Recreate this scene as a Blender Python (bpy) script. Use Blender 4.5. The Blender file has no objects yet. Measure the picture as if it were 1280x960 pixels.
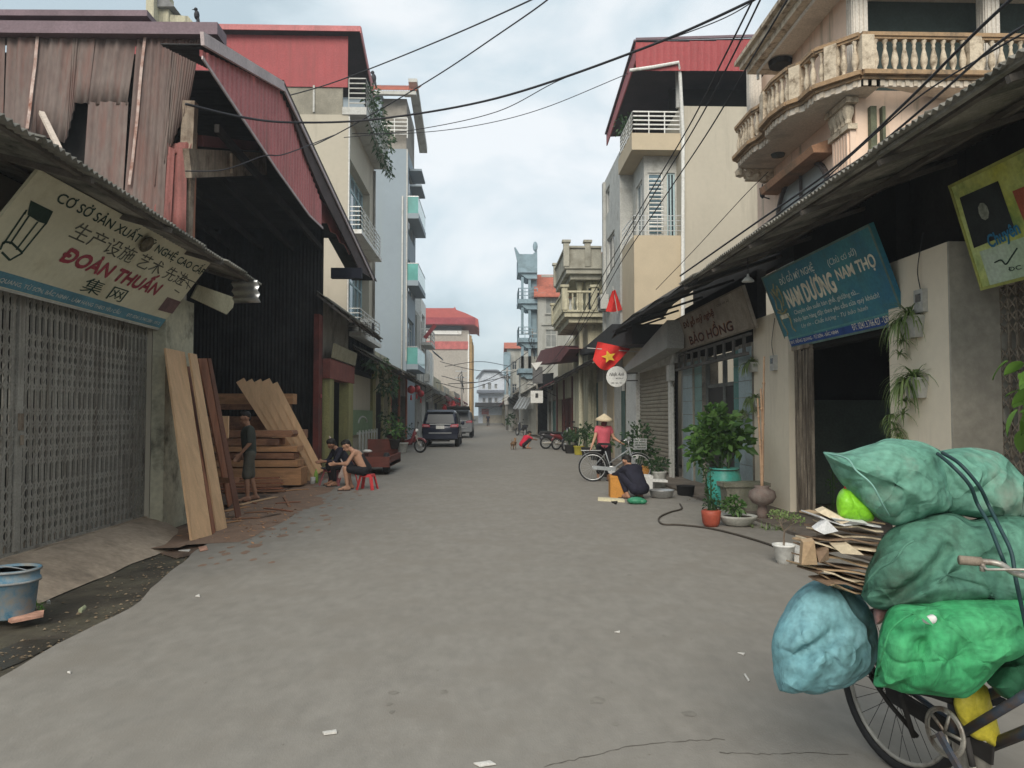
import bpy, math, random
from mathutils import Vector, Matrix, noise
V = Vector
rnd = random.Random(11)
scene = bpy.context.scene
col = scene.collection

# ------------------------------------------------------------------ camera
CAMH = 1.6
cam_d = bpy.data.cameras.new("camera"); cam = bpy.data.objects.new("camera", cam_d); col.objects.link(cam)
cam_d.sensor_width = 36; cam_d.lens = 27.0; cam_d.clip_start = 0.05; cam_d.clip_end = 2000
yaw = math.atan(28/960); pitch = math.atan(38/960)
cam.location = (0, 0, CAMH); cam.rotation_euler = (math.pi/2 + pitch, 0, -yaw)
scene.camera = cam
scene.render.resolution_x = 1024; scene.render.resolution_y = 768
CM = cam.rotation_euler.to_matrix()

# ------------------------------------------------------------------ light
SUN_EL, SUN_AZ = math.radians(36), math.radians(192)
w = bpy.data.worlds.new("World"); scene.world = w; w.use_nodes = True
nt = w.node_tree; N = nt.nodes; L = nt.links
for n in list(N): N.remove(n)
out = N.new('ShaderNodeOutputWorld')
sky = N.new('ShaderNodeTexSky'); sky.sky_type = 'NISHITA'; sky.sun_disc = False
sky.sun_elevation = SUN_EL; sky.sun_rotation = SUN_AZ; sky.air_density = 1.0; sky.dust_density = 3.0; sky.ozone_density = 1.0
bg1 = N.new('ShaderNodeBackground'); bg1.inputs[1].default_value = 0.10
L.new(sky.outputs[0], bg1.inputs[0])
tc = N.new('ShaderNodeTexCoord'); mp = N.new('ShaderNodeMapping'); mp.inputs['Scale'].default_value = (1.0, 1.0, 2.1)
mp.inputs['Location'].default_value = (0.35, 0.1, 0.62)
L.new(tc.outputs['Generated'], mp.inputs[0])
n1 = N.new('ShaderNodeTexNoise'); n1.inputs['Scale'].default_value = 2.3; n1.inputs['Detail'].default_value = 7; n1.inputs['Roughness'].default_value = .52
n1.inputs['Distortion'].default_value = 0.25
L.new(mp.outputs[0], n1.inputs[0])
cr = N.new('ShaderNodeValToRGB')
cr.color_ramp.elements[0].position = .43; cr.color_ramp.elements[0].color = (.46, .555, .60, 1)
cr.color_ramp.elements[1].position = .60; cr.color_ramp.elements[1].color = (.81, .84, .85, 1)
e = cr.color_ramp.elements.new(.5); e.color = (.60, .69, .73, 1)
L.new(n1.outputs[0], cr.inputs[0])
bg2 = N.new('ShaderNodeBackground'); bg2.inputs[1].default_value = .64
L.new(cr.outputs[0], bg2.inputs[0])
mx = N.new('ShaderNodeMixShader'); mx.inputs[0].default_value = .88
L.new(bg1.outputs[0], mx.inputs[1]); L.new(bg2.outputs[0], mx.inputs[2]); L.new(mx.outputs[0], out.inputs[0])
sd = bpy.data.lights.new("sun", 'SUN'); sd.energy = 1.5; sd.angle = math.radians(35); sd.color = (1, .93, .82)
so = bpy.data.objects.new("sun", sd); col.objects.link(so)
SD = V((math.sin(SUN_AZ)*math.cos(SUN_EL), math.cos(SUN_AZ)*math.cos(SUN_EL), math.sin(SUN_EL)))
so.rotation_euler = (-SD).to_track_quat('-Z', 'Y').to_euler()
so.location = (0, 0, 60)
vs = scene.view_settings; vs.view_transform = 'Standard'; vs.look = 'None'; vs.exposure = 0.95; vs.gamma = 1.0; vs.use_curve_mapping = False
try:
    scene.cycles.max_bounces = 6; scene.cycles.diffuse_bounces = 5; scene.cycles.use_denoising = True
except Exception: pass

# ------------------------------------------------------------------ helpers
def ray(u, v): return (CM @ V((u-640, 480-v, -960))).normalized()
def PX(u, v, x):
    d = ray(u, v); return V((0, 0, CAMH)) + d*(x/d.x)
def PY(u, v, y):
    d = ray(u, v); return V((0, 0, CAMH)) + d*(y/d.y)
def PZ(u, v, z=0):
    d = ray(u, v); return V((0, 0, CAMH)) + d*((z-CAMH)/d.z)
def PP(u, v, o, n):
    d = ray(u, v); c = V((0, 0, CAMH)); return c + d*((V(o)-c).dot(V(n))/d.dot(V(n)))

MATS = {}
def mat(name, c, rough=.85, var=.22, sc=2.0, bump=.12, bs=35, dirt=None, damt=.3, dsc=1.2, streak=False, metal=0, spec=.3,
        stretch=(1, 1, 1), c2=None, alpha=1, coord='Object', trans=0, fine=.10):
    if name in MATS: return MATS[name]
    m = bpy.data.materials.new(name); m.use_nodes = True; MATS[name] = m
    nt = m.node_tree; N = nt.nodes; L = nt.links; b = N['Principled BSDF']
    b.inputs['Roughness'].default_value = rough; b.inputs['Metallic'].default_value = metal
    b.inputs['Specular IOR Level'].default_value = spec
    if trans: b.inputs['Transmission Weight'].default_value = trans
    tc = N.new('ShaderNodeTexCoord'); oi = N.new('ShaderNodeObjectInfo')
    mu = N.new('ShaderNodeVectorMath'); mu.operation = 'MULTIPLY_ADD'
    cb = N.new('ShaderNodeCombineXYZ')
    for i in range(3): L.new(oi.outputs['Random'], cb.inputs[i])
    mu.inputs[1].default_value = (37, 21, 53); L.new(cb.outputs[0], mu.inputs[0]); L.new(tc.outputs[coord], mu.inputs[2])
    mp = N.new('ShaderNodeMapping'); mp.inputs['Scale'].default_value = stretch; L.new(mu.outputs[0], mp.inputs[0])
    n1 = N.new('ShaderNodeTexNoise'); n1.inputs['Scale'].default_value = sc; n1.inputs['Detail'].default_value = 8; n1.inputs['Roughness'].default_value = .6
    L.new(mp.outputs[0], n1.inputs[0])
    mr = N.new('ShaderNodeMapRange'); mr.inputs[1].default_value = .32; mr.inputs[2].default_value = .68; L.new(n1.outputs[0], mr.inputs[0])
    mc = N.new('ShaderNodeMix'); mc.data_type = 'RGBA'
    mc.inputs[6].default_value = (*[x*(1-var) for x in c], 1)
    mc.inputs[7].default_value = (*(c2 if c2 else [min(1, x*(1+var)) for x in c]), 1)
    L.new(mr.outputs[0], mc.inputs[0]); last = mc.outputs[2]
    if fine:
        nf = N.new('ShaderNodeTexNoise'); nf.inputs['Scale'].default_value = sc*14; nf.inputs['Detail'].default_value = 4
        L.new(mp.outputs[0], nf.inputs[0])
        hv = N.new('ShaderNodeMapRange'); hv.inputs[1].default_value = .3; hv.inputs[2].default_value = .7
        hv.inputs[3].default_value = 1-fine*1.6; hv.inputs[4].default_value = 1+fine
        L.new(nf.outputs[0], hv.inputs[0])
        vm = N.new('ShaderNodeVectorMath'); vm.operation = 'SCALE'; L.new(last, vm.inputs[0]); L.new(hv.outputs[0], vm.inputs['Scale']); last = vm.outputs[0]
    if dirt:
        m2 = N.new('ShaderNodeMapping'); m2.inputs['Scale'].default_value = (2.6, 2.6, .28) if streak else (1, 1, 1)
        L.new(mu.outputs[0], m2.inputs[0])
        n2 = N.new('ShaderNodeTexNoise'); n2.inputs['Scale'].default_value = dsc; n2.inputs['Detail'].default_value = 9; n2.inputs['Roughness'].default_value = .68
        L.new(m2.outputs[0], n2.inputs[0])
        r2 = N.new('ShaderNodeMapRange'); r2.inputs[1].default_value = .62-damt*.3; r2.inputs[2].default_value = .74-damt*.14
        L.new(n2.outputs[0], r2.inputs[0])
        m3 = N.new('ShaderNodeMix'); m3.data_type = 'RGBA'; m3.inputs[7].default_value = (*dirt, 1)
        L.new(last, m3.inputs[6]); L.new(r2.outputs[0], m3.inputs[0]); last = m3.outputs[2]
    L.new(last, b.inputs['Base Color'])
    if bump:
        n4 = N.new('ShaderNodeTexNoise'); n4.inputs['Scale'].default_value = bs; n4.inputs['Detail'].default_value = 5; L.new(mp.outputs[0], n4.inputs[0])
        bp = N.new('ShaderNodeBump'); bp.inputs['Strength'].default_value = bump; bp.inputs['Distance'].default_value = .02
        L.new(n4.outputs[0], bp.inputs['Height']); L.new(bp.outputs[0], b.inputs['Normal'])
    return m

def leafmat(name, c, c2, rough=.55):
    m = bpy.data.materials.new(name); m.use_nodes = True; MATS[name] = m
    nt = m.node_tree; N = nt.nodes; L = nt.links; b = N['Principled BSDF']; b.inputs['Roughness'].default_value = rough
    g = N.new('ShaderNodeNewGeometry'); r = N.new('ShaderNodeMix'); r.data_type = 'RGBA'
    r.inputs[6].default_value = (*c, 1); r.inputs[7].default_value = (*c2, 1)
    L.new(g.outputs['Random Per Island'], r.inputs[0]); L.new(r.outputs[2], b.inputs['Base Color'])
    tr = N.new('ShaderNodeBsdfTranslucent'); L.new(r.outputs[2], tr.inputs[0]); ms = N.new('ShaderNodeMixShader'); ms.inputs[0].default_value = .25
    L.new(b.outputs[0], ms.inputs[1]); L.new(tr.outputs[0], ms.inputs[2]); L.new(ms.outputs[0], N['Material Output'].inputs[0])
    return m

def glassmat(name, c=(.03, .04, .05), rough=.12):
    return mat(name, c, rough=rough, var=.3, sc=.6, bump=0, spec=.8, fine=0)

def wt(o):
    t = V((0, 0, 0))
    while o is not None: t = t + o.location; o = o.parent
    return t

class MB:
    def __init__(s): s.v = []; s.f = []; s.m = []; s.mi = 0
    def add(s, vs, fs):
        n = len(s.v); s.v += [tuple(p) for p in vs]
        for f in fs: s.f.append(tuple(i+n for i in f)); s.m.append(s.mi)
        return s
    def box(s, a, b):
        x0, x1 = sorted((a[0], b[0])); y0, y1 = sorted((a[1], b[1])); z0, z1 = sorted((a[2], b[2]))
        return s.add([(x0,y0,z0),(x1,y0,z0),(x1,y1,z0),(x0,y1,z0),(x0,y0,z1),(x1,y0,z1),(x1,y1,z1),(x0,y1,z1)],
              [(0,3,2,1),(4,5,6,7),(0,1,5,4),(1,2,6,5),(2,3,7,6),(3,0,4,7)])
    def obox(s, c, a, b, d):
        c = V(c); a = V(a); b = V(b); d = V(d); P = []
        for k in (-1, 1):
            for i, j in ((-1,-1),(1,-1),(1,1),(-1,1)): P.append(c+a*i+b*j+d*k)
        fs = [(0,3,2,1),(4,5,6,7),(0,1,5,4),(1,2,6,5),(2,3,7,6),(3,0,4,7)]
        if a.cross(b).dot(d) < 0: fs = [f[::-1] for f in fs]
        return s.add(P, fs)
    def bar(s, p, q, w, h, up=(0, 0, 1)):
        p = V(p); q = V(q); d = q-p; L_ = d.length; d.normalize(); up = V(up)
        sd = d.cross(up)
        if sd.length < 1e-4: sd = d.cross(V((0, 1, 0)))
        sd.normalize(); u = sd.cross(d)
        return s.obox((p+q)/2, d*(L_/2), sd*(w/2), u*(h/2))
    def tube(s, pts, r, n=8, cap=True, flat=1.0):
        pts = [V(p) for p in pts]; k = len(pts)
        rs = r if isinstance(r, (list, tuple)) else [r]*k
        ref = None; base = len(s.v); rings = []
        for i in range(k):
            t = (pts[min(i+1, k-1)]-pts[max(i-1, 0)])
            if t.length < 1e-9: t = V((0, 0, 1))
            t.normalize()
            if ref is None:
                ref = t.cross(V((0, 0, 1)))
                if ref.length < .05: ref = t.cross(V((0, 1, 0)))
            ref = (ref - t*ref.dot(t)); ref.normalize(); bi = t.cross(ref)
            rings.append([pts[i]+(ref*math.cos(a)+bi*math.sin(a)*flat)*rs[i] for a in [2*math.pi*j/n for j in range(n)]])
        vs = [p for rr in rings for p in rr]; fs = []
        for i in range(k-1):
            for j in range(n):
                a = i*n+j; b = i*n+(j+1) % n; fs.append((a, b, b+n, a+n))
        if cap: fs.append(tuple(range(n))[::-1]); fs.append(tuple(range((k-1)*n, k*n)))
        return s.add(vs, fs)
    def lathe(s, prof, c=(0, 0, 0), n=16, ax=None, cap=True, squash=(1, 1)):
        c = V(c); k = len(prof); vs = []
        if ax is None: X, Y, Z = V((1,0,0)), V((0,1,0)), V((0,0,1))
        else:
            Z = V(ax).normalized(); X = Z.cross(V((0, 0, 1)))
            if X.length < .01: X = Z.cross(V((0, 1, 0)))
            X.normalize(); Y = Z.cross(X)
        for r, z in prof:
            for j in range(n):
                a = 2*math.pi*j/n; vs.append(c+X*(r*math.cos(a)*squash[0])+Y*(r*math.sin(a)*squash[1])+Z*z)
        fs = []
        for i in range(k-1):
            for j in range(n):
                a = i*n+j; b = i*n+(j+1) % n; fs.append((a, b, b+n, a+n))
        if cap: fs.append(tuple(range(n))[::-1]); fs.append(tuple(range((k-1)*n, k*n)))
        return s.add(vs, fs)
    def prism(s, pts, ext):
        pts = [V(p) for p in pts]; ext = V(ext); n = len(pts)
        fs = [tuple(range(n))[::-1], tuple(range(n, 2*n))]+[(i, (i+1) % n, n+(i+1) % n, n+i) for i in range(n)]
        return s.add(pts+[p+ext for p in pts], fs)
    def poly(s, pts): return s.add(pts, [tuple(range(len(pts)))])
    def ball(s, c, r, n=10, m=7, sq=(1, 1, 1)):
        c = V(c); vs = [c+V((0, 0, -r*sq[2]))]
        for i in range(1, m):
            t = -math.pi/2+math.pi*i/m
            for j in range(n):
                a = 2*math.pi*j/n; vs.append(c+V((r*sq[0]*math.cos(t)*math.cos(a), r*sq[1]*math.cos(t)*math.sin(a), r*sq[2]*math.sin(t))))
        vs.append(c+V((0, 0, r*sq[2]))); fs = [(0, 1+(j+1) % n, 1+j) for j in range(n)]
        for i in range(m-2):
            for j in range(n):
                a = 1+i*n+j; b = 1+i*n+(j+1) % n; fs.append((a, b, b+n, a+n))
        e = len(vs)-1; fs += [(e, e-n+j, e-n+(j+1) % n) for j in range(n)]
        return s.add(vs, fs)
    def corr(s, P0, U, W, pitch=.076, amp=.016, th=.006, seg=4, jag=0, nv=1, tear=0):
        """corrugated sheet: ribs run along W, wave along U"""
        P0 = V(P0); U = V(U); W = V(W); nrm = U.cross(W).normalized(); n = max(4, int(U.length/pitch*seg))
        j0 = 0; vs = []; nn = []
        for i in range(n+1):
            t = i/n; a = math.sin(2*math.pi*t*U.length/pitch)*amp
            if i % seg == 0 and jag: j0 = rnd.uniform(-jag, jag)
            for k in range(nv+1):
                q = k/nv; e = j0 if k == nv else 0
                p = P0+U*t+W*q+nrm*a+W.normalized()*e
                if tear and 0 < k < nv: p = p+nrm*tear*noise.noise(p*1.3)
                vs.append(p)
        m = len(vs); fs = []
        for i in range(n):
            for k in range(nv):
                a = i*(nv+1)+k; b = a+nv+1; fs.append((a, b, b+1, a+1)); fs.append((a+m, a+1+m, b+1+m, b+m))
            a = i*(nv+1); b = a+nv+1; fs.append((a, a+m, b+m, b)); a += nv; b += nv; fs.append((a, b, b+m, a+m))
        fs.append(tuple([0, 1, 1+m, m])); e = n*(nv+1); fs.append((e, e+m, e+1+m, e+1))
        return s.add(vs+[p-nrm*th for p in vs], fs)
    def build(s, name, mats, parent=None, smooth=False, local=False, kind=None):
        me = bpy.data.meshes.new(name); me.from_pydata(s.v, [], s.f)
        if not isinstance(mats, (list, tuple)): mats = [mats]
        for m in mats: me.materials.append(m)
        if len(mats) > 1: me.polygons.foreach_set('material_index', s.m)
        if smooth: me.polygons.foreach_set('use_smooth', [True]*len(me.polygons))
        me.update(); o = bpy.data.objects.new(name, me); col.objects.link(o)
        if parent is not None:
            o.parent = parent
            if not local: o.location = -wt(parent)
        if kind: o['kind'] = kind
        return o

def tag(o, label, cat, group=None):
    o['label'] = label; o['category'] = cat
    if group: o['group'] = group
    return o
def thing(name, label, cat, loc=(0, 0, 0), rz=0, group=None):
    o = bpy.data.objects.new(name, None); col.objects.link(o); o.location = loc; o.rotation_euler = (0, 0, rz); o.empty_display_size = .1
    return tag(o, label, cat, group)
def inst(o, loc, parent=None, rot=None, scale=None, name=None):
    """copy of one mesh piece, sharing its data"""
    c = o.copy(); col.objects.link(c)
    c.parent = parent if parent is not None else o.parent
    c.location = loc
    if rot is not None: c.rotation_euler = rot
    if scale is not None: c.scale = scale
    return c
def kids(o): return [c for c in bpy.data.objects if c.parent == o]
def copy_tree(o, loc=None, rz=None, label=None, parent=None):
    c = o.copy(); col.objects.link(c)
    if parent is not None: c.parent = parent
    for ch in kids(o): copy_tree(ch, parent=c)
    if loc is not None: c.location = loc
    if rz is not None: c.rotation_euler = (0, 0, rz)
    if label: c['label'] = label
    return c
def struct(name, mb, m, **k):
    o = mb.build(name, m, **k); o['kind'] = 'structure'; return o

def wallgrid(mb, O, U, W, H, ops, dep=.18):
    """wall W wide (along unit U) and H high from O, with rectangular openings (u0,u1,z0,z1) and their reveals"""
    O = V(O); U = V(U).normalized(); Z = V((0, 0, 1)); n = U.cross(Z)
    us = sorted(set([0, W]+[x for o in ops for x in o[:2]])); zs = sorted(set([0, H]+[x for o in ops for x in o[2:4]]))
    for i in range(len(us)-1):
        for k in range(len(zs)-1):
            cu = (us[i]+us[i+1])/2; cz = (zs[k]+zs[k+1])/2
            if any(o[0] < cu < o[1] and o[2] < cz < o[3] for o in ops): continue
            mb.poly([O+U*us[i]+Z*zs[k], O+U*us[i+1]+Z*zs[k], O+U*us[i+1]+Z*zs[k+1], O+U*us[i]+Z*zs[k+1]])
    for (a, b, c, d) in [o[:4] for o in ops]:
        q = [O+U*a+Z*c, O+U*b+Z*c, O+U*b+Z*d, O+U*a+Z*d]
        for i in range(4): mb.poly([q[i], q[i]-n*dep, q[(i+1) % 4]-n*dep, q[(i+1) % 4]])
def window(parent, O, U, W, H, fm, gm, nx=2, nz=1, dep=.12, t=.05, sill=None, tr=0):
    """frame (part) with its pane (sub-part) set back in an opening"""
    O = V(O); U = V(U).normalized(); Z = V((0, 0, 1)); n = U.cross(Z); C = O-n*dep
    mb = MB()
    def vb(u0, u1, z0, z1, d=.03): mb.obox(C+U*((u0+u1)/2)+Z*((z0+z1)/2), U*((u1-u0)/2), Z*((z1-z0)/2), n*d)
    vb(0, t, 0, H); vb(W-t, W, 0, H); vb(t, W-t, 0, t, .029); vb(t, W-t, H-t, H, .029)
    for i in range(1, nx): vb(W*i/nx-t*.4, W*i/nx+t*.4, t, H-t, .026)
    for i in range(1, nz): vb(t, W-t, H*i/nz-t*.35, H*i/nz+t*.35, .023)
    if tr: vb(t, W-t, H*tr-t*.4, H*tr+t*.4, .024)
    f = mb.build('window', fm, parent)
    p = MB(); p.obox(C+U*(W/2)+Z*(H/2)-n*.005, U*(W/2-.01), Z*(H/2-.01), n*.006); p.build('pane', gm, f)
    if sill:
        sb = MB(); sb.obox(O+U*(W/2)-Z*.04+n*.05, U*(W/2+.06), Z*.04, n*.09); sb.build('sill', sill, f)
    return f

def leaf_cluster(mb, c, rad, n, size, droop=.3, shape='leaf', up=0.3, r=rnd):
    c = V(c)
    for _ in range(n):
        while True:
            d = V((r.uniform(-1, 1), r.uniform(-1, 1), r.uniform(-1, 1)))
            if d.length < 1: break
        if noise.noise(d*1.9+c*1.7) < -.18: continue
        d = d*(.55+.45*r.random()); p = c+V((d.x*rad[0], d.y*rad[1], d.z*rad[2]))
        o = (d+V((r.uniform(-.6, .6), r.uniform(-.6, .6), r.uniform(-.3, .6)+up))).normalized()
        s_ = o.cross(V((r.uniform(-1, 1), r.uniform(-1, 1), r.uniform(-1, 1)))).normalized(); L_ = size*r.uniform(.6, 1.3)
        wv = s_*(L_*(.30 if shape == 'leaf' else .10)); nn = o.cross(s_)
        a = p; m1 = p+o*L_*.45+nn*L_*.08; t = p+o*L_-V((0, 0, droop*L_))
        mb.add([a, m1+wv, t, m1-wv], [(0, 1, 2), (0, 2, 3)])
def spider(mb, c, n, ln, r=rnd, w=.012, droop=1.0):
    c = V(c)
    for _ in range(n):
        a = r.uniform(0, 2*math.pi); el = r.uniform(.3, 1.3); L_ = ln*r.uniform(.5, 1.1); p = V(c); d = V((math.cos(a)*math.cos(el), math.sin(a)*math.cos(el), math.sin(el)))
        s_ = d.cross(V((0, 0, 1))).normalized()*w; prev = p; seg = 5; vs = [p-s_, p+s_]
        for i in range(1, seg+1):
            d = (d+V((0, 0, -.42*droop))).normalized(); p = p+d*(L_/seg); k = 1-i/seg*.9; vs += [p-s_*k, p+s_*k]
        mb.add(vs, [(2*i, 2*i+1, 2*i+3, 2*i+2) for i in range(seg)])
def curve_pts(pts, n=8):
    """Catmull-Rom through points"""
    P = [V(p) for p in pts]; P = [P[0]*2-P[1]]+P+[P[-1]*2-P[-2]]; o = []
    for i in range(1, len(P)-2):
        for k in range(n):
            t = k/n; a, b, c, d = P[i-1:i+3]
            o.append(.5*((2*b)+(c-a)*t+(2*a-5*b+4*c-d)*t*t+(3*b-a-3*c+d)*t**3))
    o.append(P[-2]); return o

TXT = {}
def text(s, parent, O, U, W, box, m, bold=.0, name='lettering', shear=0, lift=.004, wild=0):
    """fit lettering into box (u0,u1,w0,w1) on the plane O + u*U + w*W"""
    cu = bpy.data.curves.new('t', 'FONT'); cu.body = s.replace('\u0110', '\u00d0'); cu.size = 1; cu.offset = .0015; cu.shear = shear; cu.resolution_u = 3
    ob = bpy.data.objects.new('t', cu); col.objects.link(ob)
    bpy.context.view_layer.update()
    me = bpy.data.meshes.new_from_object(ob.evaluated_get(bpy.context.evaluated_depsgraph_get()))
    bpy.data.objects.remove(ob)
    xs = [v.co.x for v in me.vertices]; ys = [v.co.y for v in me.vertices]
    if not xs: return None
    x0, x1, y0, y1 = min(xs), max(xs), min(ys), max(ys); U = V(U).normalized(); W = V(W).normalized(); n = U.cross(W)
    for v in me.vertices:
        a = box[0]+(v.co.x-x0)/(x1-x0)*(box[1]-box[0]); b = box[2]+(v.co.y-y0)/(y1-y0)*(box[3]-box[2])
        v.co = V(O)+U*a+W*b+n*(lift+v.co.z)
    if bold:      # thicken the strokes with shifted copies a hair's breadth proud of each other
        vs = [v.co.copy() for v in me.vertices]; fs = [tuple(p.vertices) for p in me.polygons]; k = len(vs); r_ = bold*(box[3]-box[2])*.9
        V2 = list(vs); F2 = list(fs)
        for q, (a, b_) in enumerate([(r_, 0), (-r_, 0), (0, r_), (0, -r_)]):
            V2 += [v+U*a+W*b_+n*(.00025*(q+1)) for v in vs]; F2 += [tuple(i+k*(q+1) for i in f) for f in fs]
        me = bpy.data.meshes.new(name); me.from_pydata(V2, [], F2)
    me.materials.clear(); me.materials.append(m); me.name = name
    o = bpy.data.objects.new(name, me); col.objects.link(o); o.parent = parent; o.location = -wt(parent)
    return o

# ------------------------------------------------------------------ materials
M_road = mat('road_concrete', (.238, .220, .193), var=.025, sc=.7, bump=.16, bs=90, dirt=(.218, .199, .172), damt=.45, dsc=1.6, spec=.25, rough=.85, c2=(.252, .235, .208), fine=.07, stretch=(1, .5, 1))
M_dirt = mat('wood_dust_dirt', (.21, .135, .095), var=.35, sc=1.6, bump=.5, bs=30, dirt=(.07, .055, .045), damt=.7, dsc=1.4)
M_gut = mat('gutter_mud', (.055, .047, .036), var=.4, sc=2.5, bump=.3, bs=25, dirt=(.11, .10, .07), damt=.6, dsc=1.5, rough=.7)
M_apron = mat('apron_concrete', (.40, .32, .245), var=.2, sc=1.3, bump=.25, bs=22, dirt=(.16, .13, .10), damt=.45, dsc=1.2)
M_apron2 = mat('apron_dark', (.20, .168, .138), var=.25, sc=1.3, bump=.25, bs=22, dirt=(.09, .075, .06), damt=.6, dsc=1.2)
M_cream = mat('cream_plaster', (.47, .43, .35), var=.05, sc=.5, bump=.04, dirt=(.38, .345, .28), damt=.25, dsc=.8, streak=True, fine=.02)
M_cream2 = mat('old_cream_plaster', (.52, .49, .36), var=.10, sc=.9, bump=.08, dirt=(.20, .19, .14), damt=.42, dsc=1.2, streak=True)
M_shopwall = mat('pale_shop_plaster', (.78, .70, .56), var=.04, sc=.6, bump=.05, dirt=(.60, .53, .42), damt=.3, dsc=.7, streak=True, fine=.02)
M_greyplas = mat('grey_plaster', (.30, .275, .23), var=.15, sc=1.5, bump=.12, dirt=(.12, .11, .10), damt=.4, dsc=1.3)
M_pink = mat('pinkish_plaster', (.80, .61, .48), var=.06, sc=.8, bump=.06, fine=.03, dirt=(.34, .28, .19), damt=.24, dsc=1.1, streak=True)
M_orn = mat('weathered_ornament', (.70, .60, .46), var=.25, sc=5, bump=.2, dirt=(.16, .12, .08), damt=.62, dsc=5)
M_orn2 = mat('ochre_cornice', (.42, .28, .16), var=.25, sc=4, bump=.2, dirt=(.13, .10, .07), damt=.6, dsc=4)
M_bluegrey = mat('blue_grey_plaster', (.27, .32, .36), var=.04, sc=.3, bump=.04, dirt=(.27, .32, .345), damt=.3, dsc=.4, streak=True, fine=.015)
M_red = mat('red_sheet', (.33, .058, .062), var=.10, sc=1.5, bump=.05, rough=.55, dirt=(.25, .05, .05), damt=.25, dsc=1.3, streak=True)
M_reddk = mat('dark_red_sheet', (.14, .045, .045), var=.2, sc=1.5, bump=.1, rough=.7)
M_darkroof = mat('dark_plum_roof', (.055, .045, .055), var=.2, sc=1.5)
M_rose = mat('faded_rose_sheet', (.50, .17, .17), var=.12, sc=1.8, bump=.05, rough=.6, dirt=(.30, .13, .12), damt=.3, dsc=1.2, streak=True)
M_brown = mat('rusty_brown_sheet', (.165, .112, .10), var=.25, sc=1.3, bump=.1, rough=.75, dirt=(.17, .09, .075), damt=.5, dsc=1.6, streak=True, c2=(.20, .165, .148), stretch=(1, 1, .35))
M_flash = mat('purple_grey_flashing', (.17, .12, .14), var=.2, sc=2, bump=.05, rough=.6)
M_pale = mat('pale_flashing', (.50, .42, .42), var=.15, sc=2, bump=.05, rough=.6)
M_fibro = mat('fibro_cement', (.27, .255, .22), var=.3, sc=1.4, bump=.2, bs=50, dirt=(.04, .045, .035), damt=.55, dsc=1.0)
M_fibrol = mat('light_fibro', (.30, .29, .26), var=.25, sc=2.4, bump=.2, bs=50, dirt=(.12, .12, .09), damt=.5, dsc=2.0)
M_dark = mat('shade_and_black', (.022, .021, .02), var=.3, sc=1.5, bump=.1, spec=.1)  # near-black: shade of interiors and openings put into the colour, plus black cloth
M_darks = mat('dark_corrugated', (.035, .033, .032), var=.4, sc=1.2, bump=.1, spec=.15)  # dark metal parts; also carries the shade of interiors in its colour
M_gate = mat('gate_grey_metal', (.34, .325, .29), var=.18, sc=3, bump=.08, rough=.55, metal=.25, dirt=(.15, .13, .11), damt=.4, dsc=3, streak=True)
M_gatebr = mat('gate_brown_metal', (.33, .28, .22), var=.3, sc=4, bump=.08, rough=.6, metal=.2, dirt=(.09, .07, .055), damt=.6, dsc=4, streak=True)
M_wood = mat('pale_new_board', (.62, .40, .23), var=.12, sc=1.6, bump=.05, stretch=(6, 6, .7), rough=.7, bs=20, fine=.06)
M_wood2 = mat('reddish_board', (.30, .125, .07), var=.25, sc=2.0, bump=.1, stretch=(5, 5, 1), rough=.7)
M_timb = mat('brown_timber', (.30, .15, .085), var=.3, sc=2.0, bump=.15, stretch=(1.2, 6, 6), rough=.75, dirt=(.12, .06, .04), damt=.4, dsc=2)
M_timb2 = mat('orange_timber', (.45, .24, .12), var=.25, sc=2.0, bump=.15, stretch=(1.2, 6, 6), rough=.75)
M_oldwood = mat('old_grey_wood', (.27, .22, .17), var=.35, sc=3, bump=.3, stretch=(3, 3, .8), dirt=(.10, .06, .04), damt=.5, dsc=3)
M_tile = mat('roof_tile_red', (.42, .13, .085), var=.2, sc=5, bump=.2, dirt=(.2, .09, .07), damt=.3, dsc=3)
M_white = mat('white_paint', (.72, .72, .69), var=.06, sc=1.5, bump=.04, rough=.6, dirt=(.45, .43, .38), damt=.25, dsc=2)
M_offw = mat('dull_white', (.48, .48, .45), var=.1, sc=1.5, bump=.04, rough=.6, dirt=(.3, .29, .26), damt=.3, dsc=2)
M_steel = mat('steel_rail', (.55, .56, .56), var=.1, sc=3, bump=0, rough=.35, metal=.7, spec=.5)
M_black = mat('black_rubber', (.018, .018, .019), var=.2, sc=4, bump=.1, rough=.7)
M_cable = mat('cable_black', (.025, .025, .03), var=.2, sc=4, bump=0, rough=.6)
M_glass = glassmat('window_glass'); M_glassb = glassmat('bluish_glass', (.10, .17, .21), .1)
M_glassg = glassmat('green_glass', (.13, .36, .33), .1)
M_leaf = leafmat('leaf_green', (.035, .095, .022), (.11, .22, .05)); M_leafd = leafmat('leaf_dark', (.02, .05, .018), (.05, .11, .035))
M_leafb = leafmat('leaf_bright', (.09, .22, .03), (.22, .42, .07)); M_leafs = leafmat('leaf_pale', (.09, .16, .04), (.27, .36, .13))
M_teal = mat('teal_paint', (.13, .27, .25), var=.1, sc=1.5, bump=.05); M_tiles = mat('pale_blue_tile', (.33, .43, .46), var=.1, sc=2, bump=.03, rough=.35, spec=.5, dirt=(.22, .27, .27), damt=.25, dsc=2)
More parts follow.
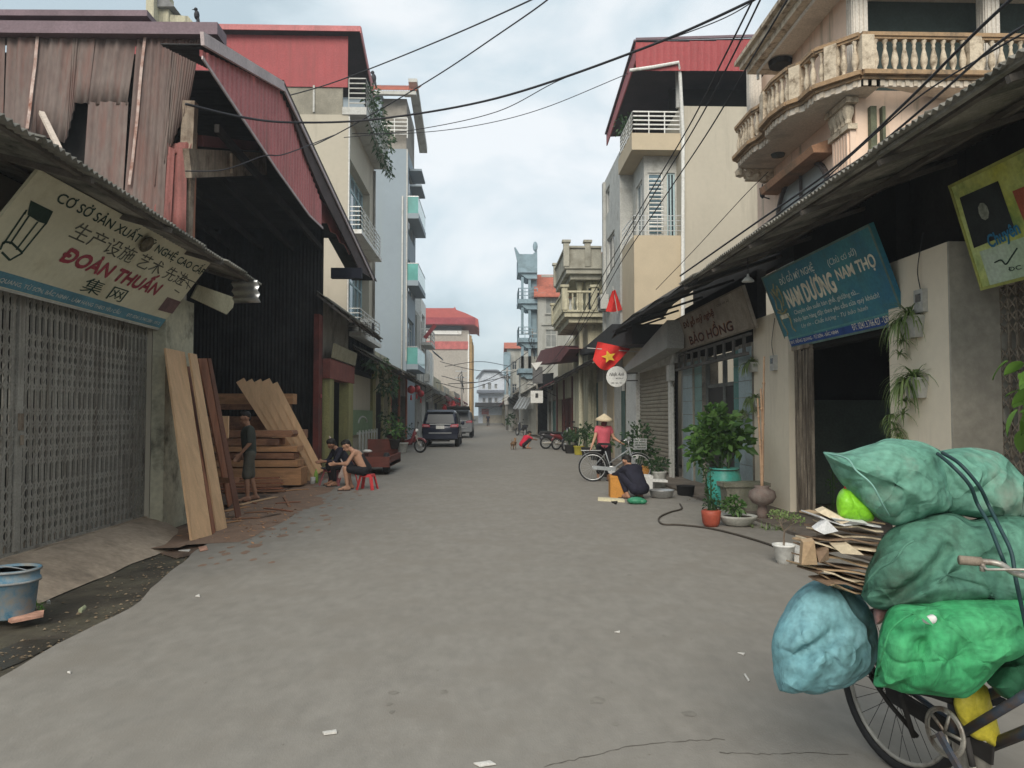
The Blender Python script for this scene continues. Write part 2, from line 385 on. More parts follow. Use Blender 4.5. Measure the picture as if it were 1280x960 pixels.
# ================================================================== ground
def noisy_sheet(name, m, outline, z=0, step=None):
    mb = MB(); mb.poly([(x, y, z) for x, y in outline]); return struct(name, mb, m)
g = MB(); g.poly([(-600, -600, -.06), (600, -600, -.06), (600, 900, -.06), (-600, 900, -.06)]); struct('ground', g, M_gut)
rd = MB()
LE = [(-3.3, -6), (-2.95, 0), (-2.97, 4.6), (-3.02, 5.6), (-2.95, 6.4), (-3.1, 7.2), (-3.25, 8), (-3.5, 9.6), (-3.7, 11.6), (-3.95, 14), (-4.0, 18), (-4.1, 24), (-4.3, 40), (-4.2, 70), (-3.2, 100), (-3.2, 150)]
REd = [(5.0, -6), (4.7, 3), (4.3, 7), (4.05, 9), (4.0, 12), (3.9, 15), (3.9, 20), (3.8, 28), (3.6, 45), (2.9, 60), (2.4, 74), (2.0, 90), (2.0, 150)]
# driven as one strip of quads from left edge to right edge
def interp(E, y):
    for a, b in zip(E, E[1:]):
        if a[1] <= y <= b[1]: t = (y-a[1])/(b[1]-a[1]); return a[0]+(b[0]-a[0])*t
    return E[-1][0]
ys = []; y = -6
while y < 150: ys.append(y); y += .25 if y < 16 else 2
ys.append(150)
vs = []
for y in ys:
    xl = interp(LE, y)+.05*noise.noise(V((y*1.7, 0, 0))); xr = interp(REd, y)+.04*noise.noise(V((y*1.7, 5, 0)))
    vs += [(xl-.03, y, -.045), (xl, y, 0)]+[(xl+(xr-xl)*k/6, y, .0) for k in range(1, 6)]+[(xr, y, 0), (xr+.03, y, -.045)]
K = 9; rd.add(vs, [(i*K+j, i*K+j+1, (i+1)*K+j+1, (i+1)*K+j) for i in range(len(ys)-1) for j in range(K-1)])
road = struct('road', rd, M_road)
# dust-covered yard in front of the shed, muddy gutter in front of the near shop, dark apron on the right
d = MB(); d.poly([(-13, 11.0, -.02), (-4.6, 10.3, -.045), (-4.1, 9.5, -.05), (-3.6, 9.0, -.05), (-3.3, 9.3, -.03), (-3.75, 12, -.02), (-4.0, 14, -.02), (-4.05, 19, -.02), (-4.15, 25, -.02), (-4.7, 26, -.02), (-13, 26, -.02)]); struct('yard', d, M_dirt)
d = MB(); DP = []
E1 = [(-4.3, 9.3)]+[(-3.1+.25*noise.noise(V((yy*.9, 2, 0)))+.09*noise.noise(V((yy*5, 2, 0)))-(.55 if yy < 9.8 or yy > 17 else 0)-(.25 if yy > 15 else 0), yy) for yy in [9.4+.2*k for k in range(44)]]+[(-4.3, 18.4)]
d.poly([(x, y_, .003) for x, y_ in E1])
for k in range(160):    # thin film of red dust reaching onto the road
    x = -3.2+rnd.uniform(.0, 1.0)*rnd.random(); y = rnd.uniform(8.2, 18.5); r = rnd.uniform(.02, .09); n = 9
    if any((x-a)**2+((y-c_)/1.9)**2 < (r+r2)**2*1.25 for a, c_, r2 in DP): continue
    if 9.2 < y < 18.3 and x < -3.1+.25*noise.noise(V((y*.9, 2, 0)))+.0: continue
    DP.append((x, y, r))
    pts = [(x+r*math.cos(2*math.pi*j/n)*rnd.uniform(.5, 1.1), y+1.9*r*math.sin(2*math.pi*j/n)*rnd.uniform(.6, 1.1), .002) for j in range(n)]
    d.poly(pts)
M_dust = mat('dust_film', (.235, .155, .11), var=.15, sc=3, bump=.3)
dd = d.build('dust_patches', M_dust, road); dd['kind'] = 'stuff'
ap = MB(); ap.prism([(4.5, 3, -.04), (5.6, 3, -.04), (5.6, 34, -.04), (3.95, 34, -.04), (3.95, 20, -.04), (4.02, 14, -.04), (4.12, 9, -.04)], (0, 0, .052)); struct('pavement', ap, M_apron2)
ap = MB(); ap.prism([(-5.2, 26, -.04), (-4.15, 26, -.04), (-4.4, 44, -.04), (-4.3, 70, -.04), (-6, 70, -.04)], (0, 0, .06)); struct('pavement_left', ap, M_apron2)
# worn concrete ramp up to the near gate
rm = MB(); n = 26; vs = []
for i in range(n+1):
    y = 5.1+(10.95-5.1)*i/n; wv = .12*noise.noise(V((y*1.1, 3, 0)))+.05*noise.noise(V((y*4, 3, 0)))
    e = -3.92-wv+(-.5 if y < 6.6 else 0)*(6.6-y)+( -.35*(y-9.9) if y > 9.9 else 0)
    for t in [0, .12, .3, .55, .8, 1]:
        x = e+(-4.9-e)*t; z = -.05+.24*math.sin(t*math.pi/2)**.9+.012*noise.noise(V((x*3, y*3, 1))); vs.append((x, y, z))
rm.add(vs, [(i*6+j, (i+1)*6+j, (i+1)*6+j+1, i*6+j+1) for i in range(n) for j in range(5)])
rm.add([vs[n*6+j] for j in range(6)]+[(-4.9, 10.95, -.05)], [(0, 1, 2, 3, 4, 5, 6)])
struct('ramp', rm, M_apron, smooth=True)
# cracks in the concrete, a narrow gap of real depth
def crack(pts, w=.004):
    mb = MB(); p = curve_pts([PZ(u, v) for u, v in pts], 8); vs = []
    for i, q in enumerate(p):
        q = q+V((rnd.uniform(-.006, .006), rnd.uniform(-.01, .01), 0)); k = w*rnd.uniform(.3, 1.3); vs += [(q.x, q.y-k, .002), (q.x, q.y+k, .002)]
    mb.add(vs, [(2*i, 2*i+2, 2*i+3, 2*i+1) for i in range(len(p)-1)])
    return mb
M_crack = mat('crack_dark', (.11, .10, .085), bump=0)
for pts in ([(680, 958), (740, 945), (790, 932), (850, 927), (905, 924)], [(900, 941), (960, 943), (1010, 941), (1060, 944)]):
    crack(pts).build('crack', M_crack, road)
M_stain = mat('road_stain', (.20, .185, .16), var=.1, bump=0)
for k, (u, v, r) in enumerate([(747, 876, .05), (862, 893, .04), (770, 905, .02), (555, 865, .03), (492, 866, .03), (487, 880, .02), (627, 662, .05), (490, 890, .02), (830, 795, .02), (787, 719, .03)]):
    p = PZ(u, v); mb = MB(); mb.poly([(p.x+r*math.cos(a)*rnd.uniform(.6, 1.2), p.y+1.2*r*math.sin(a)*rnd.uniform(.6, 1.2), .0018) for a in [j*.63 for j in range(10)]]); mb.build('stain', M_stain, road)

# ================================================================== folding gates
def folding_gate(parent, x, y0, y1, z0, z1, nbar, m, face=1, post=None, bandw=1, bw=.018, lat=True):
    """scissor gate in the plane x, between y0 and y1; face = +1 when seen from +x"""
    f = MB(); f.box((x-.02, y0, z0), (x+.02, y1, z0+.03)); f.box((x-.02, y0, z1-.05), (x+.02, y1, z1))
    g = f.build('gate', m, parent)
    b = MB(); b.box((-.012, -bw/2, 0), (.012, bw/2, z1-z0-.08)); b.box((.012*face, -bw/2-.006, 0), (.016*face, bw/2+.006, z1-z0-.08))
    b0 = None; sp = (y1-y0)/nbar
    for i in range(nbar+1):
        y = y0+sp*i
        if b0 is None: b0 = b.build('bar', m, g, local=True); b0.location = V((x, y, z0+.03))-wt(g)
        else: inst(b0, V((x, y, z0+.03))-wt(g))
    if lat:
        l = MB(); H = z1-z0; xx = x+.014*face
        for i in range(nbar):
            ya = y0+sp*i; yb = ya+sp
            for k in range(int(H/.13)):
                z = z0+.08+k*.13
                if z+.14 > z1: break
                if k % 6 == 5: continue
                l.bar((xx, ya, z), (xx, yb, z+.13), .004, .017, up=(0, -1, 1)); l.bar((xx-.006*face, ya, z+.13), (xx-.006*face, yb, z), .004, .017, up=(0, 1, 1))
        o = l.build('lattice', m, g); o['kind'] = 'stuff'
    if post is not None:
        p = MB(); p.box((x-.03, post-.05, z0+.03), (x+.035, post+.05, z1-.05)); p.build('gate_post', m, g)
        p = MB(); p.box((x+.036*face, post-.04, z0+1.25), (x+.05*face, post+.04, z0+1.42)); p.box((x+.05*face, post-.015, z0+1.1), (x+.07*face, post+.015, z0+1.2)); p.build('lock', M_oldwood, g)
    return g

M_frame = mat('rusty_frame', (.13, .115, .10), var=.3, sc=4, bump=.1)
def awning(parent, xe, xb, ze, zb, y0, y1, m, sheetw=.95, name='awning', pitch=.09, amp=.018, beams=True, xe1=None, jag=.03, bm=None, rafter=1.6, ro=.10):
    """sloping corrugated lean-to: edge line xe (xe1 at the far end), wall line xb; each sheet a sub-part"""
    xe1 = xe if xe1 is None else xe1; s = 1 if xe < 0 else -1
    f = MB()
    def X(y): return xe+(xe1-xe)*(y-y0)/(y1-y0)
    if beams:
        for t in (.08, .55, .97):
            z = ze+(zb-ze)*t-.05*ro/.1; a = X(y0)+(xb-X(y0))*t; b = X(y1)+(xb-X(y1))*t
            f.bar((a, y0, z), (b, y1, z), .05, .05)
        k = max(2, int((y1-y0)/rafter))
        for i in range(k+1):
            y = y0+(y1-y0)*(i/k)*.98+.03; f.bar((X(y)+s*-.03, y, ze-ro), (xb, y, zb-ro), .045, .05)
    else: f.bar((X(y0), y0, ze-.04), (X(y1), y1, ze-.04), .03, .03)
    a = f.build(name, bm or M_frame, parent)
    n = max(1, round((y1-y0)/sheetw)); sw = (y1-y0)/n
    for i in range(n):
        ya = y0+sw*i; yb = ya+sw+.05; dz = .012*(i % 2)+rnd.uniform(0, .012); o = rnd.uniform(-.04, .04)
        c = MB(); e = V((X(ya)+s*o, ya, ze+dz)); U = V((X(yb)-X(ya), yb-ya, rnd.uniform(-.012, .012))); W = V((xb, ya, zb+dz))-e
        if s < 0: c.corr(e+U, -U, W, pitch, amp, .007, 4, 0)
        else: c.corr(e, U, W, pitch, amp, .007, 4, 0)
        c.build('sheet', m, a, smooth=True)
    return a

# ================================================================== near left shop
t = thing('gate_shop', 'low shop with a grey folding gate under the leaning altar-table sign', 'shop', (-4.8, 8, 0)); shopL = t
b = MB(); b.box((-4.95, 4.0, -.05), (-4.75, 5.3, 3.9)); b.box((-4.95, 5.3, 2.95), (-4.78, 10.8, 3.95)); b.box((-4.95, 10.85, -.05), (-4.72, 12.0, 3.85)); b.build('wall', M_cream, t)
b = MB(); b.box((-9, 12.0, -.05), (-4.75, 12.12, 3.6)); b.build('side_wall', M_greyplas, t)
b = MB(); b.box((-4.71, 10.85, -.03), (-4.53, 11.85, 3.3)); b.build('pillar', mat('stained_pillar', (.52, .50, .38), var=.08, sc=1, dirt=(.10, .10, .08), damt=.35, dsc=1.8), t)
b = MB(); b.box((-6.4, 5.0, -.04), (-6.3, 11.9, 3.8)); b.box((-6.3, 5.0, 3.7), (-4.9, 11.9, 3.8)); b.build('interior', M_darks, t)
b = MB(); b.box((-6.3, 5, -.03), (-4.74, 10.85, .19)); b.build('floor', M_apron, t)
b = MB(); b.box((-5.25, 5.4, .25), (-5.22, 10.7, 2.0)); b.build('shutter_panel', mat('dark_grey_sheet', (.05, .05, .046), bump=.1), t)
folding_gate(t, -4.80, 5.3, 10.83, .19, 2.95, 50, M_gate, 1, post=7.95, bw=.034)
awning(t, -3.24, -4.95, 3.60, 4.02, 4.7, 11.9, M_fibro, xe1=-3.52, ro=.035)
# leaning signboard
S0 = V((-4.62, 6.72, 2.80)); SU = V((0, 1, 0)); SW = V((.70, 0, .93)); SL = 4.12; SH = SW.length; SW = SW.normalized(); Sn = SU.cross(SW)
sg = thing('signboard', 'cream signboard with a dark green altar table and red lettering, above the grey gate', 'sign', S0)
M_sgn = mat('sign_cream', (.66, .63, .47), var=.08, sc=1.2, bump=.02, dirt=(.50, .46, .31), damt=.4, dsc=1.5, rough=.6, fine=.03)
M_sgb = mat('sign_blue_band', (.10, .26, .34), var=.25, sc=3, bump=.02, rough=.6)
def sb(u0, u1, w0, w1, d0, d1): 
    c = S0+SU*((u0+u1)/2)+SW*((w0+w1)/2)+Sn*((d0+d1)/2); m_ = MB(); m_.obox(c, SU*((u1-u0)/2), SW*((w1-w0)/2), Sn*((d1-d0)/2)); return m_
sb(0, SL, 0, SH, -.03, 0).build('board', M_sgn, sg)
sb(.01, SL-.01, .01, .16, 0, .003).build('band', M_sgb, sg)
m_ = sb(0, SL, -.025, 0, -.035, .006); m_.build('rim', M_offw, sg)
def st(u, v):
    p = PP(u, v, S0, Sn)-S0; return p.dot(SU), p.dot(SW)
def sbox(p, q, h0=None):
    a = st(*p); b = st(*q); return a, b
M_green = mat('sign_green_paint', (.022, .05, .035), bump=0); M_sred = mat('sign_red_paint', (.33, .055, .075), bump=0); M_sdk = mat('sign_grey_paint', (.10, .10, .075), bump=0, var=.4, sc=6)
M_swh = mat('sign_white_paint', (.55, .58, .55), bump=0, var=.25, sc=8)
def stext(s, pl, pr, ht, m, **k):
    (a, c), (b_, d) = st(*pl), st(*pr); U = SU*(b_-a)+SW*(d-c); Ln = U.length; U = U.normalized(); W = Sn.cross(U)
    text(s, sg, S0+SU*a+SW*c, U, W, (0, Ln, 0, ht), m, **k)
stext('CƠ SỞ SẢN XUẤT MỸ NGHỆ CAO CẤP', (66, 254), (250, 346), .19, M_green, bold=.014)
stext('生产设施 艺术 先进', (84, 296), (226, 358), .20, M_sdk)
stext('ĐOÀN THUẤN', (73, 325), (194, 369), .26, M_sred, bold=.05, shear=.15)
stext('集 网', (98, 363), (150, 378), .19, M_green)
text('Đ/C: ĐỒNG QUANG, TỪ SƠN, BẮC NINH - LÀM HÀNG THEO YÊU CẦU       ĐT: 0241.3.740.288 - 0912', sg, S0, SU, SW, (.05, SL-.1, .045, .125), M_swh, bold=.015)
# the altar table drawing
dr = MB()
def dpl(pts, l=.004): dr.prism([S0+SU*a+SW*b_+Sn*l for a, b_ in [st(*p) for p in pts]], Sn*.001)
dpl([(38, 250), (66, 264), (63, 270), (58, 280), (48, 277), (34, 268), (36, 258)])
for a, b_ in [((31, 265), (4, 305)), ((37, 268), (12, 305)), ((47, 277), (20, 312)), ((57, 279), (27, 316)), ((4, 302), (14, 303)), ((14, 303), (28, 316)), ((12, 325), (28, 316)), ((2, 315), (12, 325)), ((0, 312), (4, 302)), ((33, 262), (30, 268)), ((62, 270), (56, 281))]:
    pa = S0+SU*st(*a)[0]+SW*st(*a)[1]; pb = S0+SU*st(*b_)[0]+SW*st(*b_)[1]; dr.bar(pa+Sn*.003, pb+Sn*.003, .022, .002, up=Sn)
dr.build('table_drawing', M_green, sg)
dr = MB()
for q in ([(205, 372), (211, 376), (215, 372), (229, 352), (215, 346)],): pass
dpl([(197, 387), (209, 371), (226, 377), (215, 392)]); dr.build('picture', mat('faded_maroon', (.17, .10, .10), bump=0, var=.3, sc=8), sg)
dr = MB(); dr_pts = [((228, 346), (246, 354)), ((228, 346), (224, 356)), ((232, 352), (238, 360)), ((236, 350), (233, 361)), ((218, 362), (224, 366))]
for a, b_ in dr_pts:
    pa = S0+SU*st(*a)[0]+SW*st(*a)[1]; pb = S0+SU*st(*b_)[0]+SW*st(*b_)[1]; dr.bar(pa+Sn*.003, pb+Sn*.003, .015, .002, up=Sn)
dr.build('small_drawing', M_sdk, sg)
# plastic lamp disc hung before the sign, loose boards at the sign's far end
c = PP(184, 306, S0+Sn*.06, Sn); mb = MB(); mb.lathe([(.005, -.02), (.10, -.02), (.105, .0), (.085, .02), (.05, .03), (.045, .02), (.005, .02)], c, 16, ax=Sn)
tag(mb.build('speaker_disc', mat('old_brown_plastic', (.14, .12, .08), var=.5, sc=12), None, smooth=True), 'round brown disc fixed over the cream sign lettering', 'horn')
mb = MB(); a = PX(240, 362, -4.3); mb.prism([PX(238, 372, -4.3), PX(246, 356, -4.3), PX(292, 372, -4.3), PX(290, 384, -4.3), PX(282, 393, -4.3)], (.02, 0, 0))
tag(mb.build('loose_board', mat('yellowed_board', (.42, .38, .25), var=.15), None), 'torn yellowed board sticking out past the cream sign', 'board')
mb = MB(); mb.corr(PY(290, 352, 11.9), PY(292, 379, 11.9)-PY(290, 352, 11.9), PY(322, 350, 11.4)-PY(290, 352, 11.9), .12, .02)
tag(mb.build('sheet_scrap', M_steel, None, smooth=True), 'shiny curled metal sheet hanging under the awning corner beside the shed', 'metal sheet')

# ================================================================== timber shed
t = thing('timber_shed', 'tall open timber shed with rusty brown sheets and a red gable', 'shed', (-4.7, 16, 0)); shed = t
SX = -4.7
# brown corrugated end wall above the near shop, sheet by sheet; torn hole and torn right edge
yb, yt = 12.15, 12.55
def bw(u, v):   # point on the leaning brown wall
    n_ = V((0, -1, (yt-yb)/4.0)).normalized(); return PP(u, v, (0, yb, 3.8), n_)
def brown(polys, name='wall_sheet', m=M_brown, off=0):
    """polys: pixel bottom and top edges; a sheet with ribs running down"""
    (bl, br, tl, tr) = polys; A = bw(*bl); B = bw(*br); C_ = bw(*tl); n = max(6, int((B-A).length/.13)*4); vs = []; T = bw(*tr)
    for i in range(n+1):
        q = i/n; a = A.lerp(B, q); c = C_.lerp(T, q); w_ = .023*math.sin(i*math.pi/2)-off
        bend = .012*noise.noise(V((q*3, polys[0][0]*.01, 0)))
        for k in range(4): p = a.lerp(c, k/3); vs.append(p+V((0, -w_+bend*k, 0)))
    m_ = len(vs); fs = []
    for i in range(n):
        for k in range(3):
            p = i*4+k; fs += [(p, p+4, p+5, p+1), (p+m_, p+1+m_, p+5+m_, p+4+m_)]
        p = i*4; fs.append((p, p+m_, p+4+m_, p+4))
    mb = MB(); mb.add(vs+[V(p)+V((0, .006, 0)) for p in vs], fs); return mb.build(name, m, t, smooth=True)
for k, (u0, u1) in enumerate([(-330, -220), (-220, -110), (-110, -1)]):
    brown(((u0, 330), (u1, 330), (u0+8, 40), (u1+8, 40)), off=.01*(k % 2))
brown(((-1, 320), (38, 320), (9, 40), (49, 40)))
brown(((38, 166), (80, 178), (49, 40), (102, 40)), off=.012)
brown(((82, 178), (93, 134), (90, 41), (103, 41)), off=.004)
brown(((92, 129), (110, 129), (102, 40), (120, 40)), off=.0)
brown(((94, 360), (146, 360), (110, 127), (160, 127)), off=.014)
brown(((108, 130), (158, 130), (119, 40), (171, 40)), off=.02)
brown(((146, 360), (200, 360), (171, 40), (216, 40)), off=.0)
brown(((192, 235), (216, 176), (212, 40), (232, 40)), off=.016)
brown(((214, 182), (236, 128), (230, 40), (252, 43)), off=.006)
brown(((188, 300), (212, 300), (200, 178), (218, 186)), off=.02, m=mat('redder_sheet', (.23, .085, .075), var=.2, sc=2, bump=.1, rough=.7, dirt=(.12, .05, .045), damt=.4, dsc=2, streak=True))
brown(((204, 300), (231, 300), (206, 180), (233, 176)), off=.035, m=MATS['redder_sheet'])
brown(((205, 192), (236, 190), (206, 178), (238, 178)), off=.045, m=MATS['redder_sheet'])
def strip(pts, w, m, name):
    mb = MB(); P = [bw(*p)+V((0, -.045, 0)) for p in pts]
    for a, b_ in zip(P, P[1:]): mb.bar(a, b_, w, .006, up=(0, -1, 0))
    return mb.build(name, m, t)
M_rustst = mat('peeling_strip', (.48, .38, .34), var=.3, sc=6, bump=.1, dirt=(.22, .09, .06), damt=.65, dsc=5)
strip([(49, 45), (46, 80), (42, 112), (39, 140), (36, 162)], .05, M_rustst, 'seam_strip'); strip([(183, 46), (178, 90), (173, 150), (168, 195), (163, 232)], .045, M_rustst, 'seam_strip')
# timber behind the hole, posts at the right edge
b = MB(); b.bar(PY(228, 345, 12.5), PY(238, 128, 12.5), .2, .16, up=(0, 1, 0)); b.build('post', M_oldwood, t)
b = MB(); b.bar(PY(238, 345, 12.7), PY(243, 165, 12.7), .07, .1, up=(0, 1, 0)); b.build('post', M_wood2, t)
b = MB(); b.bar(PX(234, 204, -4.8), PX(330, 205, -4.8), .10, .45, up=(0, 0, 1)); b.bar(PX(289, 192, -4.73), PX(289, 217, -4.73), .06, .05, up=(0, 1, 0)); b.build('beam', M_oldwood, t)
b = MB(); b.bar(PX(250, 176, -4.85), PX(320, 183, -4.85), .1, .18); b.build('beam', M_reddk, t)
# top flashing
b = MB(); p0 = PY(-340, 28, 12.5); p1 = PY(275, 33, 12.5)
b.obox((p0+p1)/2+V((0, .1, -.09)), (p1-p0)/2, V((0, .22, 0)), V((0, 0, .10))); b.build('ridge_cap', M_flash, t)
b = MB(); q0 = PY(-340, 33, 13.2); q1 = PY(200, 35, 13.2); b.obox((q0+q1)/2, (q1-q0)/2, V((0, .5, .0)), V((0, 0, .05))); b.build('roof_edge', M_flash, t)
# body: rear, far and roof, coloured near-black to stand for the interior's shade
b = MB(); b.box((-13.1, 12.2, -.05), (-13, 21.3, 7.6)); b.build('rear_wall', M_darks, t)
b = MB(); b.box((-13.0, 12.3, -.05), (-4.95, 12.45, 3.9)); b.box((-13.0, 12.75, 3.9), (-5.0, 12.8, 7.6)); b.build('inner_wall', M_darks, t)
for k in range(9):
    x = -13+k*.93; c = MB(); c.corr((x, 21.2-.006*(k % 2), -.05), (.97, 0, 0), (0, 0, 7.2), .10, .02, nv=2); c.build('far_sheet', M_darks, t, smooth=True)
AP = PX(352, 108, -3.9); EA = PX(466, 350, -3.9); ST = PX(250, 48, -3.9)
def roofp(y):
    if y < AP.y: q = (y-ST.y)/(AP.y-ST.y); return ST.z+(AP.z-ST.z)*q
    q = (y-AP.y)/(EA.y-AP.y); return AP.z+(EA.z-AP.z)*q
b = MB()
for ya, yb_ in ((ST.y+.4, 12.6), (12.75, AP.y), (AP.y, EA.y)):
    n = 6
    for i in range(n):
        a_ = ya+(yb_-ya)*i/n; c_ = ya+(yb_-ya)*(i+1)/n+.02
        c = MB(); c.corr((-3.9, a_, roofp(a_)), (0, c_-a_, roofp(c_)-roofp(a_)), (-9.1 if 12.7 < a_ and c_ < 22.5 else -.7, 0, 0), .12, .018, nv=1); c.build('roof_sheet', M_darks, t, smooth=True)
b.bar((-3.87, ST.y, roofp(ST.y)), (-3.87, AP.y, AP.z), .05, .17); b.build('rake_flashing', M_pale, t)
b = MB(); b.bar((-3.88, AP.y, AP.z+.02), (-3.88, EA.y, EA.z+.02), .03, .08); b.build('rake_flashing', M_pale, t)
# red gable fascia: upright ribbed sheets with a sloping lower edge
GX = -3.98
def curve_on(pts): return [PX(u, v, GX) for u, v in pts]
def zat(C_, y):
    if y <= C_[0].y: return C_[0].z
    for a, b_ in zip(C_, C_[1:]):
        if a.y <= y <= b_.y: return a.z+(b_.z-a.z)*(y-a.y)/max(1e-6, b_.y-a.y)
    return C_[-1].z
L3 = curve_on([(250, 70), (300, 145), (345, 212), (385, 268), (402, 284)]); T3 = curve_on([(250, 62), (300, 86), (352, 114), (362, 140), (380, 195), (402, 255)])
y = L3[0].y; ye = L3[-1].y
while y < ye-.05:
    y2 = min(y+.85, ye); n = 24; vs = []
    for i in range(n+1):
        yy = y+(y2-y)*i/n; x = GX+(.02 if i % 6 in (1, 2) else 0)
        vs += [(x, yy, zat(L3, yy)), (x, yy, max(zat(L3, yy)+.01, zat(T3, yy)))]
    m_ = len(vs); vs += [(a-.008, b_, c) for a, b_, c in vs]; mb = MB()
    mb.add(vs, [(2*i, 2*i+2, 2*i+3, 2*i+1) for i in range(n)]+[(2*i+m_, 2*i+1+m_, 2*i+3+m_, 2*i+2+m_) for i in range(n)]+[(2*i, 2*i+m_, 2*i+2+m_, 2*i+2) for i in range(n)])
    mb.build('gable_sheet', M_rose, t); y = y2
b = MB()
for a, b_ in zip(L3, L3[1:]): b.bar(a+V((.03, 0, -.02)), b_+V((.03, 0, -.02)), .02, .05)
b.build('edge_trim', M_pale, t)
b = MB(); b.prism([PX(u, v, -3.95) for u, v in [(352, 100), (470, 352), (448, 338), (430, 300), (402, 246), (380, 195), (362, 138)]], (.04, 0, 0)); b.build('overhang_shade_board', mat('overhang_shade', (.07, .05, .05), var=.3), t)  # dark board stands in for the shaded underside of the roof overhang
b = MB()
for k in range(5): b.bar((-4.6-.8*k, 12.9, L3[0].z-.1), (-4.6-.8*k, 21, L3[-1].z+.1), .08, .14)
b.build('rafter', M_darks, t)
# torn tail of red roofing along the eave
tail = [(395, 246), (406, 256), (430, 286), (452, 318), (463, 345), (452, 334), (447, 331), (441, 318), (436, 318), (430, 306), (424, 303), (420, 293), (413, 290), (409, 279), (402, 279), (398, 266)]
mb = MB(); mb.prism([PX(u, v, -4.2) for u, v in tail], (.03, 0, 0)); mb.build('torn_eave', M_rose, t)
# dark beam end and post
b = MB(); p = PY(414, 335, 21.6); q = PY(452, 348, 21.6); b.box((p.x, 21.55, q.z), (q.x, 21.75, p.z)); b.build('beam', mat('blue_black_paint', (.02, .022, .035)), t)
b = MB(); b.box((-4.95, 21.25, -.05), (-4.7, 21.45, 6.2)); b.build('post', mat('dark_post', (.04, .035, .035)), t)
b = MB(); b.box((-4.72, 20.7, -.05), (-4.58, 21.15, 4.3)); b.build('post', mat('rust_red_post', (.17, .045, .035), var=.25, sc=3, dirt=(.07, .03, .03), damt=.5), t)
b = MB(); b.box((-4.56, 20.85, 2.05), (-4.55, 21.0, 2.15)); b.build('notice', M_red, t)
b = MB(); b.box((-4.72, 21.17, -.05), (-4.6, 21.23, 4.0)); b.build('pipe', M_offw, t)
# stick on the near roof
p = PY(52, 141, 11.6); q = PY(74, 186, 10.4); mb = MB(); mb.bar(p, q, .07, .05)
tag(mb.build('wooden_batten', mat('bleached_batten', (.55, .47, .40)), None), 'pale batten propped in the torn hole of the brown sheets', 'stick')

# ================================================================== generic town house
def facade_ops(W, floors, nwin, f0, fh, ww, wh, sill, margin=.5):
    o = []
    for f in range(floors):
        for i in range(nwin):
            cx = margin+(W-2*margin)*(i+.5)/nwin; z = f0+f*fh+sill; o.append((cx-ww/2, cx+ww/2, z, z+wh))
    return o
def rail(parent, pts, h, m, name='railing', nb=4, post=.9, r=.018, vert=False):
    mb = MB()
    for a, b_ in zip(pts, pts[1:]):
        a = V(a); b_ = V(b_); L_ = (b_-a).length
        for k in range(1, nb+1):
            if vert and 1 < k < nb: continue
            z = V((0, 0, h*k/nb)); mb.bar(a+z, b_+z, r*1.6, r*1.6)
        n = max(1, int(L_/(post if not vert else .13)))
        for i in range(n+1): p = a.lerp(b_, i/n); mb.bar(p, p+V((0, 0, h)), r*1.3, r*1.3, up=(0, 1, 0))
    return mb.build(name, m, parent)
def house(name, label, side, xf, y0, y1, h, m, depth=9, street=[], front=[], sidewin=None, fm=M_offw, gm=M_glass, cat='house', dep=.16, sill=None, nx=2, z0=-.05):
    """box house; 'street' openings on the face toward the street (u from near to far on the left, far to near on the right), 'front' openings on the face toward the camera"""
    t = thing(name, label, cat, (xf, (y0+y1)/2, 0)); xb = xf-depth*(1 if side < 0 else -1); mb = MB(); Z = V((0, 0, 1))
    if side < 0:
        O = V((xf, y0, z0)); U = V((0, 1, 0)); OF = V((xb, y0, z0)); UF = V((1, 0, 0))
    else:
        O = V((xf, y1, z0)); U = V((0, -1, 0)); OF = V((xf, y0, z0)); UF = V((1, 0, 0))
    wallgrid(mb, O, U, y1-y0, h-z0, street, dep); wallgrid(mb, OF, UF, depth, h-z0, front, dep)
    xa, xc = min(xf, xb), max(xf, xb)
    mb.poly([(xa, y1, z0), (xa, y1, h), (xc, y1, h), (xc, y1, z0)]); mb.poly([(xa, y0, h), (xc, y0, h), (xc, y1, h), (xa, y1, h)])
    q = xb; mb.poly([(q, y0, z0), (q, y1, z0), (q, y1, h), (q, y0, h)])
    mb.build('wall', m, t)
    for ops, o_, u_ in ((street, O, U), (front, OF, UF)):
        for op in ops:
            k = op[4] if len(op) > 4 else nx
            if k == 0:
                b = MB(); c = o_+u_*((op[0]+op[1])/2)+Z*((op[2]+op[3])/2)-u_.cross(Z)*(dep+.02); b.obox(c, u_*((op[1]-op[0])/2+.02), Z*((op[3]-op[2])/2+.02), u_.cross(Z)*.02); b.build('dark_opening', M_dark, t)
            else: window(t, o_+u_*op[0]+Z*op[2], u_, op[1]-op[0], op[3]-op[2], fm, gm, nx=k, nz=1, dep=dep-.04, tr=.72, sill=sill)
    return t

# ---- B: cream house with the red rooftop screen
YB = 25.3
t = thing('tall_house', 'cream four-storey house with a red sheet rooftop screen behind the shed', 'house', (-4.7, 28, 0)); Bh = t
mb = MB(); zt = 11.55
ops = [(0.35, 5.0, 5.4, 7.4), (0.35, 5.0, 8.2, 11.2)]
mb2 = MB(); wallgrid(mb, (-4.7, YB, 0), (0, 1, 0), 5.7, zt, [(0.3, 4.6, 4.5, 6.9), (0.3, 4.6, 7.9, 10.2)], .35)
wallgrid(mb, (-14, YB, 0), (1, 0, 0), 9.3, zt, [], .2)
mb.poly([(-14, YB, zt), (-4.7, YB, zt), (-4.7, 31, zt), (-14, 31, zt)]); mb.poly([(-14, 31, 0), (-14, 31, zt), (-4.7, 31, zt), (-4.7, 31, 0)]); mb.build('wall', M_cream, t)
M_bluefr = mat('pale_blue_frame', (.42, .55, .58), var=.08, bump=0)
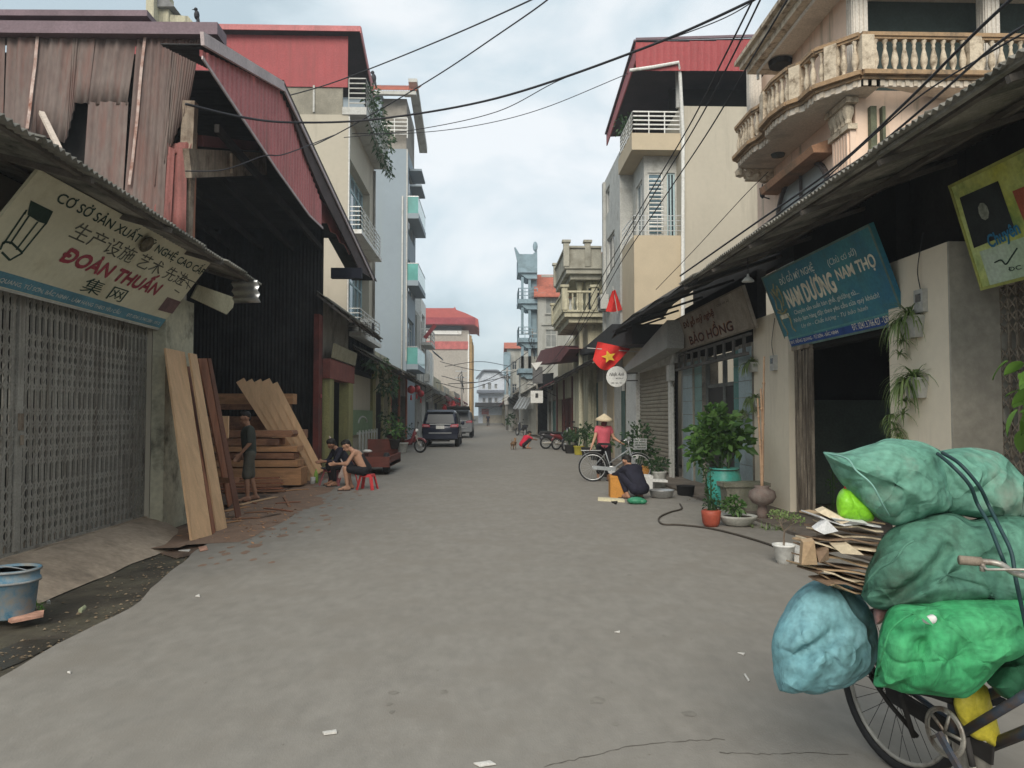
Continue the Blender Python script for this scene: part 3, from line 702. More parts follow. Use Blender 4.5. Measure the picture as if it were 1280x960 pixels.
for z0_, z1_ in ((4.5, 6.9), (7.9, 10.2)):
    window(t, (-4.7, YB+.3, z0_), (0, 1, 0), 4.3, z1_-z0_, M_bluefr, M_glassb, nx=5, dep=.3, t=.09, tr=.75)
    b = MB(); b.box((-4.7, YB+.1, z0_-.3), (-4.25, YB+4.9, z0_-.16)); b.build('ledge', M_white, t)
    rail(t, [(-4.7, YB+.15, z0_-.14), (-4.3, YB+.15, z0_-.14), (-4.3, YB+4.7, z0_-.14)], .75, M_white, nb=5, r=.02)
b = MB(); b.box((-4.72, YB+.02, 4), (-4.66, YB+.14, zt)); b.build('corner_trim', M_white, t)
b = MB(); b.box((-4.9, YB-.04, zt), (-4.1, 31, zt+.25)); b.build('terrace_slab', M_offw, t)
rail(t, [(-4.7, YB+.05, zt+.25), (-4.15, YB+.05, zt+.25), (-4.15, 30.8, zt+.25)], 1.0, M_offw, nb=6, r=.022)
b = MB(); b.box((-13.9, YB+.02, zt), (-4.9, YB+.12, zt+.92)); b.build('terrace_panel', mat('dull_beige_panel', (.28, .26, .21), var=.2, dirt=(.17, .16, .13), damt=.5), t)
for u in (392,):
    p = PY(u, 140, YB-.02); b = MB(); b.box((p.x-.03, YB-.03, p.z), (p.x+.03, YB, p.z+.9)); b.build('pole', M_offw, t)
zr0, zr1 = zt+.92, PY(440, 42, YB).z
for k in range(9):
    x0_ = -14+k*1.03; b = MB(); vs = []; n = 16
    for i in range(n+1): vs += [(x0_+1.03*i/n, YB-.02-(.007 if i % 4 == 0 else 0), zr0), (x0_+1.03*i/n, YB-.02-(.007 if i % 4 == 0 else 0), zr1)]
    m_ = len(vs); b.add(vs+[(a, c+.02, d_) for a, c, d_ in vs], [(2*i, 2*i+2, 2*i+3, 2*i+1) for i in range(n)]+[(2*i+m_, 2*i+1+m_, 2*i+3+m_, 2*i+2+m_) for i in range(n)]); b.build('red_screen', M_red, t)
e0 = PY(441, 40, YB-.15); e1 = PX(468, 122, -4.25); e1.z = min(e1.z, e0.z-.1)
b = MB(); b.add([(-14, e0.y-.1, e0.z), (-4.3, e0.y-.1, e0.z), (-4.3, e1.y, e1.z), (-14, e1.y, e1.z), (-14, e0.y-.1, e0.z+.12), (-4.3, e0.y-.1, e0.z+.12), (-4.3, e1.y, e1.z+.12), (-14, e1.y, e1.z+.12)], [(0,1,2,3),(7,6,5,4),(4,5,1,0),(5,6,2,1),(6,7,3,2),(7,4,0,3)])
b.build('roof', M_darkroof, t)
b = MB(); b.bar((-14, e0.y-.14, e0.z+.04), (-4.27, e0.y-.14, e0.z+.04), .04, .18); b.bar((-4.27, e0.y-.14, e0.z-.0), (-4.27, e1.y, e1.z-.0), .03, .26); b.build('roof_fascia', M_rose, t)
b = MB(); b.prism([(-4.36, YB+.2, zr1-.1), (-4.36, 28.2, zr1-.45), (-4.36, 28.2, zr1-.75), (-4.36, YB+2, zr1-.4)], (.04, 0, 0)); b.build('red_valance', M_red, t)
for k, (y, z) in enumerate([(26.0, .4), (27.2, .3), (28.4, .45), (29.6, .2), (30.4, .4)]):
    mb = MB(); c = (-4.05, y, zt+.7+z*.5); leaf_cluster(mb, c, (.3, .7, .6), 110, .17, .5); leaf_cluster(mb, (-4.0, y, zt-.2), (.18, .5, .6), 70, .15, .8)
    o = mb.build('terrace_plant', M_leafd, None); o['kind'] = 'stuff'; tag(o, ['bushy plant nearest the camera on the cream house terrace', 'second trailing plant on the cream house terrace', 'middle trailing plant on the cream house terrace', 'fourth plant along the cream house terrace', 'farthest plant on the cream house terrace'][k], 'plant', 'plants on the cream house terrace')
    del o['kind']
b = MB(); p = PX(464, 412, -4.35); b.box((-4.7, p.y-.4, p.z-.35), (-4.3, p.y+.4, p.z+.35)); ac = b.build('air_conditioner', M_white, t)
b = MB(); b.lathe([(.02, 0), (.26, 0), (.26, .02), (.02, .02)], (-4.29, p.y, p.z), 14, ax=(1, 0, 0)); b.build('fan_grille', M_darks, ac)
b = MB()
for k in range(9): b.box((-4.68, p.y-.425, p.z-.28+k*.06), (-4.32, p.y-.4, p.z-.26+k*.06))
b.build('louvre', M_darks, ac)

# ---- C: tall blue-grey house
YC = 43.4; zc = PX(508, 182, -4.7).z
t = thing('blue_house', 'narrow tall blue-grey house with green glass balconies and a tiled roof', 'house', (-4.7, 47, 0))
mb = MB(); wallgrid(mb, (-4.7, YC, 0), (0, 1, 0), 5, zc, [(.8, 4.2, 12.0, 13.8), (.8, 4.2, 8.6, 10.6), (.8, 4.2, 5.2, 7.2), (.8, 4.2, 14.4, 16)], .2)
wallgrid(mb, (-11, YC, 0), (1, 0, 0), 6.3, zc, []); mb.poly([(-11, YC, zc), (-4.7, YC, zc), (-4.7, YC+5, zc), (-11, YC+5, zc)]); mb.poly([(-11, YC+5, 0), (-11, YC+5, zc), (-4.7, YC+5, zc), (-4.7, YC+5, 0)]); mb.build('wall', M_bluegrey, t)
for z0_, z1_ in ((12.0, 13.8), (8.6, 10.6), (5.2, 7.2), (14.4, 16)): window(t, (-4.7, YC+.8, z0_), (0, 1, 0), 3.4, z1_-z0_, M_offw, M_glassb, nx=3, dep=.16, tr=.75)
for z in (13.2 if False else PX(510, 250, -4.7).z, PX(510, 345, -4.7).z, PX(510, 430, -4.7).z):
    pass
zb_ = [PY(505, 266, YC).z, PY(505, 350, YC).z, PY(505, 455, YC).z]
for z in zb_:
    b = MB(); b.box((-4.7, YC+.05, z-.3), (-4.05, YC+5, z)); b.build('balcony', M_bluegrey, t)
    b = MB(); b.box((-4.1, YC+.1, z), (-4.08, YC+4.95, z+.95)); b.box((-4.7, YC+.1, z), (-4.1, YC+.12, z+.95)); g_ = b.build('balcony_glass', M_glassg, t)
    b = MB(); b.bar((-4.09, YC+.1, z+.98), (-4.09, YC+4.95, z+.98), .05, .04); b.bar((-4.7, YC+.11, z+.98), (-4.09, YC+.11, z+.98), .05, .04); b.build('handrail', M_steel, g_)
for z in (PY(505, 205, YC).z, PY(505, 225, YC).z):
    b = MB(); b.box((-4.7, YC+1.2, z), (-4.0, YC+3.8, z+.12)); b.build('sun_shade', M_bluegrey, t)
b = MB(); b.box((-4.75, YC-.02, 4.6), (-4.68, YC+.1, zc)); b.build('corner_trim', M_offw, t)
# top storey, tiled lean roof
p = PY(477, 115, YC); q = PY(505, 182, YC); b = MB(); b.box((-9, YC+.02, zc), (p.x, YC+4, p.z)); b.build('stair_tower', M_bluegrey, t)
b = MB(); b.box((p.x, YC+.4, zc), (-4.8, YC+4.9, PY(505, 120, YC).z)); b.build('top_storey', mat('taupe_plaster', (.25, .23, .20)), t)
r0 = PY(467, 113, YC-.2); r1 = PY(513, 98, YC-.2)
b = MB(); b.prism([(-4.15, YC-.2, r1.z-.2), (-4.15, YC-.2, r1.z), (-4.0, YC+5.2, PY(518, 190, YC+5).z+.4), (-4.0, YC+5.2, PY(518, 190, YC+5).z)], (-.5, 0, 0)); b.build('roof_fin', M_offw, t)
for k in range(7):
    x = r0.x-.5+k*.42; c = MB(); c.corr((x, YC-.35, r0.z), (.42, 0, 0), (0, 3.2, r1.z-r0.z+.9), .14, .035, .02); c.build('roof_tiles', M_tile, t, smooth=True)
b = MB(); b.box((-4.9, YC-.3, r0.z-.25), (-4.2, YC+.1, r0.z-.05)); b.box((-9, YC-.3, r0.z-.25), (-4.9, YC-.05, r0.z-.05)); b.build('eave', M_offw, t)
rail(t, [(p.x, YC+.05, PY(490, 172, YC).z), (-4.72, YC+.05, PY(490, 172, YC).z)], 1.15, M_white, nb=5, r=.035, post=.7)
p = PY(467, 99, YC+.5)
# ================================================================== right side: row of shops under the long awning
RX = 4.9
# --- nearest shop with scissor gate
t = thing('corner_shop', 'nearest right-hand shop with a grey scissor gate under the yellow-green sign', 'shop', (5.4, 6, 0))
b = MB(); b.box((5.42, 2.2, 3.0), (5.6, 8.3, 5.0)); b.box((5.3, 1.6, -.05), (5.6, 2.2, 4.6)); b.build('wall', M_greyplas, t)
b = MB(); b.box((7, 2, -.05), (7.1, 8.4, 4)); b.box((5.6, 2, 3.6), (7, 8.4, 3.7)); b.build('interior', M_dark, t)
folding_gate(t, 5.46, 2.2, 8.28, .02, 3.0, 46, M_gatebr, -1)
# --- cream pillar, its flank coloured greyer to stand for shade
t = thing('door_shop', 'carving shop with an open doorway and pale pillars under the blue sign', 'shop', (RX, 10.5, 0)); dshop = t
PY0 = PX(1190, 512, RX).y; PY1 = PX(1113, 512, RX).y; PXG = PY(1246, 512, PY0).x
b = MB(); b.box((RX, PY0+.03, -.05), (5.9, PY1, 3.45)); b.build('pillar', M_shopwall, t)
b = MB(); b.box((RX+.004, PY0, -.05), (5.9, PY0+.03, 3.45)); b.build('pillar_flank', mat('shaded_flank', (.40, .375, .32), var=.08, sc=.8, dirt=(.3, .28, .24), damt=.4), t)
b = MB(); b.box((RX, 12.45, -.05), (5.08, 14.1, 3.35)); b.build('pillar', M_shopwall, t)
b = MB(); b.box((5.02, PY1+.002, 2.62), (5.2, 12.45, 4.5)); b.build('lintel', M_dark, t)
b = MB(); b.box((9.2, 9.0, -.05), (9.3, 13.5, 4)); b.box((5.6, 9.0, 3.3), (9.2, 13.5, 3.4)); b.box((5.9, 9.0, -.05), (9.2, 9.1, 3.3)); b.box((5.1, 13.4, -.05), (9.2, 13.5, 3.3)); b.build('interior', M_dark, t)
b = MB(); b.box((5.2, 9.7, .0), (9.2, 13.4, .03)); b.build('floor', M_apron2, t)
b = MB(); b.box((5.12, 13.25, .05), (9.1, 13.33, 1.85)); b.build('inner_partition', mat('dark_green_board', (.11, .14, .12), var=.15), t)
def folded(parent, x, y0, y1, z0, z1, n, m):
    f = MB(); f.box((x-.05, y0, z1-.06), (x+.05, y1, z1)); g = f.build('folded_gate', m, parent); b0 = None
    bb = MB(); bb.box((-.02, -.008, 0), (.02, .008, z1-z0-.06))
    for i in range(n):
        y = y0+(y1-y0)*(i+.5)/n; x_ = x+rnd.uniform(-.03, .03)
        if b0 is None: b0 = bb.build('bar', m, g, local=True); b0.location = V((x_, y, z0))-wt(g)
        else: inst(b0, V((x_, y, z0))-wt(g), rot=(rnd.uniform(-.004, .004), rnd.uniform(-.01, .01), rnd.uniform(-.3, .3)))
    return g
folded(t, 5.0, 11.75, 12.43, .03, 2.7, 15, M_gatebr); folded(t, 5.02, PY1+.01, PY1+.14, .03, 2.7, 4, M_gatebr)
# --- tiled shop with a dark doorway
t = thing('tiled_shop', 'shop with pale blue tiled pillars and a dark glazed doorway behind the big potted bush', 'shop', (RX, 16.5, 0))
def tiled(parent, x, ya, yb, z1, m, th=.32, cols=1):
    b = MB(); b.box((x+.012, ya, -.05), (x+.4, yb, z1)); pl = b.build('pillar', M_greyplas, parent); tb = None
    tw = (yb-ya)/cols; n = int(z1/th)
    p = MB(); p.box((-.012, .006, .006), (.0, tw-.006, th-.006))
    for c in range(cols):
        for k in range(n):
            loc = V((x+.012, ya+c*tw, k*th))-wt(pl)
            if tb is None: tb = p.build('tile', m, pl, local=True); tb.location = loc
            else: inst(tb, loc)
    p = MB(); p.box((x+.03, ya, .0), (x+.0301, ya+.01, .01))
    return pl
tiled(t, 4.86, 14.12, 14.85, 2.95, M_tiles, cols=2); tiled(t, 4.92, 14.87, 15.35, 2.95, M_teal, cols=1)
tiled(t, 4.92, 17.7, 18.3, 2.95, mat('pale_teal_tile', (.20, .33, .31), var=.1, rough=.4), cols=1); tiled(t, 4.86, 18.32, 19.2, 2.95, M_tiles, cols=2)
b = MB(); b.box((4.98, 14.1, 2.95), (5.15, 19.4, 4.3)); b.build('wall', M_dark, t)
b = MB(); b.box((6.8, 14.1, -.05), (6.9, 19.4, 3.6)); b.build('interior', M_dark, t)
b = MB()
for y in (15.38, 16.35, 17.66): b.box((5.02, y-.05, .02), (5.1, y+.05, 2.9))
b.box((5.03, 15.4, 2.2), (5.09, 17.6, 2.28)); b.box((5.03, 15.4, 2.82), (5.09, 17.6, 2.9)); fr = b.build('door_frame', mat('grey_frame', (.16, .17, .16), bump=0), t)
for y0_, y1_ in ((15.43, 16.3), (16.4, 17.6)):
    b = MB(); b.box((5.06, y0_, .05), (5.07, y1_, 2.2)); b.build('pane', glassmat('dusty_dark_glass', (.02, .02, .02), .6), fr)
# barred transom under the old sign
b = MB(); b.bar((4.72, 13.9, 2.72), (4.72, 19.5, 2.72), .07, .06); b.bar((4.78, 13.9, 3.08), (4.78, 19.5, 3.08), .05, .05); tr_ = b.build('transom', mat('transom_grey', (.13, .125, .115)), t)
p = MB(); p.box((-.02, -.05, 0), (.02, .05, .36)); b0 = None
for k in range(9):
    loc = V((4.76, 14.2+k*.62, 2.73))-wt(tr_)
    if b0 is None: b0 = p.build('transom_bar', MATS['transom_grey'], tr_, local=True); b0.location = loc
    else: inst(b0, loc)
# --- roller shutter shop
t = thing('shutter_shop', 'shop with a beige roller shutter and white posts beside the flag', 'shop', (4.7, 22, 0))
b = MB(); b.box((4.62, 24.1, -.05), (5.0, 25.9, 3.3)); b.build('white_post', M_white, t)
b = MB(); b.box((4.60, 19.25, 2.9), (4.9, 26, 3.5)); b.box((4.9, 19.2, -.05), (5.2, 19.5, 4)); b.build('wall', M_offw, t)
sh = MB(); sh.box((4.74, 19.55, 2.75), (4.95, 24.1, 2.95)); shs = sh.build('shutter', mat('shutter_beige', (.30, .275, .22), var=.1, sc=2, bump=.05, dirt=(.2, .18, .15), damt=.3), t)
p = MB(); P = [(0, 0), (-.022, .02), (-.026, .06), (-.018, .1), (.0, .108)]
p.add([(a, 0, c) for a, c in P]+[(a, 4.55, c) for a, c in P], [(i, i+5, i+6, i+1) for i in range(4)]); b0 = None
for k in range(25):
    loc = V((4.76, 19.55, .02+k*.11))-wt(shs)
    if b0 is None: b0 = p.build('slat', MATS['shutter_beige'], shs, local=True); b0.location = loc
    else: inst(b0, loc)
b = MB(); b.box((4.8, 19.5, -.05), (4.82, 24.1, 2.8)); b.build('backing', M_darks, t)
b = MB(); b.tube([(4.6, 19.42, 0), (4.6, 19.42, 2.7), (4.62, 19.3, 2.9), (4.7, 19.2, 3.3)], .06, 8); b.tube([(4.62, 19.25, 0), (4.62, 19.25, 2.3)], .035, 8); b.box((4.52, 19.2, 2.45), (4.66, 19.5, 2.85)); b.build('drain_pipe', M_offw, t)
# white boxed fascia above the shutter
b = MB(); b.prism([PX(778, 462, 4.2), PX(834, 400, 4.2), PX(834, 435, 4.2), PX(800, 455, 4.2), PX(780, 466, 4.2)], (.4, 0, 0)); b.build('boxed_fascia', mat('grey_white_fascia', (.36, .36, .34), var=.1), t)

# --- long awning over the near right shops; one further tarpaulin
t = thing('long_awning', 'long dark corrugated awning over the near right-hand shops', 'awning', (3.6, 9, 3.9))
E0 = PX(1280, 72, 3.42); E1 = PX(850, 350, 3.42)
awn = awning(t, 3.42, 5.5, (E0.z+E1.z)/2-.02, 4.62, 3.2, E1.y, M_fibro, name='awning_frame', xe1=3.42, sheetw=.9)
b = MB(); b.box((5.2, 9.7, 4.3), (5.35, 19.4, 4.95)); b.box((5.3, 3, 3.1), (5.41, 8.3, 4.95)); b.box((5.21, 8.3, 3.1), (5.41, 10.4, 4.95)); b.build('dark_backing', M_darks, t)  # near-black backing added so the gap under the awning stays dark
b = MB(); b.bar(V((3.50, 3.3, 3.93)), V((3.50, E1.y, 3.93)), .05, .03); b.build('edge_batten', M_fibrol, t)
t = thing('tarpaulin_awning', 'dark rounded tarpaulin awning over the old wooden sign', 'awning', (3.6, 17, 4))
f = MB(); n = 14; m_ = 8; vs = []
for i in range(n+1):
    y = 12.9+(21.9-12.9)*i/n
    for k in range(m_+1):
        q = k/m_; x = 3.5+(5.0-3.5)*q; z = 3.93+.62*math.sin(q*math.pi*.5)+.03*math.sin(i*1.6)+(.14*(i/n)); 
        if i > n-3: z -= .12*(i-n+3)**1.4*.5
        vs.append((x, y, z))
M_tarp = mat('dark_tarpaulin', (.075, .07, .062), var=.25, sc=1.5, bump=.2, dirt=(.04, .04, .035), damt=.5)
mm = len(vs); f.add(vs+[(a, b_, c-.02) for a, b_, c in vs], [(i*(m_+1)+k, i*(m_+1)+k+1, (i+1)*(m_+1)+k+1, (i+1)*(m_+1)+k) for i in range(n) for k in range(m_)]+[(i*(m_+1)+k+mm, (i+1)*(m_+1)+k+mm, (i+1)*(m_+1)+k+1+mm, i*(m_+1)+k+1+mm) for i in range(n) for k in range(m_)])
f.build('canopy', M_tarp, t, smooth=True)
b = MB()
for y in (13.2, 15.5, 17.8, 20.1, 21.6): b.bar((3.52, y, 3.86), (5.0, y, 4.35), .04, .05)
b.bar((3.52, 12.9, 3.88), (3.52, 21.9, 3.98), .04, .05); b.build('frame', M_darks, t)

# ================================================================== signs on the right
def signboard(name, label, O, U, W, Ln, H, m, edge):
    s_ = thing(name, label, 'sign', O); n = U.cross(W); c = V(O)+U*(Ln/2)+W*(H/2)
    b = MB(); b.obox(c-n*.03, U*(Ln/2), W*(H/2), n*.03); b.build('board', m, s_)
    b = MB()
    for a, d in ((0, 1), (1, 1)):
        b.obox(V(O)+U*(Ln/2)+W*(H*a+(-.015 if a else .015))+n*.006, U*(Ln/2), W*.015, n*.006)
        b.obox(V(O)+U*(Ln*a+(-.015 if a else .015))+W*(H/2)+n*.005, U*.015, W*(H/2), n*.005)
    b.build('rim', edge, s_); return s_
def plane_st(u, v, O, U, W):
    n = U.cross(W); p = PP(u, v, O, n)-V(O); return p.dot(U), p.dot(W)
def deco_poly(s_, O, U, W, pts, m, name='printed_patch', l=.004):
    n = U.cross(W); q = [V(O)+U*a+W*c+n*l for a, c in [plane_st(u, v, O, U, W) for u, v in pts]]; b = MB(); b.prism(q, n*.0012); return b.build(name, m, s_)
def slant(s_, O, U, W, s, pl, pr, ht, m, **k):
    a, c = plane_st(*pl, O, U, W); b_, d = plane_st(*pr, O, U, W); n = U.cross(W); uu = U*(b_-a)+W*(d-c); Ln = uu.length; uu.normalize(); ww = n.cross(uu)
    text(s, s_, V(O)+U*a+W*c, uu, ww, (0, Ln, 0, ht), m, **k)
U = V((0, -1, 0)); BL = PY(986, 436, 12.6); TL = PY(952, 347, 12.6); W = (TL-V((0, 0, 0))-BL); W.y = 0; H = W.length; W = W.normalized()
Ln = BL.y-PX(1133, 404, BL.x).y+.02
M_blue = mat('sign_blue', (.04, .22, .36), var=.2, sc=1.6, bump=.03, c2=(.06, .27, .30), rough=.5, dirt=(.05, .16, .18), damt=.4)
M_bluedk = mat('sign_dark_blue', (.03, .08, .28), var=.2, sc=3, bump=0)
M_ltr = mat('sign_cream_paint', (.78, .75, .62), var=.25, sc=9, bump=0); M_ltr2 = mat('sign_pale_paint', (.66, .72, .68), var=.25, sc=9, bump=0)
s_ = signboard('signboard', 'blue signboard with large cream lettering hung over the open doorway', BL, U, W, Ln, H, M_blue, mat('greenish_rim', (.14, .22, .2)))
O = BL; n = U.cross(W)
b = MB(); b.obox(O+U*(Ln/2)+W*.075+n*.002, U*(Ln/2-.03), W*.06, n*.002); b.build('band', M_bluedk, s_)
b = MB(); b.obox(O+U*(Ln/2)+W*.165+n*.002, U*(Ln/2-.03), W*.012, n*.002); b.build('stripe', mat('sign_aqua', (.13, .34, .34), bump=0), s_)
def nd(s, a, b_, c, d, m=M_ltr, **k): text(s, s_, O, U, W, (a*Ln, b_*Ln, c*H, d*H), m, **k)
nd('ĐỒ GỖ MỸ NGHỆ', .17, .52, .78, .93, M_ltr2, bold=.008); nd('NAM DƯƠNG', .17, .635, .50, .76, bold=.05, shear=-.05)
nd('NAM THỌ', .67, .955, .57, .73, bold=.04); nd('(Chủ cơ sở)', .64, .86, .76, .86, M_ltr2)
nd('Chuyên sản xuất bàn ghế, giường tủ...', .20, .78, .385, .47, M_ltr2, bold=.006); nd('Nhận làm hàng đặt theo yêu cầu của quý khách!', .17, .90, .29, .375, M_ltr2, bold=.006)
nd('Uy tín - Chất lượng - Tự bảo hành', .22, .80, .205, .28, M_ltr2, shear=.3)
nd('Đ/C: ĐỒNG QUANG - TỪ SƠN - BẮC NINH', .05, .52, .045, .115, M_ltr, bold=.006); nd('ĐT: 0241.3.766.427 - DĐ: 0913', .64, .97, .045, .115, M_ltr, bold=.006)
# carved chair emblem at its left end
b = MB()
def ck(pts, r=.012):
    q = [O+U*(a*Ln)+W*(c*H)+n*.008 for a, c in pts]; b.tube(curve_pts(q, 5), r, 5)
ck([(.045, .78), (.06, .66), (.045, .55), (.075, .50)]); ck([(.10, .86), (.08, .74), (.11, .62), (.095, .5)]); ck([(.13, .82), (.145, .68), (.125, .55)]); ck([(.04, .5), (.09, .46), (.14, .5)], .02)
ck([(.05, .45), (.045, .34), (.06, .22), (.045, .18)]); ck([(.13, .45), (.14, .36), (.13, .26), (.15, .2)]); ck([(.07, .8), (.095, .7), (.12, .78)], .02)
b.build('chair_emblem', mat('emblem_gold', (.34, .33, .2), var=.4, sc=10), s_)
b = MB(); b.obox(O+U*(.095*Ln)+W*(.42*H)+n*.005, U*.16, W*.035, n*.004); b.build('emblem_seat', M_ltr, s_)

U = V((0, -1, 0)); BL = PY(849, 441, 18.9); TL = PY(837, 403, 18.9); W = TL-BL; W.y = 0; H = W.length; W.normalize(); Ln = BL.y-PX(944, 404, BL.x).y
M_oldsg = mat('old_sign_brown', (.33, .29, .235), var=.2, sc=2, bump=.05, dirt=(.18, .15, .12), damt=.5)
s_ = signboard('signboard', 'weathered brown signboard with dark curly lettering under the tarpaulin', BL, U, W, Ln, H, M_oldsg, mat('old_rim', (.2, .17, .13)))
O = BL; n = U.cross(W)
M_cur = mat('sign_dark_brown', (.055, .02, .02), bump=0); M_ora = mat('sign_orange', (.30, .13, .06), bump=0)
nd('Đồ gỗ mỹ nghệ', .20, .64, .58, .86, M_ora, bold=.03, shear=.15, lift=.003); nd('Đồ gỗ mỹ nghệ', .206, .646, .575, .855, M_cur, bold=.02, shear=.15, lift=.005)
nd('BẢO HỒNG', .22, .80, .12, .50, M_ora, bold=.03, shear=.1, lift=.003); nd('BẢO HỒNG', .226, .806, .11, .49, M_cur, bold=.02, shear=.1, lift=.005)
nd('Chủ cơ sở', .70, .84, .80, .86, M_cur)
b = MB(); b.obox(O+U*(.72)+W*(.52*H)+n*.006, U*.16, W*.07, n*.004); b.build('pale_patch', mat('pale_note', (.42, .36, .2)), s_)

U = V((0, -1, 0)); TLp = PY(1186, 232, 7.75); BLp = PY(1227, 363, 7.75); O = BLp; W = TLp-BLp; H = W.length; W.normalize(); Ln = 3.4; n = U.cross(W)
M_yg = mat('sign_yellow_green', (.66, .68, .12), var=.2, sc=1.4, bump=.03, c2=(.56, .66, .28), dirt=(.16, .26, .07), damt=.45, dsc=2)
s_ = signboard('signboard', 'yellow-green signboard with a dark picture at the right edge of the photo', O, U, W, Ln, H, M_yg, mat('yellow_rim', (.34, .36, .1), var=.3))
b = MB(); b.obox(O+U*(Ln/2+.05)+W*(.18*H)+n*.001, U*(Ln/2-.1), W*(.16*H), n*.001); b.build('pale_band', mat('sign_pale_green', (.46, .62, .38), var=.2, sc=2, bump=0, c2=(.52, .62, .50)), s_)
deco_poly(s_, O, U, W, [(1200, 247), (1248, 226), (1270, 289), (1218, 310)], mat('picture_dark', (.025, .03, .03), var=.4, sc=4, bump=0), 'dark_picture')
deco_poly(s_, O, U, W, [(1266, 239), (1300, 225), (1330, 270), (1284, 284), (1278, 270)], mat('picture_red', (.35, .09, .05), var=.3, sc=4, bump=0), 'red_picture')
b = MB(); c = PP(1230, 264, O, n)+n*.004; b.lathe([(.005, 0), (.085, .0), (.08, .002), (.005, .003)], c, 9, ax=n, squash=(.9, 1.1)); b.build('picture_glow', mat('picture_pale', (.25, .27, .22), var=.4, sc=18, bump=0), s_)
M_ltb = mat('sign_text_blue', (.03, .17, .30), bump=0); 
slant(s_, O, U, W, 'Chuyên', (1241, 315), (1279, 296), .17, M_ltb, bold=.03, lift=.009)
slant(s_, O, U, W, 'sản xuất đồ gỗ', (1290, 290), (1430, 215), .15, M_ltb, bold=.03, lift=.009)
slant(s_, O, U, W, 'ĐC : ĐỒNG QUANG', (1262, 340), (1380, 318), .07, M_green, bold=.02)
b = MB(); q = [PP(u, v, O, n)+n*.005 for u, v in [(1244, 328), (1252, 325), (1258, 330), (1264, 322), (1272, 310)]]; b.tube(curve_pts(q), .008, 5); b.build('leaf_flourish', M_green, s_)
# round sign
c = PX(771, 471, 3.85); t = thing('round_sign', 'round white sign with cursive lettering beside the flag', 'sign', c)
nrm = V((-.35, -.94, 0)).normalized(); c = PY(771, 471, 22.6)
t.location = c; b = MB(); b.lathe([(.01, -.04), (.30, -.04), (.31, -.03), (.31, .03), (.30, .04), (.01, .04)], c, 28, ax=nrm); b.build('disc', M_white, t)
Us = V((0, 0, 1)).cross(nrm).normalized(); Ws = V((0, 0, 1)); M_txk = mat('text_black', (.05, .05, .05), bump=0)
text('Nhật Anh', t, c+nrm*.041, Us, Ws, (-.22, .22, .0, .13), M_txk, shear=.4, bold=.01); text('MOBILE', t, c+nrm*.041, Us, Ws, (-.02, .2, -.07, -.03), M_txk)
text('nails - spa - tóc', t, c+nrm*.041, Us, Ws, (-.17, .17, -.21, -.16), M_txk, bold=.02)
b = MB(); b.bar(c+Us*.3+Ws*.1, c+Us*.62+Ws*.1, .03, .03); b.bar(c+Us*.3-Ws*.12, c+Us*.62-Ws*.12, .03, .03); b.build('bracket', M_darks, t)

# ================================================================== F: ornate house above the awning
t = thing('ornate_house', 'pinkish ornate house with a curved stone balustrade above the awning', 'house', (6.1, 15, 0)); F = t
FX, FY0, FY1 = 5.97, 12.2, 16.8
mb = MB(); wallgrid(mb, (FX, FY1, 4.3), (0, -1, 0), FY1-FY0, 4.7, [], .2)
wallgrid(mb, (FX, FY0, 4.3), (1, 0, 0), 9, 2.6, [], .2); mb.poly([(FX, FY1, 4.3), (FX, FY1, 9.0), (15, FY1, 9.0), (15, FY1, 4.3)]); mb.build('wall', M_pink, t)
# arched window on the street face
cy = (PX(980, 225, FX).y+PX(1037, 205, FX).y)/2; w0 = PX(975, 260, FX).y; w1 = PX(1038, 230, FX).y; hw = abs(w0-w1)/2; cy = (w0+w1)/2
zt = PX(1010, 203, FX).z; zb = 4.3; arc = [(FX-.01, cy+hw*math.cos(a), zt-.75+.75*math.sin(a)) for a in [math.pi*k/14 for k in range(15)]]
b = MB(); b.prism([(FX-.005, cy+hw, zb)]+arc+[(FX-.005, cy-hw, zb)], (.12, 0, 0)); 
b.prism([(FX-.012, cy+hw, zb)]+arc+[(FX-.012, cy-hw, zb)], (-.01, 0, 0)); fo = MB()
pts = [V((FX-.04, cy+hw, zb))]+[V((FX-.04, p[1], p[2])) for p in arc]+[V((FX-.04, cy-hw, zb))]
for a, c_ in zip(pts, pts[1:]): fo.bar(a, c_, .07, .09, up=(1, 0, 0))
fo.bar((FX-.04, cy, zb), (FX-.04, cy, zt), .05, .06, up=(1, 0, 0)); fo.bar((FX-.04, cy-hw, zt-.72), (FX-.04, cy+hw, zt-.72), .05, .05)
fw = fo.build('window', mat('window_dark_frame', (.10, .085, .08), bump=0), t); b.build('pane', glassmat('curtained_glass', (.26, .28, .27), .3), fw)
# hood over the window
h0 = PX(958, 240, 5.6); h1 = PX(1041, 178, 5.6); b = MB(); zz = (PX(955, 234, 5.7).z+PX(1040, 175, 5.7).z)/2
b.prism([(FX, 15.6, zz-.1), (5.62, 15.6, zz-.1), (5.58, 15.6, zz+.02), (FX, 15.6, zz+.16)], (0, -(15.6-w1+.15), 0)); b.build('window_hood', mat('terracotta_trim', (.45, .25, .15), var=.15, dirt=(.2, .15, .1), damt=.3), t)
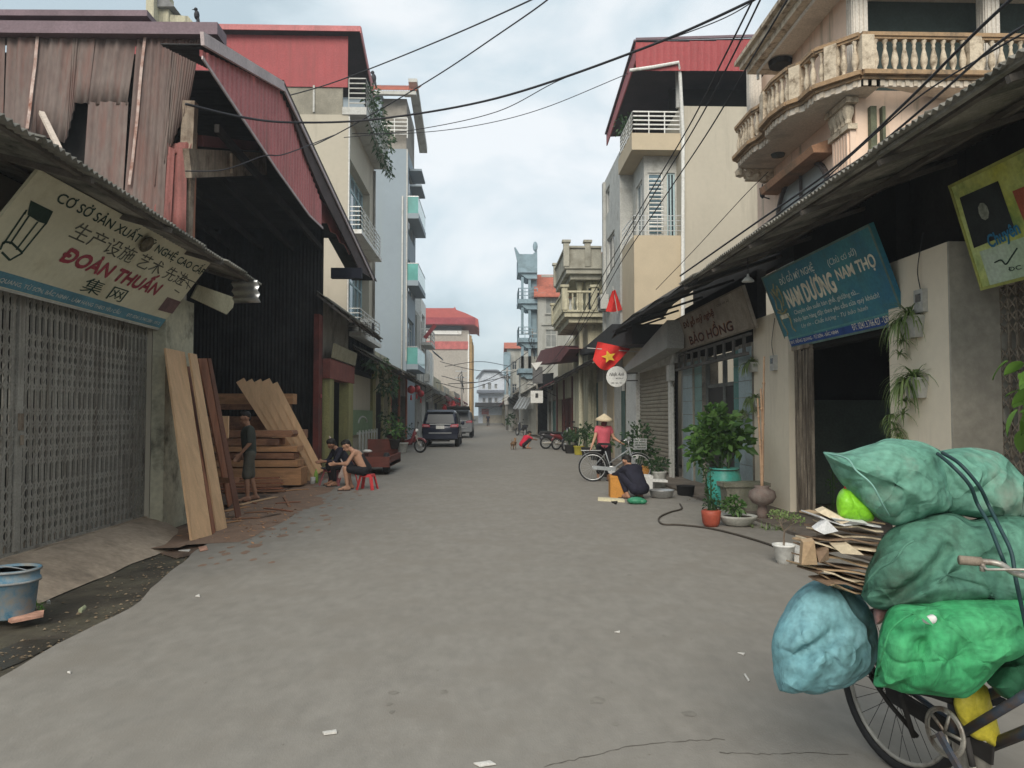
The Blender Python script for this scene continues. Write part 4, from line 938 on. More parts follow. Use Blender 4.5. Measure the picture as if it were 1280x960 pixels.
# fluted pilaster at the corner
ya, yb_ = FY0-.02, FY0+.62; b = MB(); b.box((FX-.10, ya+.0, 4.4), (FX-.002, yb_, 6.24)); pc = b.build('pilaster', M_pink, t); fl = MB()
for k in range(6): fl.box((FX-.13, ya+.05+k*.098, 4.4), (FX-.10, ya+.10+k*.098, 6.2))
fl.build('fluting', M_pink, pc)
cp = MB(); cp.box((FX-.16, ya-.05, 6.24), (FX, yb_+.05, 6.33)); cp.box((FX-.2, ya-.09, 6.66), (FX, yb_+.09, 6.75))
for k in range(5): cp.lathe([(.02, 0), (.06, .04), (.05, .1), (.09, .2), (.1, .28), (.06, .34)], (FX-.10, ya+.06+k*.13, 6.32), 8)
cp.build('capital', M_orn, t)
cp = MB(); cp.bar((FX+.25, FY0-.06, 4.4), (FX+.25, FY0-.06, 6.6), .10, .1); cp.bar((FX+.42, FY0-.06, 4.4), (FX+.42, FY0-.06, 6.6), .05, .1)
cp.build('mossy_pipe', mat('mossy_grey', (.13, .14, .09), var=.4, sc=3), t)
# balcony outline: straight front toward the camera, chamfer, then along the street with two bulges
ZS = 6.93
rp = [V(p) for p in [(9.6, 11.75, 0), (5.85, 11.75, 0), (5.62, 12.02, 0), (5.38, 12.30, 0), (5.36, 12.75, 0), (5.20, 12.95, 0), (5.12, 13.45, 0), (5.14, 14.0, 0), (5.30, 14.2, 0), (5.28, 14.6, 0), (5.20, 14.8, 0), (5.20, 15.75, 0), (5.4, 15.9, 0), (6.0, 15.9, 0)]]
def offs(P, d):
    o = []
    for i, p in enumerate(P):
        a = P[max(i-1, 0)]; c_ = P[min(i+1, len(P)-1)]; tt = (c_-a).normalized(); nn = V((tt.y, -tt.x, 0)); 
        o.append(p-nn*d)
    return o
def slab(P, z0, z1, m, name, off=0):
    Q = offs(P, off); b = MB(); inner = [V((9.6, 13.0, 0)), V((9.6, 13.0, 0))]
    for a, c_ in zip(Q, Q[1:]):
        def inn(p): return V((max(p.x, 6.15), max(p.y, 13.0) if p.x > 6.1 else p.y, 0)) if True else p
        ia, ic = inn(a), inn(c_)
        b.add([(a.x, a.y, z0), (c_.x, c_.y, z0), (ic.x, ic.y, z0), (ia.x, ia.y, z0), (a.x, a.y, z1), (c_.x, c_.y, z1), (ic.x, ic.y, z1), (ia.x, ia.y, z1)], [(0,1,2,3),(7,6,5,4),(0,4,5,1),(1,5,6,2),(3,7,4,0)])
    return b.build(name, m, t)
sb_ = slab(rp, ZS-.16, ZS-.02, mat('balcony_soffit', (.68, .61, .52), var=.06, dirt=(.45, .4, .33), damt=.3), 'balcony_slab', 0)
b = MB()
for a, c_ in zip(offs(rp, .05), offs(rp, .05)[1:]): b.bar(V((a.x, a.y, ZS+.03)), V((c_.x, c_.y, ZS+.03)), .16, .07)
for a, c_ in zip(offs(rp, .0), offs(rp, .0)[1:]): b.bar(V((a.x, a.y, ZS-.03)), V((c_.x, c_.y, ZS-.03)), .10, .05)
b.build('lower_moulding', M_orn2, t)
b = MB()
for a, c_ in zip(rp, rp[1:]):
    a = V((a.x, a.y, ZS+.66)); c_ = V((c_.x, c_.y, ZS+.66)); b.bar(a, c_, .15, .06); b.bar(a-V((0, 0, .05)), c_-V((0, 0, .05)), .10, .04)
b.build('handrail', M_orn2, t)
dm = MB(); dm.box((-.035, -.04, 0), (.035, .04, .11)); d0 = None
bl = MB(); bl.lathe([(.045, 0), (.045, .03), (.022, .06), (.05, .13), (.058, .2), (.04, .3), (.022, .38), (.03, .42), (.022, .45), (.045, .5), (.045, .54)], n=8); bl0 = None
pd = MB(); pd.box((-.10, -.10, 0), (.10, .10, .56)); pd.ball((0, -.10, .28), .06, 8, 5, (1, .4, 1.4)); pd.ball((-.10, 0, .28), .06, 8, 5, (.4, 1, 1.4)); pd0 = None
for i, (a, c_) in enumerate(zip(rp, rp[1:])):
    Ls = (c_-a).length; dr_ = (c_-a).normalized(); ang = math.atan2(dr_.y, dr_.x); k = max(1, int(Ls/.155))
    for j in range(k):
        p = a+dr_*(Ls*(j+.5)/k); q = V((p.x, p.y, ZS+.07))
        if i == 0 and (Ls-(Ls*(j+.5)/k)) < 0: continue
        isped = (i == 0 and j in (k-1, k-12)) or (i == 4 and j == 0) or (i == 6 and j == k-1) or (i == 8 and j == 0) or (i==2 and j==0)
        o0 = pd0 if isped else bl0
        if o0 is None:
            o0 = (pd if isped else bl).build('pedestal' if isped else 'baluster', M_orn, t, smooth=not isped, local=True); o0.location = q-wt(t); o0.rotation_euler = (0, 0, ang)
            if isped: pd0 = o0
            else: bl0 = o0
        else: inst(o0, q-wt(t), rot=(0, 0, ang))
    k = max(1, int(Ls/.13))
    for j in range(k):
        p = a+dr_*(Ls*(j+.5)/k); q = V((p.x, p.y, ZS-.15))
        nn = V((dr_.y, -dr_.x, 0)); q = q+nn*-.0
        if d0 is None: d0 = dm.build('dentil', mat('pale_dentil', (.60, .52, .42), var=.2, dirt=(.2, .15, .1), damt=.4), t, local=True); d0.location = q-wt(t)+nn*.02; d0.rotation_euler = (0, 0, ang)
        else: inst(d0, q-wt(t)+nn*.02, rot=(0, 0, ang))
# scalloped brackets at the far end and a ceiling lamp under the slab
b = MB()
for k in range(5):
    b.lathe([(.02, 0), (.10, .04), (.12, .12), (.05, .2), (.02, .24)], (5.28+k*.17, 15.87, ZS-.34-.04*k), 8)
b.box((5.4, 15.8, ZS-.4), (6.0, 15.95, ZS-.17)); b.build('bracket', M_orn, t)
b = MB(); b.lathe([(.01, -.07), (.12, -.05), (.14, 0), (.01, .0)], (5.72, 14.9, ZS-.165), 16); tag(b.build('ceiling_lamp', mat('lamp_dark', (.1, .11, .1)), None, smooth=True), 'small round lamp under the ornate balcony slab', 'lamp')
# upper floor: set back dark openings, columns, upper slab
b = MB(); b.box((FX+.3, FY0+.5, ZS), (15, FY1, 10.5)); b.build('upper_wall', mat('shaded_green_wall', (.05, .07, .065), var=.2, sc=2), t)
for x, y in ((6.05, 12.25), (8.25, 12.25), (5.75, 16.3)):
    b = MB(); b.box((x-.12, y-.12, ZS), (x+.12, y+.12, 9.6))
    for k in range(3): b.box((x-.135, y-.09+k*.07, ZS), (x-.12, y-.05+k*.07, 9.5)); b.box((x-.09+k*.07, y-.135, ZS), (x-.05+k*.07, y-.12, 9.5))
    b.build('column', mat('pale_column', (.62, .58, .52), var=.06, dirt=(.4, .36, .3), damt=.3), t)
u0 = PX(930, 82, 5.15); ZU = u0.z
b = MB(); b.box((5.5, 11.6, ZU), (12, 15.3, ZU+.2)); b.build('upper_slab', MATS['balcony_soffit'], t)
b = MB(); b.box((5.32, 11.4, ZU-.03), (5.5, 15.5, ZU+.10)); b.box((5.2, 11.3, ZU+.10), (5.4, 15.6, ZU+.22)); b.box((5.5, 15.3, ZU-.03), (7, 15.5, ZU+.1)); b.box((5.12, 11.3, ZU+.22), (5.3, 15.7, ZU+.30)); b.build('upper_cornice', M_orn, t)
b = MB(); b.tube([(5.5, 11.6, ZU-.04), (5.5, 15.35, ZU-.04), (5.5, 15.35, ZU-.2)], .03, 6); b.build('drain_pipe', M_white, t)
b = MB(); b.lathe([(.22, 0), (.24, .1), (.15, .12)], (5.8, 14.9, ZU-.13), 16); b.build('ceiling_rose', M_darks, t)
# wall lantern
p = PX(953, 240, FX-.15); b = MB(); b.lathe([(.01, -.14), (.05, -.1), (.07, .08), (.02, .1), (.01, .17)], p, 6); b.bar(p+V((0, 0, -.1)), p+V((.16, 0, -.15)), .02, .02)
tag(b.build('wall_lantern', M_cable, None), 'small black lantern on the far corner of the ornate house', 'lantern')

# ================================================================== E: big beige house with the red roof
EY = 24.0; EX = PY(852, 300, EY).x; zw = PY(900, 133, EY).z
t = thing('beige_house', 'large beige house with a red sheet roof and stepped balconies', 'house', (EX, 26, 0)); Eh = t
BX = PY(793, 350, EY).x
mb = MB(); wallgrid(mb, (EX, EY, 0), (1, 0, 0), 11, zw, []); mb.poly([(EX, EY, zw), (EX+11, EY, zw), (EX+11, EY+6, zw), (EX, EY+6, zw)])
wallgrid(mb, (EX, EY+6, 0), (0, -1, 0), 6, zw, []); mb.poly([(EX, EY+6, 0), (EX, EY+6, zw), (EX+11, EY+6, zw), (EX+11, EY+6, 0)]); mb.build('wall', M_cream, t)
zc0 = PY(820, 394, EY).z-1.5; zc1 = PY(820, 294, EY).z; M_ebay = mat('beige_bay', (.50, .42, .30), var=.05, fine=.02, dirt=(.48, .4, .29), damt=.2, dsc=.8, streak=True)
b = MB(); b.box((BX, EY+.02, zc0), (EX, EY+2.2, zc1)); b.build('lower_bay', M_ebay, t)
zt1, zt0 = PY(820, 166, EY).z, PY(820, 187, EY).z
b = MB(); b.box((BX-.05, EY+.02, zt0), (EX, EY+2.6, zt1)); b.build('upper_balcony', M_ebay, t)
rail(t, [(EX, EY+.05, zt1), (BX+.0, EY+.05, zt1), (BX, EY+2.4, zt1)], 1.0*(PY(820, 139, EY).z-zt1), M_white, nb=5, r=.025, post=.5)
rail(t, [(EX, EY+.05, zc1), (BX+.0, EY+.05, zc1), (BX, EY+2.1, zc1)], PY(820, 269, EY).z-zc1, M_steel, nb=4, r=.012, post=.35)
# glazed room between them
zg0, zg1 = zc1, PY(820, 200, EY).z
mb = MB(); wallgrid(mb, (BX+.45, EY+.6, zc1), (1, 0, 0), EX-BX-.45, zt0-zc1, [(.12, .62, .15, 2.2), (.75, EX-BX-.5, .0, 2.2)], .1); wallgrid(mb, (BX+.45, EY+6, zc1), (0, -1, 0), 5.4, zt0-zc1, [(.4, 1.6, .2, 2.1), (2.2, 3.4, .2, 2.1), (4.0, 5.1, .2, 2.1)], .1); mb.build('bay_wall', M_offw, t)
window(t, (BX+.57, EY+.6, zc1+.15), (1, 0, 0), .5, 2.05, M_white, M_glassb, nx=1, dep=.08); window(t, (BX+1.2, EY+.6, zc1), (1, 0, 0), EX-BX-1.25, 2.2, M_bluefr, M_glass, nx=2, dep=.08)
for a in (.4, 2.2, 4.0): window(t, (BX+.45, EY+6-a, zc1+.2), (0, -1, 0), 1.15, 1.9, M_white, M_glassb, nx=2, dep=.08)
sl = MB()
for k in range(14): sl.box((BX+.6, EY+.50, zc1+.25+k*.13), (BX+1.05, EY+.56, zc1+.29+k*.13))
so_ = sl.build('louvre', M_white, t); so_['kind'] = 'stuff'
# far part of the street face
mb = MB(); wallgrid(mb, (BX, EY+6.2, 0), (0, -1, 0), 3.6, zt1+.3, [(.3, 1.3, 9.4, 10.4), (.8, 2.6, 3.0, 4.6), (.6, 2.4, 7, 8.4)], .15); mb.build('street_wall', M_offw, t)
for a in ((.3, 1.3, 9.4, 10.4), (.8, 2.6, 3.0, 4.6), (.6, 2.4, 7, 8.4)): window(t, (BX, EY+6.2-a[0], a[2]), (0, -1, 0), a[1]-a[0], a[3]-a[2], M_white, M_glass, nx=2, dep=.1)
mb = MB(); mb.poly([(BX, EY+2.6, 0), (EX, EY+2.6, 0), (EX, EY+2.6, zt1), (BX, EY+2.6, zt1)]); mb.poly([(BX, EY+6.2, zt1+.3), (BX, EY+2.6, zt1+.3), (EX, EY+2.6, zt1+.3), (EX, EY+6.2, zt1+.3)]); mb.build('street_wall_flank', M_offw, t)
b = MB(); b.box((BX-.1, EY+5.9, 0), (BX+.1, EY+6.2, zt1+.2)); b.build('edge_pier', M_offw, t)
# roof: red fascia toward the camera, sloping along the street
rz1 = PY(795, 63, EY).z; rz0 = PY(795, 97, EY).z; xl = PY(791, 63, EY).x; lowp = PX(765, 166, xl)
for k in range(14):
    x0_ = xl+k*.85; dz = .045*k*.85; b = MB(); vs = []; n_ = 12
    for i in range(n_+1): x = x0_+.86*i/n_; q = -.007 if i % 3 == 0 else 0; vs += [(x, EY-.5+q, rz0+.01*k), (x, EY-.5+q, rz1+.02+dz*.9)]
    m_ = len(vs); b.add(vs+[(a, c_+.02, d_) for a, c_, d_ in vs], [(2*i, 2*i+2, 2*i+3, 2*i+1) for i in range(n_)]+[(2*i+m_, 2*i+1+m_, 2*i+3+m_, 2*i+2+m_) for i in range(n_)]); b.build('red_fascia', M_red, t)
lz = lowp.z-1.0; ly = EY+5.6
b = MB(); b.add([(xl, EY-.45, rz1-.02), (xl+12, EY-.45, rz1+.45), (xl+12, ly, rz1-.2), (xl, ly, lowp.z+.35), (xl, EY-.45, rz1+.08), (xl+12, EY-.45, rz1+.55), (xl+12, ly, rz1-.1), (xl, ly, lowp.z+.45)], [(0,3,2,1),(4,5,6,7),(0,4,7,3),(3,7,6,2),(0,1,5,4)]); b.build('roof', M_darkroof, t)
b = MB(); b.prism([(xl, EY-.45, rz1), (xl, ly, lowp.z+.4), (xl, ly, lowp.z+.0), (xl, EY-.45, rz0+.35)], (.04, 0, 0)); b.build('side_valance', M_red, t)
b = MB(); b.bar((xl-.02, EY-.5, rz1+.08), (xl-.02, ly, lowp.z+.47), .08, .06); b.bar((xl, EY-.52, rz1+.10), (xl+12, EY-.52, rz1+.62), .06, .08); b.build('roof_edge', M_flash, t)
b = MB(); b.box((EX+.05, EY+5.8, zw), (EX+11, EY+5.9, rz1+.2)); b.box((EX+.0, EY+1.5, zw), (EX+11, EY+1.6, rz0+.3)); b.build('attic_wall', M_dark, t)
for x in (EX-.05, EX+4): b = MB(); b.box((x-.05, EY+.1, zw), (x+.05, EY+.2, rz0+.4)); b.build('roof_post', M_offw, t)
p = [PY(787, 88, EY-.56), PY(815, 84, EY-.56), PY(848, 78, EY-.56), PY(850, 92, EY-.4), PY(854, 170, EY-.06), PY(853, 420, EY-.06)]
b = MB(); b.tube(p, .055, 8); b.build('drain_pipe', M_white, t)
b = MB(); b.box((EX+.0, EY-.03, 0), (EX+.1, EY, zw)); b.build('corner_trim', M_offw, t)
mb = MB(); leaf_cluster(mb, (BX+.2, EY+2.2, zt1+1.1), (.5, .5, .4), 120, .18); tag(mb.build('balcony_plant', M_leafd, None), 'dark plant on the top balcony of the beige house under its red roof', 'plant')
# ================================================================== G: small house with the stone balconies
GY = 33.0
gx = PY(735, 400, GY).x; t = thing('balcony_house', 'small yellowish house with two balustraded balconies beyond the beige house', 'house', (gx, 35, 0)); Gh = t
zt = PY(760, 318, GY).z
mb = MB(); wallgrid(mb, (gx, GY, 0), (1, 0, 0), 6, zt, []); wallgrid(mb, (gx, GY+6, 0), (0, -1, 0), 6, zt, [(1, 2.4, 3.6, 6), (1, 2.4, 6.9, 8.6)]); mb.poly([(gx, GY, zt), (gx+6, GY, zt), (gx+6, GY+6, zt), (gx, GY+6, zt)]); mb.build('wall', M_cream2, t)
fl = MB()
for k in range(12): fl.box((gx+.1+k*.12, GY-.03, 3.5), (gx+.14+k*.12, GY, zt-.1))
o = fl.build('plaster_ribs', M_cream2, t); o['kind'] = 'stuff'
def stone_balcony(t, x0, x1, y0, y1, z, h, mt, solid=False, m=M_cream2):
    b = MB(); b.box((x0, y0, z-.28), (x1, y1, z-.05)); b.box((x0-.08, y0-.08, z-.08), (x1, y1, z)); b.box((x0+.2, y0+.2, z-.5), (x1, y1, z-.28)); b.build('balcony_slab', m, t)
    b = MB(); b.box((x0-.08, y0-.08, z+h-.08), (x1, y0+.1, z+h)); b.box((x0-.08, y0+.1, z+h-.08), (x0+.1, y1, z+h)); b.build('handrail', m, t)
    if solid: b = MB(); b.box((x0, y0, z), (x1, y0+.06, z+h-.08)); b.box((x0, y0+.06, z), (x0+.06, y1, z+h-.08)); b.build('parapet', m, t)
    else:
        p = MB(); p.lathe([(.05, 0), (.03, .1), (.07, .3), (.03, .5), (.05, h-.1)], n=6); p0 = None
        pts = [(x0+.15+.2*k, y0) for k in range(int((x1-x0)/.2))]+[(x0, y0+.2+.22*k) for k in range(int((y1-y0)/.22)-1)]
        for x, y in pts:
            loc = V((x, y, z))-wt(t)
            if p0 is None: p0 = p.build('baluster', m, t, local=True); p0.location = loc
            else: inst(p0, loc)
    for x, y in ((x0, y0), ((x0+x1)/2 if not solid else x1-.6, y0), (x0, y1-.1)):
        b = MB(); b.box((x-.12, y-.12, z), (x+.12, y+.12, z+h+.22)); b.box((x-.18, y-.18, z+h+.14), (x+.18, y+.18, z+h+.24)); b.build('pedestal', m, t)
bx0 = PY(703, 380, GY).x
z1 = PY(720, 388, GY-.8).z; h1 = PY(720, 364, GY-.8).z-z1
stone_balcony(t, bx0, gx+1.4, GY-.9, GY+4.6, z1, h1, None)
z2 = PY(720, 333, GY-.8).z; h2 = PY(720, 307, GY-.8).z-z2
stone_balcony(t, bx0+.1, gx+.5, GY-.7, GY+4.4, z2, h2, None, solid=True, m=mat('grey_stone_cream', (.40, .39, .33), var=.15, dirt=(.22, .21, .17), damt=.5))
for x, zA, zB in ((gx-.35, z1+.02, z2-.5), (gx+.05, z1+.02, z2-.5), (gx-.3, 0, z1-.5), (gx+.2, 0, z1-.5)):
    b = MB(); b.lathe([(.16, 0), (.16, .1), (.11, .15), (.10, (zB-zA)-.4), (.14, (zB-zA)-.25), (.2, zB-zA)], (x, GY+.1, zA), 10); b.build('column', M_cream2, t, smooth=True)
b = MB(); b.box((gx+.02, GY-.03, z1+.1), (gx+.5, GY-.01, z2-.8)); b.build('dark_opening', M_glass, t)
b = MB(); b.prism([(gx+.4, GY-.2, zt), (gx+6, GY-.2, zt+1.6), (gx+6, GY-.2, zt), ], (0, 6, 0)); b.build('roof', M_tile, t)
mb = MB(); leaf_cluster(mb, (bx0+.9, GY-.9, z1-.05-3.0), (.5, .3, .25), 60, .15); 

# ================================================================== H, I, J right side farther; K end of the street; D far left
HY = 60; hx = PY(672, 400, HY).x; zt = PY(690, 372, HY).z
def fr_op(pl, y, O):   # pixel rectangles -> openings on a wall facing the camera
    o = []
    for (u0, v0, u1, v1) in pl: a = PY(u0, v1, y); b_ = PY(u1, v0, y); o.append((a.x-O[0], b_.x-O[0], a.z-O[2], b_.z-O[2], 2))
    return o
M_greyw = mat('grey_white_plaster', (.38, .38, .35), var=.12, sc=.8, dirt=(.24, .24, .21), damt=.5, dsc=.6, streak=True)
t = house('grey_house', 'grey-white house with shuttered windows under a red tiled roof, right of the blue tower', 1, hx, HY, HY+8, zt, M_greyw, depth=8, front=fr_op([(682, 366, 696, 392), (682, 412, 696, 434)], HY, (hx, HY, -.05)), fm=M_offw, gm=mat('grey_shutter', (.22, .23, .22)), sill=M_greyw)
zr = PY(690, 342, HY+2).z
b = MB(); b.prism([(hx-.3, HY-.4, zt), (hx-.3, HY-.4, zt+.1), (hx-.1, HY+3, zr+.1), (hx-.1, HY+6, zt), ], (9, 0, 0)); b.build('roof', M_tile, t)
b = MB()
for v in (345, 405, 438): p = PY(680, v, HY); b.box((hx+.3, HY-.12, p.z-.1), (hx+8, HY, p.z+.06))
b.build('string_course', M_greyw, t)
# blue stacked tower
TY = 61; a0 = PY(648, 400, TY); a1 = PY(671, 400, TY)
M_blt = mat('blue_grey_stone', (.24, .33, .38), var=.15, sc=1.5, dirt=(.15, .2, .22), damt=.4)
t = thing('blue_tower', 'slender blue-grey stacked balcony tower with a horned top in the middle distance', 'tower', (a0.x, TY, 0))
xw0, xw1 = PY(652, 400, TY).x, a1.x
b = MB(); b.box((xw0-.1, TY-.2, 0), (xw1-.02, TY+3, 6.2)); b.build('grey_base', M_greyw, t)
b = MB(); b.box((xw1-.45, TY, 6.2), (xw1, TY+3, PY(660, 330, TY).z)); b.build('wall', M_blt, t)
for v0, v1 in ((345, 332), (386, 358), (440, 400)):
    pass
for k, (vt, vb) in enumerate([(331, 346), (361, 384), (405, 432), (455, 470)]):
    zt_, zb_ = PY(655, vt, TY).z, PY(655, vb, TY).z
    x0 = a0.x-.05; b = MB(); b.box((x0, TY-.8, zb_+.2), (xw1, TY+2.5, zb_+.55)); b.prism([(x0+.1, TY-.6, zb_+.2), (x0+.7, TY-.6, zb_-.25), (xw1, TY-.6, zb_-.25), (xw1, TY-.6, zb_+.2)], (0, 2.6, 0)); b.build('floor_slab', M_blt, t)
    if k in (1, 2): rail(t, [(xw1, TY-.75, zb_+.55), (x0+.05, TY-.75, zb_+.55), (x0+.05, TY+2.4, zb_+.55)], .85, M_blt, nb=3, r=.04, post=.45)
    elif k == 0: b = MB(); b.box((x0, TY-.8, zb_+.55), (xw1, TY-.6, zt_+.7)); b.box((x0, TY-.6, zb_+.55), (x0+.15, TY+2.4, zt_+.6)); b.build('crown_parapet', M_blt, t)
    for x in (x0+.35, xw1-.6):
        b = MB(); zz = 0 if k == 3 else PY(655, [361, 405, 455][k], TY).z; b.box((x-.10, TY-.5, zz-.9 if k < 3 else 6.2), (x+.10, TY-.3, zb_-.1)); b.build('column', M_blt, t)
b = MB(); zc_ = PY(655, 331, TY).z
b.prism([(a0.x, TY-.7, zc_-.4), (a0.x+.5, TY-.7, zc_-.4), (a0.x+.3, TY-.7, zc_+.35), (a0.x-.25, TY-.7, zc_+1.25), (a0.x-.35, TY-.7, zc_+1.25)], (0, .25, 0))
b.prism([(xw1-.35, TY-.7, zc_), (xw1, TY-.7, zc_), (xw1, TY-.7, zc_+1.0), (xw1-.3, TY-.7, zc_+.8)], (0, .3, 0)); b.ball((xw1-.15, TY-.55, zc_+1.35), .28, 8, 6, (.7, .7, 1.5)); b.ball((a0.x+.95, TY-.6, zc_+.55), .2, 8, 6); b.build('horned_crown', M_blt, t)
# J : grey building with red cap and bluish side, far right
JY = 84; jx = PY(634, 480, JY).x; zt = PY(640, 436, JY).z
t = house('grey_block', 'grey plastered building with a small red roof, left of the blue tower', 1, jx, JY, JY+10, zt, M_greyw, depth=6, front=fr_op([(640, 452, 646, 462), (640, 480, 646, 492)], JY, (jx, JY, -.05)))
b = MB(); b.prism([(jx-.2, JY-.3, zt), (jx+6, JY-.3, zt), (jx+6, JY+3, PY(640, 425, JY).z), (jx-.2, JY+3, PY(640, 425, JY).z)], (0, .15, 0)); b.prism([(jx-.3, JY-.4, zt), (jx-.3, JY+3, PY(640, 425, JY).z), (jx-.3, JY+6, zt)], (7, 0, 0)); b.build('roof', M_tile, t)
b = MB(); p = PY(630, 440, JY-1); q = PY(638, 470, JY-1); b.box((p.x, JY-1, q.z), (q.x, JY+2, p.z)); b.box((p.x+.1, JY-1, q.z-3), (q.x, JY+2, q.z-.3)); b.build('blue_bay', M_blt, t)
# mid right infill
house('grey_wall_house', 'plain grey low house beside the utility pole on the right', 1, 5.5, 71, 80, PY(665, 470, 70).z, M_greyw, depth=6)
house('plain_house', 'stained low house behind the dark brown awnings on the right', 1, 5.0, 46, 56, 6.2, M_cream2, depth=6)
# K end of street
KY = 140; kx0 = PY(598, 500, KY).x; kx1 = PY(632, 500, KY).x; M_kw = mat('blue_white_plaster', (.50, .54, .60), var=.08, dirt=(.35, .38, .42), damt=.3, sc=.4)
zt = PY(615, 473, KY).z
ops = fr_op([(603, 480, 606.5, 486), (610, 479, 614, 487), (618, 480, 621.5, 486), (603, 497, 607, 503), (610, 497, 615, 504), (618, 497, 622, 503)], KY, (kx0, KY, -.05))
t = thing('end_house', 'blue-white two-window-row house closing the far end of the street', 'house', (0, KY, 0))
mb = MB(); wallgrid(mb, (kx0, KY, -.05), (1, 0, 0), kx1-kx0, zt+.05, ops, .3); mb.poly([(kx0, KY, 0), (kx0, KY+8, 0), (kx0, KY+8, zt), (kx0, KY, zt)]); mb.poly([(kx1, KY, 0), (kx1, KY+8, 0), (kx1, KY+8, zt), (kx1, KY, zt)]); mb.build('wall', M_kw, t)
for o_ in ops: window(t, (kx0+o_[0], KY, -.05+o_[2]), (1, 0, 0), o_[1]-o_[0], o_[3]-o_[2], M_offw, mat('dark_slate_pane', (.06, .08, .11), rough=.3), nx=2, dep=.25, t=.1)
zp = PY(614, 464, KY).z; b = MB(); b.prism([(kx0, KY, zt), (kx1, KY, zt), ((kx0+kx1)/2+1, KY, zp), ((kx0+kx1)/2-1.6, KY, zp)], (0, 6, 0)); b.build('gable', M_kw, t)
b = MB(); c_ = (kx0+kx1)/2; b.bar((kx0-.4, KY-.2, zt-.1), (c_-1.6, KY-.2, zp+.1), .6, .35); b.bar((kx1+.2, KY-.2, zt-.1), (c_+1, KY-.2, zp+.1), .6, .35); b.bar((c_-1.6, KY-.2, zp+.1), (c_+1, KY-.2, zp+.1), .6, .35); b.build('roof_edge', mat('grey_roof', (.12, .13, .15)), t)
z_ = PY(614, 491, KY).z; b = MB(); b.prism([(kx0-.3, KY-.1, z_+.5), (kx1+.3, KY-.1, z_+.5), (kx1+.3, KY-1.2, z_), (kx0-.3, KY-1.2, z_)], (0, .05, -.15)); b.build('canopy', mat('grey_roof', (.12, .13, .15)), t)
z_ = PY(614, 508, KY).z; b = MB(); b.prism([(kx0-.6, KY-.1, z_+.7), (kx1+.6, KY-.1, z_+.7), (kx1+.6, KY-2.2, z_), (kx0-.6, KY-2.2, z_)], (0, .05, -.15)); b.build('canopy', M_darks, t)
b = MB(); p = PY(602, 518, KY); q = PY(611, 511, KY); b.box((p.x, KY-.1, p.z), (q.x, KY-.02, q.z)); b.build('shop_sign', mat('muted_red', (.35, .10, .09)), t)
b = MB(); b.box((kx0+.8, KY-.08, 0), (kx1-.6, KY-.02, PY(614, 519, KY).z)); b.build('shutter', mat('far_beige_shutter', (.33, .30, .24)), t)
# D red roofed block far left
DY = 104; dx1 = PY(586, 450, DY).x; dx0 = PY(524, 450, DY).x-2; zt = PY(560, 413, DY).z
t = thing('red_roof_block', 'tall grey block with a wide red swept roof at the far left of the street', 'building', (dx1, DY, 0)); M_dw = mat('far_warm_grey', (.36, .33, .29), var=.06, sc=.3)
b = MB(); b.box((dx0, DY, 0), (dx1, DY+22, zt)); b.build('wall', M_dw, t)
p = [PY(u, v, DY+.5) for u, v in [(500, 387), (568, 387), (569, 385), (571, 389), (582, 393), (595, 399), (598, 401), (598, 411), (594, 408), (520, 407), (500, 406)]]
b = MB(); b.prism([(q.x, DY-1, q.z) for q in p], (0, 12, 0)); b.build('roof', mat('far_red_roof', (.42, .10, .09), var=.08), t)
b = MB(); z_ = PY(560, 401, DY-1.1).z; b.bar((dx0, DY-1.1, z_), (PY(594, 400, DY-1.1).x, DY-1.1, z_), .1, .9); b.build('roof_band', mat('far_darker_red', (.30, .06, .07)), t)
z0_, z1_ = PY(560, 433, DY).z, PY(560, 424, DY).z; b = MB(); b.box((dx0, DY-.15, z0_-.4), (dx1-.1, DY, z1_-.3)); b.build('red_band', mat('far_band_red', (.45, .13, .12)), t)
z0_, z1_ = PY(560, 413.5, DY).z, PY(560, 406, DY).z; b = MB(); b.box((dx0, DY-.1, z0_), (dx1-1, DY-.02, z1_)); b.build('open_attic', mat('far_dark', (.06, .06, .07)), t)
b = MB(); b.box((dx0, DY-.2, z0_-.5), (dx1-1, DY, z0_)); b.build('white_ledge', M_white, t)
b = MB()
for k in range(4): b.box((dx1+.02, DY+.6+k*5, 0), (dx1+.35, DY+1.6+k*5, zt-.6))
b.build('ochre_pier', mat('far_ochre', (.55, .36, .16)), t)
b = MB(); b.box((dx1-.15, DY-.12, 0), (dx1+.05, DY-.02, zt-.5)); b.build('corner_trim', M_white, t)
b = MB(); b.box((dx1+.02, DY+1.6, 0), (dx1+.1, DY+22, zt-1.5)); b.build('side_face', mat('far_peach', (.5, .34, .22)), t)

